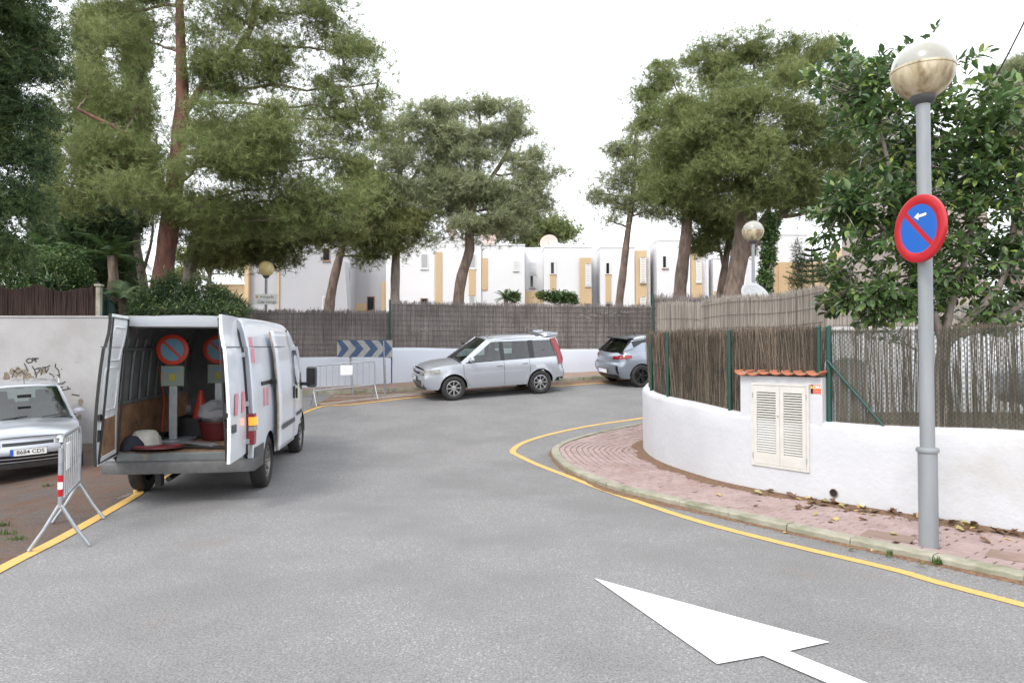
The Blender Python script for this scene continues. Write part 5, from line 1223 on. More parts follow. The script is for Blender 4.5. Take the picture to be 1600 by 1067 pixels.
xs = set(round(float(v), 3) for v in np.linspace(XR, XF, 50)) | {SL[0], SL[1]}
for ax in VA:
    for a in np.linspace(0, math.pi, 19): xs.add(round(ax + VRa*math.cos(a), 4))
xs = sorted(xs); t_ = [];
for x in xs:
    if not t_ or x - t_[-1] > .01 or x in (SL[0], SL[1]): t_.append(x)
xs = t_
zr = [.40,.45,.50,.6,.7,.8,.9,1.0,1.1,1.2,1.3,1.4,1.5,1.6,1.7,1.8,1.895,1.90,2.0,2.08,2.14]
def vpt(x, j, s, off=0):
    t = vtop(x); zt = t - .13
    if j < len(zr): z = min(max(zr[j], vbot(x)), max(zt, vbot(x))); return Vector((x, s*(VW(x, z)+off), z))
    q = (j - len(zr) + 1)/6.0; wz_ = VW(x, zt)          # roof edge arc then crown
    if q <= .5: a = q/.5*math.pi/2; return Vector((x, s*(wz_ - .10*(1-math.cos(a)) + off*math.cos(a)), zt + .10*math.sin(a) + off*math.sin(a)))
    f = (q-.5)/.5; return Vector((x, s*(wz_-.10)*(1-f), zt + .10 + .03*(1-(1-f)**2) + off))
NJ = len(zr) + 6
body = MB(); lin = MB()
for s in (-1, 1):
    n0 = len(body.v)
    for x in xs:
        for j in range(NJ): body.v.append(tuple(vpt(x, j, s)))
    for i in range(len(xs)-1):
        for j in range(NJ-1):
            xm_ = (xs[i]+xs[i+1])/2; zm = (zr[j]+zr[j+1])/2 if j+1 < len(zr) else 9
            if s < 0 and SL[0] < xm_ < SL[1] and SL[2] < zm < SL[3]: continue
            body.f.append((n0+i*NJ+j, n0+(i+1)*NJ+j, n0+(i+1)*NJ+j+1, n0+i*NJ+j+1))
    # lining
    n1 = len(lin.v); lx = [x for x in xs if XR+.03 <= x <= 2.0]
    for x in lx:
        for j in range(NJ):
            v = vpt(x, j, s, -.055); v.z = max(v.z, .62); lin.v.append(tuple(v))
    for i in range(len(lx)-1):
        for j in range(NJ-1):
            xm_ = (lx[i]+lx[i+1])/2; zm = (zr[j]+zr[j+1])/2 if j+1 < len(zr) else 9
            if s < 0 and SL[0] < xm_ < SL[1] and SL[2] < zm < SL[3]: continue
            lin.f.append((n1+i*NJ+j, n1+(i+1)*NJ+j, n1+(i+1)*NJ+j+1, n1+i*NJ+j+1))
# nose cap
n0 = len(body.v)
body.grid(lambda u, v: Vector((XF + .10*(1-(2*v-1)**2), (2*v-1)*VW(XF, .4 + .35*u), .40 + (.67-.40)*u + (0 if u < 1 else .13*(1-abs(2*v-1)**3)))), 4, 10)
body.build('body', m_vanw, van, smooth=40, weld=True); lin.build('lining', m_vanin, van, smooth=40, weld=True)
# rear frame: ring between outer body and lining at the tail
mb = MB(); ring = []
for s in (1, -1):
    seq = range(NJ) if s == 1 else range(NJ-2, -1, -1)
    for j in seq:
        a = vpt(XR, j, s); b = vpt(XR, j, s, -.085); b.z = min(b.z, 2.13); b.z = max(b.z, .56); b.x = XR+.05; ring.append((a, b, Vector((XR-.006, a.y*.985, a.z))))
m_ = len(ring)
for a, b, c in ring: mb.v += [tuple(a), tuple(c), tuple(b)]
mb.f = [(i*3+k, (i+1)*3+k, (i+1)*3+k+1, i*3+k+1) for i in range(m_-1) for k in range(2)]; mb.build('rear_frame', m_vanw, van, smooth=30)
mb = MB(); mb.tube([(XR+.0, b.y*.985, b.z) for a, b, c in ring], .016, 6); mb.build('door_seal', m_blackp, van, smooth=60, fixn=False)
mb = MB(); mb.box((XR+.05, 0, .555), (.14, 1.66, .13)); mb.build('rear_sill', m_vanin, van, bevel=.01)
mb = MB(); mb.box(((XR+2.0)/2+.02, 0, .60), (2.0-XR-.05, 1.72, .05)); mb.build('load_floor', m_wood, van)
mb = MB(); mb.box((2.02, 0, 1.4), (.04, 1.7, 1.55)); mb.build('bulkhead', m_vanin, van)
for s in (-1, 1):
    mb = MB()
    if s > 0: mb.box((.5, s*.90, .90), (2.75, .02, .56)); 
    else: mb.box((-.12, s*.90, .90), (1.5, .02, .56))
    mb.build('plywood_lining', m_wood, van, bevel=.004)
    xr_ = [-.7 + .30*k for k in range(9)] if s > 0 else [-.7, -.4, -.1, .2, .5]
    for k, x in enumerate(xr_):
        mb = MB(); pts = [Vector((x, s*(VW(x, z)-.075), z)) for z in (1.2, 1.4, 1.6, 1.8, 2.0)]; mb.tube(pts, .022, 6); mb.build('body_rib', m_vanin, van, smooth=60)
    mb = MB(); mb.tube([Vector((x, s*(VW(x, 1.86)-.08), 1.87)) for x in ((-.85, 1.9) if s > 0 else (-.85, .7))], .03, 6); mb.tube([Vector((x, s*(VW(x, 1.2)-.08), 1.2)) for x in ((-.85, 1.9) if s > 0 else (-.85, .7))], .025, 6); mb.build('body_rail', m_vanin, van, smooth=60)
for x in (-.5, .1, .7, 1.3): mb = MB(); mb.tube([Vector((x, y, 2.22 - .02*abs(y)*2)) for y in (-.75, -.4, 0, .4, .75)], .025, 6); mb.build('roof_bow', m_vanin, van, smooth=60)
# bumper
mb = MB(); P_ = []
for y in np.linspace(-1, 1, 17): P_.append((XR - .05 - .06*(1-abs(y)**5), y*.985))
P_ = [(XR+.42, -.99)] + P_ + [(XR+.42, .99)]
prof = [(0, .41), (.03, .39), (.03, .50), (.0, .535), (-.05, .535)]
for i, (x, y) in enumerate(P_):
    for d, z in prof: 
        sc_ = 1 - d/1.2 if d > 0 else 1
        if i in (0, len(P_)-1): mb.v.append((x, y*(1+ (d-.0)*.4) - math.copysign(max(0, -d), y), z))
        else: mb.v.append((x - d, y*(1 + d*.3), z))
mb.f = [(i*5+k, (i+1)*5+k, (i+1)*5+k+1, i*5+k+1) for i in range(len(P_)-1) for k in range(4)]; bmp = mb.build('rear_bumper', m_plas, van, smooth=50)
for s in (-1, 1):
    mb = MB(); mb.grid(lambda u, v: Vector((XR + .0 + .5*u, s*(VW(XR+.5*u, .62)+.012), .50 + .16*v - .0*u)), 4, 2); mb.build('bumper_corner', m_plas, van, smooth=True)
    # lamp clusters wrap the corner
    mb = MB(); mb.grid(lambda u, v: Vector((XR - .018 + (.16*max(0, u-.55)/.45), s*(VW(XR, .70+.38*v) - .10*(1-u/.55) + .010 if u < .55 else VW(XR, .70+.38*v) + .010), .70 + .38*v)), 6, 5); tlm = mb.build('tail_lamp', m_lampred, van, smooth=40)
    mb = MB(); mb.grid(lambda u, v: Vector((XR - .023 + (.14*max(0, u-.55)/.45), s*(VW(XR, .94+.10*v) - .085*(1-u/.55) + .014 if u < .55 else VW(XR, .94+.10*v) + .014), .935 + .10*v)), 6, 2); mb.build('indicator', m_lampor if s < 0 else m_lampcl, tlm, smooth=40)
    mb = MB(); mb.grid(lambda u, v: Vector((XR - .023 + (.14*max(0, u-.55)/.45), s*(VW(XR, .88+.05*v) - .085*(1-u/.55) + .014 if u < .55 else VW(XR, .88+.05*v) + .014), .87 + .055*v)), 6, 2); mb.build('reversing_lamp', m_lampcl, tlm, smooth=40)
# wheels, wells, underside
for ax in VA:
    for s in (-1, 1):
        wheel(van, ax, s*(.985-.125), .345, .225, s, m_steelrim, (10, .07, .35), .62)
        mb = MB(); mb.grid(lambda u, v: Vector((ax + (VRa+.004)*math.cos(math.pi*u), s*(.97-.45*v), .36 + (VRa+.004)*math.sin(math.pi*u))), 16, 1); mb.build('wheel_well', m_blackp, van)
mb = MB(); mb.box((1.4, 0, .46), (4.4, 1.5, .14)); mb.tube([(0,-.75,.345), (0,.75,.345)], .045, 8); mb.box((.9, -.3, .38), (1.0, .3, .14)); mb.tube([(-.2,.15,.33), (-.98,.15,.31)], .035, 8); mb.box((-.75, .35, .30), (.12, .08, .22)); mb.build('underbody', m_blackp, van)
# side details, right: stripes, mouldings, seams, door window
def spatch(x0, x1, z0, z1, off, nm, mat, s=-1, nx=4, nz=4, skew=0, parent=None, smooth=True):
    mb = MB(); mb.grid(lambda u, v: (lambda x, z: Vector((x, s*(VW(x, z)+off), z)))(x0 + (x1-x0)*u + skew*v, z0 + (z1-z0)*v), nx, nz); return mb.build(nm, mat, parent or van, smooth=smooth)
for s in (-1, 1):
    if s < 0: spatch(-.42, -.30, 1.12, 1.36, .004, 'red_stripe', m_pinkstripe, s, skew=.05); spatch(-.22, -.10, 1.12, 1.36, .004, 'red_stripe', m_pinkstripe, s, skew=.05)
    spatch(-.90, -.74, 1.70, 2.02, .004, 'red_stripe', m_pinkstripe, s, skew=.06)
    mb = MB(); mb.tube([Vector((x, s*(VW(x, 1.895)+.001), 1.897)) for x in (np.linspace(-.9, .76, 8) if s < 0 else np.linspace(-.9, 2.2, 12))], .006, 4); mb.build('roof_seam', m_plas, van, fixn=False)
    spatch(2.12, 3.05, .56, 1.90, .004, 'front_door', m_vanw, s, 8, 12)
    mb = MB()
    for xe in (2.10, 3.07): mb.tube([Vector((xe, s*(VW(xe, z)+.002), z)) for z in np.linspace(.5, 1.92 if xe < 3 else 1.45, 8)], .006, 4, False)
    mb.build('shut_line', m_blackp, van, fixn=False)
    wnd = [(2.16,1.28), (2.16,1.84), (2.55,1.84), (2.98,1.40), (3.02,1.22), (2.8,1.18)]
    mb = MB(); mb.v = [tuple(Vector((x, s*(VW(x, z)+.010), z))) for x, z in wnd]; mb.f = [tuple(range(6))]; mb.build('door_window', m_blackp, van)
    spatch(2.25, 3.0, .74, .80, .018, 'side_moulding', m_plas, s)
    mb = MB(); mb.box((2.22, s*(VW(2.2, 1.1)+.02), 1.12), (.05, .03, .17)); mb.build('door_handle', m_blackp, van, bevel=.008)
    # mirror
    mb = MB(); y = s*(VW(2.85,1.3)+.22); mb.box((2.93, y, 1.36), (.12, .21, .37)); mir = mb.build('wing_mirror', m_plas, van, bevel=.045)
    mb = MB(); mb.box((2.90, s*(VW(2.85,1.2)+.08), 1.24), (.07, .26, .06)); mb.build('mirror_arm', m_blackp, mir, bevel=.015)
    mb = MB(); mb.box((2.866, y, 1.37), (.006, .15, .29)); mb.build('mirror_glass', m_darkglass, mir)
    # black triangle at the mirror foot
    mb = MB(); mb.v = [tuple(Vector((x, s*(VW(x, z)+.012), z))) for x, z in ((2.80,1.16), (3.06,1.14), (3.03,1.32), (2.86,1.30))]; mb.f = [(0,1,2,3)]; mb.build('mirror_mount', m_plas, van)
spatch(2.45, 2.58, .98, 1.25, .008, 'yellow_logo', M('faded_logo', (.66,.68,.3), (.75,.78,.6), 12, .5), -1)
mb = MB(); mb.box((.0, -.992, 1.42), (.95, .03, .05)); o = mb.build('slide_rail', m_blackp, van, bevel=.006); o.location.y = .03
# sliding door: shifted back and out
sd0, sd1 = .18, 1.36; mb = MB()
mb.grid(lambda u, v: (lambda x, z: Vector((x, -(VW(x, z)+.115 + .02*u), z)))(sd0 + (sd1-sd0)*u, .46 + 1.66*v), 6, 24); sdr = mb.build('sliding_door', m_vanw, van, smooth=35, solid=.045)
mb = MB(); mb.tube([Vector((sd0-.002, -(VW(sd0, z)+.09), z)) for z in np.linspace(.47, 2.11, 14)], .016, 6); mb.build('door_edge', M('dirty_edge', (.42,.33,.28), (.25,.18,.14), 12, .7), sdr, smooth=60)
mb = MB(); mb.grid(lambda u, v: (lambda x, z: Vector((x, -(VW(x, z)+.145), z)))(sd0+.08 + (sd1-sd0-.1)*u, .74 + .07*v), 4, 1); mb.build('side_moulding', m_plas, sdr)
mb = MB(); mb.tube([Vector((x, -(VW(x, 1.9)+.126), 1.897)) for x in (sd0, sd1)], .006, 4); mb.build('door_seam', m_plas, sdr, fixn=False)
mb = MB(); mb.box((sd1-.12, -(VW(1,1.15)+.15), 1.2), (.05, .03, .19)); mb.build('door_handle', m_blackp, sdr, bevel=.008)
mb = MB(); mb.box((sd0-.02, -(VW(1,1.4)+.05), 1.42), (.14, .1, .07)); mb.build('roller_arm', m_blackp, sdr, bevel=.01)
# opening frame
mb = MB()
for x in (SL[0], SL[1]): mb.tube([Vector((x, -(VW(x, z)-.02), z)) for z in np.linspace(.48, 2.10, 12)], .028, 6)
mb.build('door_jamb', m_vanin, van, smooth=60)
# rear doors, hinged at the tail corners. local door frame: a from hinge outwards, z up, c thickness
def rear_door(s, ang, label_inner):
    hy = s*.875; H0 = Vector((XR-.02, hy, 0)); a = R(ang)          # ang: angle of the opened door from the closed position
    d = Vector((-math.sin(a), -s*math.cos(a), 0)); n = Vector((-math.cos(a), s*math.sin(a), 0))   # n: outer face normal
    Wd_ = .83
    def cut(z, w): # upper part narrows with the body shoulder
        return w
    def lean(z): return (VW(XR, min(z, 2.1)) - .975)*1.0
    def DP(w, z, c): # hinge line follows the body side
        hz = H0 + Vector((0, s*lean(z), 0)); ww = w*(Wd_ + lean(z)*.75); return hz + d*ww + n*c + Vector((0, 0, z))
    zs = [.60,.64,.75,.9,1.1,1.3,1.5,1.7,1.88,1.90,2.05,2.17,2.26]
    mb = MB(); mb.grid(lambda u, v: DP(u, zs[int(round(v*12))], .0 - .02*(1 if v > .70 else 0)*0 + .014*math.sin(math.pi*u)), 6, 12); sk_ = mb.build('rear_door', m_vanw, van, smooth=35)
    mb = MB()   # inner pressing: raised border and recessed fields
    t = -.04
    fields = [(.16,.86,1.74,2.12), (.16,.86,1.18,1.66), (.14,.86,.68,1.10)]
    mb.grid(lambda u, v: DP(u, zs[int(round(v*12))], t), 1, 12); mb.build('inner_skin', m_vanin if False else M('door_inner_white', (.78,.81,.83), (.68,.70,.71), 5, .4, c3=(.35,.27,.2), s3=7, t3=(.62,.8)) if 'door_inner_white' not in MATS else MATS['door_inner_white'], sk_)
    mi = MATS['door_inner_white']
    mb = MB()
    for u in ((0,) if s > 0 else (0, 1)):
        mb.grid(lambda p, v, u=u: DP(u, zs[int(round(v*12))], t*p), 1, 12)
    if s > 0: m2 = MB(); m2.grid(lambda p, v: DP(1, zs[int(round(v*12))], t*p), 1, 12); m2.build('rubber_edge', m_black, sk_)
    for z in (zs[0], zs[-1]): mb.grid(lambda p, v, z=z: DP(v, z, t*p), 1, 4)
    mb.build('door_edge', mi, sk_)
    mb = MB(); mb.tube([DP(u, z, t-.01) for u, z in ((.03,.63), (.03,2.22), (.97,2.22), (.97,.63), (.03,.63))], .014, 6); mb.build('door_seal', m_blackp, sk_, fixn=False)
    for (u0, u1, z0, z1), mt in zip(fields, (mi, mi, m_wood)):
        if mt is m_wood: mb = MB(); mb.add([DP(u0, z0, t-.008), DP(u1, z0, t-.008), DP(u1, z1, t-.008), DP(u0, z1, t-.008)], [(0,1,2,3)]); mb.build('plywood_panel', m_wood, sk_, solid=.006)
        mb = MB(); c = .05; L_ = [(u0+c, z0), (u1-c, z0), (u1, z0+.05), (u1, z1-.05), (u1-c, z1), (u0+c, z1), (u0, z1-.05), (u0, z0+.05), (u0+c, z0)]; mb.tube([DP(u, z, t-.002) for u, z in L_], .011, 6); mb.build('pressing', mi, sk_, smooth=60, fixn=False)
    mb = MB(); mb.tube([DP(.0, 1.895, .0125), DP(1, 1.895, .0125)], .006, 4); mb.build('door_seam', m_plas, sk_)
    for (ua, ub) in ((.10,.30), (.55,.75)):
        mb = MB(); mb.add([DP(ua+.1*(1-v)+ (ub-ua)*u, 1.12 + .24*v, .020) for u, v in ((0,0), (1,0), (1,1), (0,1))], [(0,1,2,3)]); mb.build('red_stripe', m_pinkstripe, sk_)
    for z in (.74, 1.2, 1.8):
        mb = MB(); q = DP(-.01, z, .02); mb.box(q, (.07, .05, .06)); mb.build('hinge', m_galv, sk_, bevel=.006)
    if s < 0: mb = MB(); q = DP(.88, .98, .02); mb.box(q, (.12, .03, .09)); mb.build('door_handle', m_plas, sk_, bevel=.006)
    mb = MB(); q = DP(.97, 1.13, t-.01); mb.box(q, (.05, .05, .07)); mb.build('latch', m_blackp, sk_, bevel=.004)
    mb = MB(); q = DP(.97, .93, t-.01) ; mb.box(q, (.03, .05, .13)); mb.build('latch', m_blackp, sk_, bevel=.004)
    return sk_
rear_door(1, 81, 0); rear_door(-1, 91, 0)
th_ = R(8.7); hv = Vector((-math.sin(th_), math.cos(th_), 0)); lv = Vector((-hv.y, hv.x, 0))
VS = .87; rc = Vector(((422-800)/F*9.45, 9.45, 0)) + lv*.975*VS          # centre of the rear axle
def gz_(p): return G(p.x, p.y)
fz = (gz_(rc+hv*WBv+lv*.85)+gz_(rc+hv*WBv-lv*.85))/2; rz_ = gz_(rc-lv*.85)
Xv = (hv*WBv + Vector((0,0,fz-rz_))).normalized(); Yv = lv; Zv = Xv.cross(Yv)
van.matrix_world = basis(Xv, Yv, Zv, (rc.x, rc.y, rz_))
VM = van.matrix_world.copy(); van.matrix_world = VM @ Matrix.Diagonal((1, VS, 1, 1))
# ---- load of the van, each its own thing, placed on the load floor
FZ = .626
def load(name, label, cat, x, y, z=FZ, rz=0, group=None):
    th = thing(name, label, cat, group=group); th.matrix_world = VM @ Matrix.Translation((x, y*VS, z)) @ Matrix.Rotation(rz, 4, 'Z'); return th
MD = (M('sign_red_dull', (.58,.05,.02), rough=.45), M('sign_blue_dull', (.14,.30,.42), rough=.5))
def portable(label, x, y, rz, disc=.23):
    th = load('portable_sign', label, 'sign', x, y, FZ, rz, 'no parking signs on stands inside the van')
    mb = MB(); mb.box((0,0,.02), (.45,.5,.04)); mb.build('base', m_galv, th, bevel=.008)
    mb = MB(); mb.box((0,0,.48), (.05,.10,.90)); mb.build('post', m_galv, th, bevel=.006)
    noparking(th, Vector((-.045, 0, 1.23)), disc, Vector((-1,0,0)), arrow=False, mats=MD)
    mb = MB(); mb.box((-.035, 0, .88), (.02, .29, .27)); mb.build('info_plate', M('plate_greenish', (.22,.27,.22), rough=.5) if 'plate_greenish' not in MATS else MATS['plate_greenish'], th, bevel=.004)
    mb = MB(); mb.box((-.047, 0, .86), (.004, .08, .09)); mb.build('yellow_mark', M('plate_yellow', (.35,.33,.04), rough=.5) if 'plate_yellow' not in MATS else MATS['plate_yellow'], th)
    mb = MB(); mb.box((-.047, .03, .955), (.004, .18, .03)); mb.build('blue_strip', MD[1], th)
    return th
portable('left no parking sign on a grey stand, fully visible inside the van', .05, .46, 0, .205)
portable('right no parking sign inside the van, cut off by the open door', .75, .0, .1, .205)
def cone(label, x, y, z=FZ, s=1):
    th = load('traffic_cone', label, 'traffic cone', x, y, z); mb = MB(); mb.lathe([(.001,.62*s), (.025,.62*s), (.035,.58*s), (.15*s,.06), (.155*s,.03)], 24); mb.build('cone_body', m_dullred, th, smooth=50)
    mb = MB(); mb.box((0,0,.015), (.38*s,.38*s,.03)); mb.build('cone_base', m_dullred, th, bevel=.01); return th
tb = load('storage_crate', 'black plastic crate in the van with the red cone on it', 'crate', .55, .22); mb = MB()
for (c, s_) in (((0,0,.015), (.5,.6,.03)), ((-.24,0,.15), (.02,.6,.27)), ((.24,0,.15), (.02,.6,.27)), ((0,-.29,.15), (.46,.02,.27)), ((0,.29,.15), (.46,.02,.27))): mb.box(c, s_)
mb.build('crate_walls', m_blackp, tb, bevel=.004)
cone('red traffic cone standing in the black crate inside the van', .55, .22, FZ+.031)
tub = load('tub', 'low dark red tub on the van floor by the right door', 'tub', .20, -.16); mb = MB(); mb.lathe([(.001,.01), (.2,.01), (.25,.24), (.265,.24), (.265,.26), (.24,.26), (.19,.03), (.001,.03)], 28); mb.build('tub_shell', M('dark_red_plastic', (.10,.008,.01), rough=.6), tub, smooth=50)
bgt = load('plastic_bag', 'crumpled clear white bag lying on the red tub', 'bag', .20, -.13, FZ+.24); mb = MB()
mb.lathe([(.001,0), (.15,.01), (.2,.08), (.17,.19), (.08,.25), (.001,.27)], 22); 
mb.v = [(x*(1+.22*math.sin(9*x+17*z)), y*(1+.25*math.sin(11*y+13*x)), z*(1+.2*math.sin(14*x+9*y))) for x, y, z in mb.v]; mb.build('bag_film', m_bag, bgt, smooth=30)
bk = load('helmet', 'scuffed white ribbed shell lying by the left wall of the van', 'bucket', -.45, .66); mb = MB()
mb.lathe([(.19,0), (.18,.08), (.15,.17), (.10,.21), (.001,.22)], 28); mb.build('shell', M('scuffed_white', (.5,.5,.46), (.38,.37,.33), 14, .6), bk, smooth=40)
mb = MB()
for k in range(10): a = 2*math.pi*k/10; mb.tube([(.19*math.cos(a), .19*math.sin(a), .01), (.165*math.cos(a), .165*math.sin(a), .12), (.11*math.cos(a), .11*math.sin(a), .205)], .009, 5)
mb.build('rib', MATS['scuffed_white'], bk)
dsc = load('loose_sign_disc', 'dark red sign disc lying flat at the van sill', 'sign', -.72, .38, FZ+.03); mb = MB(); mb.lathe([(.001,.02), (.27,.02), (.29,.01), (.29,-.005), (.001,-.005)], 36, Matrix.Rotation(R(4), 3, 'Y')); mb.build('disc', M('maroon', (.14,.03,.035), (.09,.03,.03), 5, .4), dsc, smooth=40)
mb = MB(); mb.lathe([(.2,.021), (.27,.0215)], 36, Matrix.Rotation(R(4), 3, 'Y')); mb.build('rim_band', m_dullred, dsc)
for k, (x, y, rz, L_, lb) in enumerate(((-.45, -.05, .9, .75, 'grey steel strip lying aslant behind the sign disc'), (-.70, -.30, 1.35, .65, 'thin dark board lying across the van sill on the right'), (-.25, .2, 1.25, .9, 'flat grey board under the left sign stand'), (-.60, .05, 1.6, .5, 'short bent steel bracket near the sill centre'))):
    th = load('loose_board', lb, 'board', x, y, FZ + .006 + (.02 if k in (0,) else 0), rz); mb = MB(); mb.box((0,0,.012), (L_, .12 if k != 3 else .04, .02)); mb.build('board_plank', (m_galv, m_blackp, m_galv, m_galv)[k], th, bevel=.003)
rod = load('rod', 'thin red rod leaning on the left wall of the van', 'rod', .5, .80); mb = MB(); mb.tube([(0,0,.0), (.05,-.02,.5), (-.05,.02,.98)], .012, 8); mb.build('shaft', m_dullred, rod)
cl_b = load('cloth', 'dark cloth heap at the left end of the van sill', 'cloth', -.72, .74); mb = MB(); mb.lathe([(.001,.16), (.07,.13), (.12,.06), (.13,0)], 16); mb.v = [(x*(1+.3*math.sin(20*z+8*y)), y*(1+.3*math.sin(17*x)), z*(1+.3*math.sin(20*x+y*9))) for x, y, z in mb.v]; mb.build('folds', M('navy_cloth', (.02,.022,.035), rough=.9), cl_b, smooth=True)
# ------------------------------------------------------------------ vegetation
def needles(blobs, n_tufts, per, blen, bw, clus=.55, flat_=.55, up=.25, seed=1, shell=.45):
    """blobs: (centre, rx, ry, rz) world. Tufts gather on flattened pads inside the blobs -> verts, tris, pad centres"""
    r = np.random.default_rng(seed); vol = np.array([b[1]*b[2]*b[3] for b in blobs])**(.72); vol /= vol.sum(); C = []; pads = []
    for b, f in zip(blobs, vol):
        c = np.array(b[0]); rad = np.array(b[1:4]); n = int(n_tufts*f); ncl = max(5, int(2.2*(b[1]*b[2]*b[3])**(1/3)*10/ (clus/.5)))
        d = r.normal(size=(ncl, 3)); d /= np.linalg.norm(d, axis=1)[:, None]; q = r.random(ncl)**shell
        cc = c + d*q[:, None]*rad; pads.append(cc); k = r.integers(0, ncl, n); sz = clus*(.5 + r.random(ncl))
        off = r.normal(size=(n, 3))*np.array([1, 1, flat_])*.5; ln = np.linalg.norm(off, axis=1); off *= (np.minimum(ln, 1.05)/np.maximum(ln, 1e-6))[:, None]
        P = cc[k] + off*sz[k][:, None]; P[:, 2] -= .12*sz[k]*np.hypot(off[:,0], off[:,1]); C.append(P)
    C = np.concatenate(C); n = len(C); N = n*per
    base = np.repeat(C, per, 0) + r.normal(size=(N, 3))*blen*.12
    ax = r.normal(size=(n, 3)); ax[:, 2] = np.abs(ax[:, 2])*.5 + up; ax /= np.linalg.norm(ax, axis=1)[:, None]
    d = np.repeat(ax, per, 0)*.7 + r.normal(size=(N, 3))*.6; d /= np.linalg.norm(d, axis=1)[:, None]
    L = blen*(.6 + .8*r.random(N)); sd_ = np.cross(d, r.normal(size=(N, 3))); sd_ /= np.linalg.norm(sd_, axis=1)[:, None]; W_ = bw*(.6 + .8*r.random(N))
    V = np.empty((N, 3, 3)); V[:, 0] = base - sd_*W_[:, None]/2; V[:, 1] = base + sd_*W_[:, None]/2; V[:, 2] = base + d*L[:, None]
    return V.reshape(-1, 3), np.arange(N*3).reshape(-1, 3), pads
def limb(mb, a, b, r0, r1, sag=.12, seed=0, n=6, sides=6):
    a, b = Vector(a), Vector(b); rr = random.Random(seed); L = (b-a).length; pts = []
    for k in range(n+1):
        t = k/n; p = a.lerp(b, t); p += Vector((rr.uniform(-1,1), rr.uniform(-1,1), rr.uniform(-1,1)))*L*.025*(1 if 0 < k < n else 0); p.z -= L*sag*math.sin(math.pi*t); pts.append(p)
    mb.tube(pts, [r0 + (r1-r0)*k/n for k in range(n+1)], sides, False); return pts
G_ = 'pines standing behind the reed fence'
def pine(label, trunk, blobs, tufts, leaf, bark, Y, name='pine_tree', blen=.17, bw=.016, clus=.6, cat='tree', group=None, per=9, extra=(), seed=1, depth=.8, flat_=.5, twigs=3, base_z=None, branch_r=.05, shell=.5, shr=1.0):
    if group == G_ and Y > 25: shr = .84; clus *= .8
    """trunk: [(px,py,r)], extra trunks likewise; blobs: (px,py,rx_px,ry_px[,dY])"""
    q0 = at(trunk[0][0], trunk[0][1], Y); th = thing(name, label, cat, q0, group=group); org = Vector(q0)
    def W_(px, py, dY=0): return at(px, py, Y+dY) - org
    mb = MB(); T = []
    for tr in [trunk] + list(extra):
        pts = [W_(p[0], p[1], p[3] if len(p) > 3 else 0) for p in tr]; rs = [p[2] for p in tr]
        if tr is trunk and q0.z > 1.9: pts = [Vector((pts[0].x + (pts[0].x-pts[1].x)*.3, 0, 1.9 - q0.z))] + pts; rs = [rs[0]*1.15] + rs
        pc = catmull(pts, .35); n = len(pc); ks = np.linspace(0, len(rs)-1, n); rr_ = [float(np.interp(k, range(len(rs)), rs))*(1 + .05*math.sin(i*1.9)) for i, k in enumerate(ks)]
        mb.tube(pc, rr_, 12, False); T += [(p, r) for p, r in zip(pc, rr_)]
    mb.build('trunk', bark, th, smooth=True, fixn=False)
    B = []
    for b in blobs:
        dY = b[4] if len(b) > 4 else 0; s = (Y+dY)/F; B.append((tuple(W_(b[0], b[1], dY)), b[2]*s*shr, b[2]*s*depth*shr, b[3]*s*shr))
    V, Tr, pads = needles(B, tufts, per, blen, bw, clus, flat_, seed=seed, shell=shell)
    raw('foliage', V, Tr, leaf, th)
    bb = MB(); k = 0
    for b, pd_ in zip(B, pads):
        c = Vector(b[0]); cand = [(p, r) for p, r in T if p.z < c.z + .2*b[3]] or T; p0, r0 = min(cand, key=lambda t: (t[0]-c).length + .6*max(0, t[0].z - c.z + b[3]*.2))
        pts = limb(bb, p0, c, min(r0*.6, branch_r), .018, .0, seed*100+k, 7); k += 1
        for j in range(min(len(pd_), int(twigs*4))):
            q = Vector(pd_[j]); s_ = min(pts[2:], key=lambda t: (t-q).length); limb(bb, s_, q, .016, .004, .02, seed*1000+k*50+j, 4, 3)
    bb.build('branches', m_bark if bark is m_barkred else bark, th, smooth=True, fixn=False)
    return th
pine('big red-barked pine at left whose wide crown hangs over the van', [(250,470,.27), (256,420,.25), (265,350,.22), (273,290,.2), (280,215,.17), (285,150,.13), (282,60,.1), (280,-40,.08), (283,-140,.05)],
     [(380,240,60,30,.5), (440,235,60,30,.5), (330,200,50,40,.5), (330,325,90,42), (430,290,100,50,-1), (500,315,75,38,-1), (540,250,60,60), (410,200,110,60,-1.5), (520,170,70,55), (330,240,70,50,-2), (200,250,90,60,-1), (130,240,60,40,-1), (140,150,60,60), (220,170,60,50), (330,110,80,60), (430,100,80,50), (530,80,60,50), (590,130,30,45), (585,180,30,30), (480,20,80,45), (360,20,70,50), (220,60,60,50), (160,20,60,60,1), (240,-60,90,70), (400,-80,110,70), (520,-50,50,60), (300,-150,120,60),(380,345,95,26), (480,335,45,20,-1), (230,300,70,35,-2), (130,300,55,35,-1)],
     42000, lf_pine, m_barkred, 18.5, seed=3, per=10, clus=.66, blen=.17, bw=.013, branch_r=.05, extra=[[(285,180,.1), (330,120,.1), (385,60,.09), (400,0,.08), (420,-80,.05)], [(268,330,.09), (215,225,.07,-.5), (120,170,.04,-1)]], depth=.75, twigs=4)
pine('leaning forked pine behind the big red-barked pine', [(292,470,.22), (300,400,.2), (312,355,.16), (345,330,.1)], [(390,385,90,30), (470,365,50,22), (350,360,60,30), (430,350,90,35), (520,360,35,22), (300,330,50,25)], 11000, lf_shade, m_barkgrey, 21.8, seed=5, blen=.2, bw=.02, extra=[[(312,355,.1), (300,325,.07), (290,300,.05)]], clus=.7)
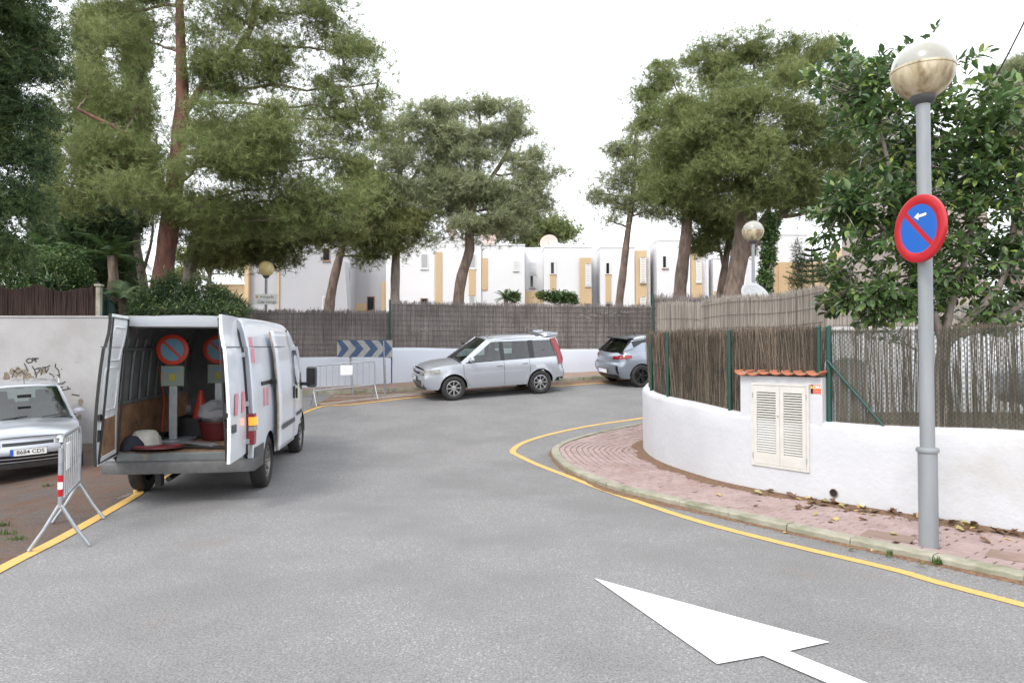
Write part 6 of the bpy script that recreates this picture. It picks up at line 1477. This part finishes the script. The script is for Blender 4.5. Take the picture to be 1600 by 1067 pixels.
pine('pale grey trunk with broken limbs left of the red-barked pine', [(228,480,.16), (222,430,.14), (215,390,.12), (212,340,.09), (208,280,.06)], [(205,300,40,30), (195,350,30,25), (215,250,40,35)], 2600, lf_dark, m_barkgrey, 22.5, seed=6, blen=.2, bw=.02, extra=[[(222,430,.06), (236,380,.05), (240,340,.03)]])
pine('small distant pine in the gap above the oleander', [(323,480,.22), (328,430,.16), (335,415,.12), (342,395,.08)], [(330,400,28,14), (300,405,22,12), (362,402,22,12), (290,430,20,14), (375,425,12,14)], 1500, lf_pine, m_barkgrey, 46, seed=8, blen=.4, bw=.05, clus=1.0, extra=[[(328,430,.12), (315,408,.08), (305,395,.05)]])
pine('leaning pine in front of the large shaded white house', [(514,486,.22), (520,445,.19), (531,400,.16), (540,370,.13), (556,330,.1), (566,280,.08)], [(560,350,35,22), (590,378,40,22), (575,400,24,8), (625,362,26,18), (580,320,50,30), (640,340,34,24), (570,280,30,35)], 6500, lf_shade, m_bark, 27, seed=10, group=G_, blen=.24, bw=.024, clus=.8)
pine('slim straight pine with an airy crown, second behind the reed fence', [(617,474,.2), (618,420,.18), (620,360,.15), (622,300,.12), (628,240,.09), (630,190,.06)], [(620,330,45,30), (590,290,45,35), (650,300,40,40), (640,240,50,40), (600,220,40,35), (650,190,40,30), (680,170,30,22), (575,330,30,25), (610,270,40,35), (660,370,28,14)], 4600, lf_pine_g, m_barkgrey, 27.5, seed=11, group=G_, blen=.24, bw=.019, clus=.75, extra=[[(620,350,.1), (600,325,.07), (580,300,.04)], [(622,310,.08), (645,280,.06), (665,235,.04)]], shell=.6)
pine('broad-crowned leaning pine in the middle behind the reed fence', [(716,474,.24), (722,430,.22), (734,390,.2), (733,350,.17), (742,310,.14), (745,250,.1), (750,190,.07)], [(760,350,90,28), (800,320,60,35), (830,290,40,40), (700,320,60,30), (690,270,50,40), (750,290,70,45), (810,240,45,45), (740,220,70,50), (690,215,45,40), (800,190,35,35), (750,165,50,22), (865,270,22,14), (850,320,28,18), (690,180,35,20), (670,300,40,30)], 14500, lf_pine_g, m_bark, 28, seed=12, group=G_, blen=.24, bw=.02, clus=.8, extra=[[(742,310,.1), (780,260,.08), (805,210,.05)], [(740,330,.09), (700,280,.07), (690,220,.04)]])
pine('distant dark pine clump behind the white roofs', [(800,470,.3), (805,380,.25), (810,340,.2)], [(800,350,40,25), (860,350,30,20), (880,365,18,18), (760,360,30,20), (835,370,30,18)], 5000, lf_pine, m_bark, 58, seed=13, blen=.45, bw=.05, clus=1.3, name='pine_tree')
pine('slender pine standing alone in the open sky right of the middle', [(967,480,.17), (973,430,.155), (980,370,.135), (988,310,.11), (992,260,.08), (993,210,.05)], [(975,320,38,22), (940,310,30,16), (1010,330,40,22), (960,280,38,22), (1000,270,40,30), (985,225,40,28), (925,300,18,10), (960,240,28,20), (1000,200,25,18), (1020,300,30,25), (950,345,22,10)], 3000, lf_pine_g, m_bark, 28, seed=14, group=G_, blen=.22, bw=.018, clus=.62, shell=.6)
pine('pine with a thick bare lower trunk right of the slender one', [(1062,466,.26), (1066,420,.24), (1072,370,.22), (1074,320,.19), (1076,270,.15), (1078,200,.1)], [(1065,320,40,28), (1030,300,38,28), (1100,330,38,25), (1040,260,45,35), (1085,280,50,35), (1020,140,32,30), (1045,110,30,25), (1005,165,20,25), (1050,190,50,40)], 8000, lf_pine, m_bark, 26, seed=15, group=G_, blen=.2, bw=.018, clus=.7)
pine('short branching pine between the thick-trunked ones', [(1124,470,.17), (1132,420,.15), (1137,385,.13), (1140,360,.1), (1142,335,.07)], [(1110,360,40,25), (1125,335,40,22), (1160,350,35,25), (1100,385,28,14), (1160,385,30,14)], 4200, lf_pine, m_bark, 26.5, seed=16, group=G_, blen=.2, bw=.018, clus=.65, extra=[[(1132,420,.09), (1126,395,.06), (1118,370,.04)]])
pine('huge domed pine at right with a forked pale trunk behind the white lamp', [(1143,475,.33), (1150,430,.3), (1158,385,.26), (1161,340,.2), (1160,300,.2), (1165,220,.14), (1175,130,.09)],
     [(1070,170,50,45), (1060,230,55,45), (1050,290,45,30), (1120,110,50,45), (1110,200,70,60,-1), (1120,280,70,35,-1), (1180,80,55,30), (1190,160,80,60,-1.5), (1190,250,80,50,-1.5), (1180,310,60,25,-1), (1250,100,60,40), (1260,190,70,60,-1), (1270,270,70,45,-1), (1240,310,70,28), (1320,130,50,45), (1330,220,55,60), (1340,290,50,35), (1300,330,50,18), (1130,75,30,20), (1290,75,30,20), (1370,260,30,40), (1370,180,35,40), (1400,240,40,50), (1150,240,60,40,-1.6)],
     40000, lf_pine, m_bark, 22.5, seed=17, blen=.17, bw=.0145, clus=.65, per=10, group=G_, extra=[[(1158,390,.26), (1175,340,.18), (1170,300,.13), (1200,240,.08)], [(1160,400,.2), (1185,370,.17), (1215,340,.14), (1245,310,.1), (1290,260,.06)], [(1175,370,.12), (1198,335,.1), (1210,300,.07)]], branch_r=.09, twigs=4)
pine('tall pine top showing at the far right edge above the fig tree', [(1590,400,.25), (1592,200,.18), (1594,120,.1)], [(1575,115,32,20), (1600,100,30,25), (1565,150,25,18), (1610,150,30,30), (1585,200,35,35)], 4200, lf_pine_g, m_bark, 24, seed=18, blen=.17, bw=.014)
pine('near dark green conifer filling the upper left corner', [(-90,600,.3), (-85,300,.25), (-60,100,.15), (-50,-100,.1)], [(30,100,45,55), (60,60,35,28,.2), (70,110,28,20), (20,30,60,45), (0,180,50,60), (30,250,35,50), (40,310,30,40), (5,330,40,50), (0,400,45,40), (50,180,28,28), (10,-30,60,40), (85,70,15,14), (-30,250,50,80), (-160,150,90,90,-1), (-120,-60,110,70,-1.5), (-30,-110,110,50,-2), (-260,60,110,110,-2)], 26000, lf_dark, m_bark, 11.5, seed=20, blen=.11, bw=.014, clus=.3, name='conifer', per=9, flat_=.8)  # unseen crown parts out of view at left, added to shade the parking strip
# cypresses: upright narrow columns
def cypress(label, px, ptop, pbot, wpx, Y, tufts, seed, leaf=None):
    blobs = []; n = 7
    for k in range(n):
        t = (k+.5)/n; blobs.append((px + random.uniform(-2, 2), pbot + (ptop-pbot)*t, wpx*(1 - .25*abs(t-.4)), abs(pbot-ptop)/n*.8))
    return pine(label, [(px, pbot+20, .16), (px, (pbot+ptop)/2, .1), (px, ptop, .03)], blobs, tufts, leaf or lf_cyp, m_bark, Y, name='cypress_tree', seed=seed, blen=.2, bw=.026, clus=.38, flat_=1.8, twigs=0, depth=1.0)
cypress('tall narrow cypress column, left one of two rising through the pine', 141, 30, 330, 20, 24, 7000, 31)
cypress('second tall cypress column right of the first, behind the pine branches', 212, 20, 330, 18, 25, 6500, 32)
cypress('dark cypress low behind the palisade fence', 168, 320, 480, 26, 21, 5500, 33, lf_dark)
cypress('very dark broad cypress left of the pale trunk', 122, 330, 470, 22, 20, 4000, 34, lf_dark)
cypress('dark cypress behind the first palm, low at the left', 72, 190, 470, 20, 22, 5000, 35, lf_dark)
cypress('short dusky cypress between the palisade and the pale trunk', 196, 340, 480, 14, 23, 3000, 36, lf_dark)
# small palm crowns
def palm(label, px, py, Y, n, L, seed, droop=.5, leaf=None, trunk=True, name='palm_tree', pbot=470, wl=.32, fan=False):
    r = random.Random(seed); c = at(px, py, Y); th = thing(name, label, 'palm', Vector((c.x, Y, at(px, pbot, Y).z))); h = c.z - th.location.z
    if trunk: mb = MB(); mb.tube([(0,0,0), (.05,0,h*.5), (0,0,h)], [.16,.13,.12], 10); mb.build('trunk', m_bark, th, smooth=True)
    for k in range(n):
        a = 2*math.pi*k/n + r.uniform(-.2,.2); el = r.uniform(.1, 1.3); l_ = L*r.uniform(.7, 1.1); pts = []
        for q in range(9):
            t = q/8; rad = l_*t*math.cos(el*(1-.3*t)); z = l_*t*math.sin(el) - droop*l_*t*t; pts.append(Vector((math.cos(a)*rad, math.sin(a)*rad, h+z)))
        mb = MB(); mb.tube(pts, [.018*(1-.8*q/8) for q in range(9)], 4, False)
        for q in range(1, 9):
            for j in range(4):
                p = pts[q-1].lerp(pts[q], j/4); t = (pts[q]-pts[q-1]).normalized(); s_ = t.cross(Vector((0,0,1))).normalized()
                for sg_ in (-1, 1):
                    e = p + (s_*sg_*.8 + t*.6 - Vector((0,0,.25))).normalized()*wl*(1 - .55*abs(q/8 - .4)); u_ = t*.014
                    mb.add([p-u_, p+u_, e], [(0,1,2)])
        mb.build('frond', leaf or lf_olean, th, fixn=False)
    return th
palm('palm crown low behind the dark bush at left', 72, 395, 18.5, 13, 1.1, 41, leaf=lf_bush)
palm('palm with arching fronds beside the dark cypress', 175, 400, 19.5, 14, 1.5, 42, leaf=lf_bush)
palm('distant palm top seen between conifer and cypress', 88, 190, 26, 16, 1.2, 43, leaf=lf_cyp)
palm('small spiky palm on the terrace between the white houses', 790, 466, 38, 14, .95, 44, droop=.35, pbot=492, wl=.22, leaf=lf_bush)
palm('bushy yellow green palm low at the end of the palisade fence', 192, 465, 18.2, 14, 1.1, 46, pbot=520, leaf=lf_olean)
# shrubs with broad or narrow leaves
def shrub(label, blobs, Y, n, leaf, L, Wl, name='shrub', cat='bush', seed=1, stems=True, group=None, up=.3):
    """leafy bush: each leaf a folded lozenge of four triangles"""
    c0 = at(blobs[0][0], blobs[0][1]+blobs[0][3], Y); th = thing(name, label, cat, c0, group=group); r = np.random.default_rng(seed); V = []; T = []
    B = [(at(b[0], b[1], Y + (b[4] if len(b) > 4 else 0)) - c0, b[2]*Y/F, b[3]*Y/F) for b in blobs]; w_ = np.array([b[1]*b[1]*b[2] for b in B])**.7; w_ /= w_.sum(); sm_ = MB()
    P = []
    for b, f in zip(B, w_):
        m_ = int(n*f); d = r.normal(size=(m_, 3)); d /= np.linalg.norm(d, axis=1)[:, None]; q = r.random(m_)**.4; jig = 1 + .18*np.sin(d[:,0]*9 + seed) * np.sin(d[:,2]*11); P.append(np.array(b[0]) + d*(q*jig)[:, None]*np.array([b[1], b[1]*.8, b[2]]))
        if stems:
            for k in range(3): e = Vector(b[0]) + Vector(r.normal(size=3))*b[1]*.4; limb(sm_, (r.normal()*.15, r.normal()*.1, 0), e, .02, .006, 0, seed+k, 5, 5)
    P = np.concatenate(P); N = len(P); d = r.normal(size=(N, 3)); d[:, 2] = d[:, 2]*.6 + up; d /= np.linalg.norm(d, axis=1)[:, None]; s = np.cross(d, r.normal(size=(N,3))*.5 + np.array([0,0,1])); s /= np.linalg.norm(s, axis=1)[:, None]; nn = np.cross(s, d)
    l_ = L*(.6 + .7*r.random(N))[:, None]; w2 = Wl*(.7 + .5*r.random(N))[:, None]
    A = P; Bv = P + d*l_*.45 + s*w2/2 + nn*w2*.2; Cv = P + d*l_ - nn*l_*.12; Dv = P + d*l_*.45 - s*w2/2 + nn*w2*.2; M_ = P + d*l_*.5
    V = np.stack([A, Bv, Cv, Dv, M_], 1).reshape(-1, 3); i0 = np.arange(N)[:, None]*5; T = np.concatenate([i0 + np.array([0,1,4]), i0 + np.array([1,2,4]), i0 + np.array([2,3,4]), i0 + np.array([3,0,4])])
    tag(raw('leaves', V, T, leaf, th), kind='stuff')
    if sm_.v: sm_.build('stems', m_barkgrey, th, smooth=True, fixn=False)
    return th
shrub('oleander thicket directly above the van roof', [(240,462,26,30), (225,478,24,24), (262,455,18,32), (285,462,22,24), (305,452,16,24), (322,470,22,20), (345,466,16,24), (300,485,60,18), (240,488,40,16), (350,488,40,16), (212,486,14,18), (272,440,10,16), (330,448,9,14)], 17.6, 13000, lf_olean, .17, .03, 'oleander_bush', seed=51)
shrub('sunlit yellow green oleander end beside the shaded house', [(355,478,26,20), (372,485,16,15), (345,462,14,12)], 18.2, 3200, lf_olean, .17, .03, 'oleander_bush', seed=52)
shrub('dark rounded bush over the brown heather screen', [(95,420,45,38), (55,430,40,30), (120,440,28,24), (80,450,50,20)], 17.3, 6500, lf_bush, .10, .05, seed=53)
shrub('low dark foliage at the left frame edge above the wall', [(10,430,35,28), (25,450,30,16), (-20,420,40,40)], 17.0, 2600, lf_bush, .11, .05, seed=54)
shrub('small plant with pale leaves peeping over the heather screen', [(85,443,18,12), (75,448,10,8)], 16.4, 350, lf_olean, .16, .06, seed=55)
shrub('leafy yucca like plant beside the small terrace palm', [(802,466,9,9)], 38, 350, lf_olean, .3, .10, seed=56)
shrub('trimmed dark green hedge on the terrace wall between the houses', [(872,465,24,11), (850,463,14,8), (888,466,14,10), (897,470,8,10)], 37.5, 3000, lf_bush, .16, .08, 'hedge', 'hedge', seed=57)
shrub('bright rounded shrub right of the small conifer', [(1292,427,24,15), (1310,432,20,16)], 24, 2600, lf_olean, .1, .035, seed=58)
shrub('ivy column climbing the trunk behind the white lamp', [(1196,440,13,25), (1200,400,14,25), (1204,365,14,22), (1208,345,11,14), (1192,465,16,12)], 21.2, 4200, lf_bush, .11, .08, 'ivy_column', 'ivy', seed=59)
shrub('low shrub by the ivy foot', [(1222,468,16,8), (1180,470,12,6)], 21, 700, lf_olean, .12, .04, seed=60)
shrub('dark conifer sprig cluster right of the ivy', [(1245,392,8,22), (1250,415,16,14), (1250,440,20,16), (1250,460,18,12)], 23, 2600, lf_dark, .16, .02, 'small_conifer', 'tree', seed=61, up=.5)
# tiered araucaria
ar = at(1272, 460, 27); tha = thing('araucaria_tree', 'thin tiered araucaria against the sky beside the dark small conifer', 'tree', ar); mb = MB(); Ht = at(1268, 385, 27).z - ar.z
mb.tube([(0,0,0), (-.1,0,Ht)], [.06,.02], 6); mb.build('trunk', m_bark, tha, fixn=False)
V = []; T = []
for lv_ in range(7):
    z = Ht*(.25 + .75*lv_/7); R_ = 1.15*(1 - lv_/8.5)
    for k in range(7):
        a = 2*math.pi*k/7 + lv_
        for q in range(26):
            t = q/26; p = np.array([math.cos(a)*R_*t, math.sin(a)*R_*t, z + .25*t*t*R_])
            for s_ in (-1, 1): i0 = len(V); e = p + np.array([-math.sin(a)*s_*.09, math.cos(a)*s_*.09, .07]); V += [p, p + np.array([math.cos(a), math.sin(a), 0])*.05, e]; T.append((i0, i0+1, i0+2))
raw('foliage', np.array(V), np.array(T), lf_olean, tha)
# ------------------------------------------------------------------ rubber fig with big glossy leaves
FY = 8.9
fb = at(1468, 672, FY); fig = thing('fig_tree', 'rubber fig with large glossy leaves behind the lamp post and chain link fence', 'tree', fb)
def fw(px, py, dY=0): return at(px, py, FY+dY) - fb
mb = MB(); TR = []
for L_, rs in (([(1468,690),(1470,620),(1472,560),(1480,520)], [.085,.08,.078,.07]), ([(1475,545),(1462,500),(1440,450),(1410,380),(1395,300),(1380,220),(1350,150)], [.055,.05,.045,.04,.03,.02,.012]),
               ([(1478,540),(1520,490),(1560,450),(1580,380),(1590,300),(1570,230)], [.06,.055,.045,.038,.03,.018]), ([(1476,540),(1485,480),(1505,420),(1520,340),(1540,260),(1550,190)], [.055,.045,.04,.03,.022,.015]),
               ([(1480,525),(1530,515),(1590,480),(1640,440)], [.05,.045,.04,.03]), ([(1462,500),(1420,470),(1370,455),(1330,450)], [.03,.026,.02,.012]), ([(1410,380),(1360,340),(1315,320)], [.03,.02,.01]), ([(1395,300),(1430,220),(1440,150),(1420,100)], [.028,.022,.016,.01]), ([(1470,600),(1450,560),(1420,540)], [.03,.02,.012])):
    pts = catmull([fw(a, b, .0) for a, b in L_], .2); n = len(pts); ks = np.linspace(0, len(rs)-1, n); mb.tube(pts, [float(np.interp(k, range(len(rs)), rs)) for k in ks], 8, False); TR += pts[n//3:]
mb.build('trunk', m_barkgrey, fig, smooth=True, fixn=False)
FB = [(1335,105,60,22,70), (1290,100,25,16,20), (1345,155,40,28,55), (1375,130,40,40,60), (1330,200,26,30,34), (1450,110,60,40,70), (1420,180,60,40,90), (1500,190,70,50,100), (1560,190,50,60,110), (1590,240,50,70,120), (1400,250,40,40,50), (1480,270,70,50,110), (1550,320,60,60,120), (1350,300,50,30,80), (1310,290,34,16,40), (1320,330,50,28,70), (1390,340,60,45,110), (1470,370,60,50,90), (1310,375,35,20,36), (1355,400,50,40,90), (1430,430,60,45,110), (1560,420,60,60,120), (1340,465,42,32,70), (1400,480,50,28,80), (1320,455,22,30,34), (1500,460,60,40,80), (1600,380,40,70,90), (1600,480,50,35,70), (1560,500,50,20,40), (1380,500,30,16,36), (1395,80,20,18,20), (1440,60,14,12,10), (1520,110,35,30,40), (1545,145,30,30,30), (1530,235,60,45,90), (1450,320,50,40,80), (1450,230,50,40,80)]
lm = MB(); lm.v = [(0,0,0), (.30,.5,.08), (.70,.42,.07), (1.0,0,-.06), (.70,-.42,.07), (.30,-.5,.08), (.33,0,0), (.70,0,-.015)]
lm.v = [(x, y*.46, z) for x, y, z in lm.v]; lm.f = [(0,6,1), (1,6,7,2), (2,7,3), (0,5,6), (5,4,7,6), (4,3,7)]
sprays = MB(); Lv = []
rf_ = np.random.default_rng(77)
for (px, py, rx, ry, n) in FB:
    n = int(n*4.4); c = fw(px, py, 0); rxw, ryw = rx*FY/F, ry*FY/F
    ns = max(3, n//12)
    for k in range(ns):
        d = rf_.normal(size=3); d /= np.linalg.norm(d); q = rf_.random()**.38; tipp = Vector((c.x + d[0]*q*rxw, c.y + d[1]*q*.85 + .1, c.z + d[2]*q*ryw))
        b0 = min(TR, key=lambda t: (t-tipp).length); dirn = (tipp - b0); 
        if dirn.length > .05: limb(sprays, b0 if dirn.length < 1.2 else tipp - dirn.normalized()*.6, tipp, .007, .004, .02, k, 4, 4)
        ax = (dirn.normalized() + Vector((0,0,.35)) + Vector(rf_.normal(size=3))*.25).normalized()
        for j in range(11):
            a = j*2.4 + rf_.random(); p = tipp - ax*(.05*j) * .55; u = ax.cross(Vector((0,0,1)) if abs(ax.z) < .9 else Vector((1,0,0))).normalized(); v = ax.cross(u)
            out = (u*math.cos(a) + v*math.sin(a)); ld = (out*(.8 if j > 1 else .4) + ax*(.7 if j < 5 else .25) - Vector((0,0,.12*j*.4))).normalized()
            up_ = Vector((0,0,1)) + Vector(rf_.normal(size=3))*.35; sdv = ld.cross(up_).normalized(); nv = sdv.cross(ld); S_ = .14*(.7 + .5*rf_.random())
            Lv.append(Matrix(((ld.x*S_, sdv.x*S_, nv.x*S_, p.x), (ld.y*S_, sdv.y*S_, nv.y*S_, p.y), (ld.z*S_, sdv.z*S_, nv.z*S_, p.z), (0,0,0,1))))
sprays.build('twigs', m_barkgrey, fig, smooth=True, fixn=False)
def seen(m): 
    p = m.translation + fb; px = p.x/p.y*F + 800; return p.y + (50 if px > 1600 or px < 0 else 0)
Lv.sort(key=seen); pl_ = lm.build('leaf', lf_fig, fig, smooth=False)
for k, m in enumerate(Lv[:295]):
    o = pl_ if k == 0 else pl_.copy()
    if k: COL.objects.link(o)
    o.parent = fig; o.matrix_local = m
lv = np.array(lm.v); fan = [(0,6,1), (1,6,7), (1,7,2), (2,7,3), (0,5,6), (5,4,7), (5,7,6), (4,3,7)]
VV = []; TT = []
for k, m in enumerate(Lv[295:]):
    A = np.array(m); VV.append(lv @ A[:3,:3].T + A[:3,3]); TT.append(np.array(fan) + 8*k)
tag(raw('leaves', np.concatenate(VV), np.concatenate(TT), lf_fig, fig), kind='stuff')
# ------------------------------------------------------------------ fallen leaves, weeds, grit
dl = MB(); dl.v = [(0,0,.0), (.3,.24,.16), (.75,.2,.1), (1,0,.2), (.72,-.2,.22), (.3,-.24,.05), (.5,0,.0)]; dl.f = [(0,6,1), (1,6,2), (2,6,3), (3,6,4), (4,6,5), (5,6,0)]
first = None; LG = 'dry leaves fallen along the foot of the white wall'
mats3 = [M('leaf_yellow', (.50,.38,.12), (.36,.24,.08), 9, .6), M('leaf_brown', (.15,.08,.04), (.09,.05,.03), 9, .7), M('leaf_olive', (.36,.33,.14), (.22,.18,.07), 9, .6)]
txt = ['curled yellow leaf fallen on the pink pavement by the white wall', 'dark brown shrivelled leaf fallen on the pink pavement by the white wall', 'pale olive dry leaf fallen on the pink pavement by the white wall']
meshes = []
for i in range(3):
    o = dl.build('fallen_leaf', mats3[i], None, fixn=False); meshes.append(o)
used = [False]*3
rl = random.Random(5)
spots = []
wi = [i for i, p in enumerate(WB) if p.y > 4.6 and p.y < 9.2 and p.x > 2.6]
for k in range(210):
    i = rl.choice(wi); 
    if rl.random() > min(1, (9.6 - WB[i].y)/2.6): continue
    p, n = WB[i], WN[i]; d = .02 + abs(rl.gauss(0, .11)) if rl.random() < .85 else rl.uniform(.1, .95); q = p - n*d
    spots.append((q.x, q.y, KH + .004 + (.02 if d < .15 else 0)))
for (px, py, g_) in ((1360,862,0), (1325,859,0), (1224,834,0), (1405,838,1), (1400,834,1), (1440,848,1), (1272,806,1), (1436,884,0), (1302,815,1)): c = gp(px, py, KH if g_ else 0); spots.append((c.x, c.y, .006 + (KH if g_ else .004)))
for k, (x, y, h) in enumerate(spots):
    i = rl.choice((0, 1, 1, 2)) if k < len(spots) - 9 else (0, 2, 0, 2, 1, 0, 2, 2, 1)[k - len(spots) + 9]
    o = meshes[i] if not used[i] else meshes[i].copy()
    if used[i]: COL.objects.link(o)
    used[i] = True; s = rl.uniform(.07, .14); o.scale = (s, s*rl.uniform(.7, 1.3), s*rl.uniform(.5, 1.6)); o.location = (x, y, G(x, y) + h); o.rotation_euler = (rl.uniform(-.25,.25), rl.uniform(-.25,.25), rl.uniform(0, 6.3)); zz = 'in the gutter below the kerb' if h < KH-.01 else 'under the louvred cabinet' if y > 7.75 else 'near the drain hole' if y > 7.1 else 'between the drain hole and the lamp post' if y > 6.25 else 'beyond the lamp post to the right'; tag(o, ('curled yellow leaf', 'dark shrivelled leaf', 'pale olive leaf')[i] + ' fallen ' + zz, 'leaf', LG + ', ' + zz + ', ' + ('yellow', 'dark', 'olive')[i])
def weeds(label, spots_, n, h):
    V = []; T = []
    for (cx, cy, cz, rad) in spots_:
        for k in range(n):
            a = rng.random()*6.28; d = rad*rng.random(); x, y = cx + d*math.cos(a), cy + d*math.sin(a)*.6; l_ = h*(.4+rng.random()); an = rng.random()*6.28; lean = .6*l_*rng.random(); w_ = .004 + .004*rng.random(); i0 = len(V)
            V += [(x-w_*math.sin(an), y+w_*math.cos(an), cz), (x+w_*math.sin(an), y-w_*math.cos(an), cz), (x+lean*math.cos(an), y+lean*math.sin(an), cz+l_)]; T.append((i0, i0+1, i0+2))
    o = raw('weeds', V, T, lf_grass); return tag(o, label, 'weeds', kind='stuff')
ws_ = []
for px, py, rad in ((876,716,.05), (893,731,.08), (903,737,.05), (932,750,.07), (996,764,.10), (1026,775,.06), (1078,783,.05), (1262,829,.04), (1299,838,.05), (1465,878,.05), (950,682,.06), (975,680,.05), (1000,676,.05), (1390,866,.03)):
    c = gp(px, py, .03); ws_.append((c.x, c.y, c.z-.01, rad))
weeds('small green weeds sprouting along the kerb joints', ws_, 60, .05)
ws2 = [(c.x, c.y, c.z, .12) for c in (gp(10, 835), gp(25, 843), gp(5, 822), gp(75, 760))]
weeds('sparse weeds on the old asphalt at the left edge', ws2, 60, .05)
# pebbles and needles scattered over the ground
V = []; T = []
def bits(n, fn, s0, s1):
    for k in range(n):
        x, y, z = fn(); a = rng.random()*6.28; s = s0 + (s1-s0)*rng.random(); h = s*.5; i0 = len(V)
        V.extend([(x+s*math.cos(a), y+s*math.sin(a), z), (x+s*.7*math.cos(a+2), y+s*.7*math.sin(a+2), z), (x+s*.8*math.cos(a+4.1), y+s*.8*math.sin(a+4.1), z), (x, y, z+h)]); T.extend([(i0,i0+1,i0+3), (i0+1,i0+2,i0+3), (i0+2,i0,i0+3)])
def on_left():
    p = YL[rng.integers(0, len(Ls))]; return (lambda d: (p.x - .1 - d, p.y, G(p.x-.1-d, p.y) + .005))(abs(rng.normal())*1.2)
def on_gut():
    i = rng.integers(0, len(KR)); p = KR[i] - kn[i]*abs(rng.normal())*.10; return (p.x, p.y, G(p.x, p.y) + .003)
def on_road(): x = rng.uniform(-5, 6); y = rng.uniform(3, 16); return (x, y, G(x, y) + .002)
def on_drift():
    i = rng.integers(0, len(WB)-1); p = WB[i] - WN[i]*abs(rng.normal())*.13; return (p.x, p.y, G(p.x, p.y) + KH + .006)
bits(1500, on_left, .004, .016); bits(2600, on_gut, .003, .012); bits(2600, on_drift, .004, .016)
tag(raw('grit', V, T, M('grit_brown', (.2,.12,.08), (.1,.06,.04), 40, .9, worldpos=True)), 'brown grit and pine litter along gutters and wall foot', 'litter', kind='stuff')
V = []; T = []; bits(60, on_road, .004, .012); tag(raw('road_specks', V, T, MATS['leaf_brown']), 'tiny dark specks of debris scattered on the road', 'litter', kind='stuff')
for o in bpy.data.objects:
    if o.type == 'MESH' and o.users == 0: bpy.data.objects.remove(o)
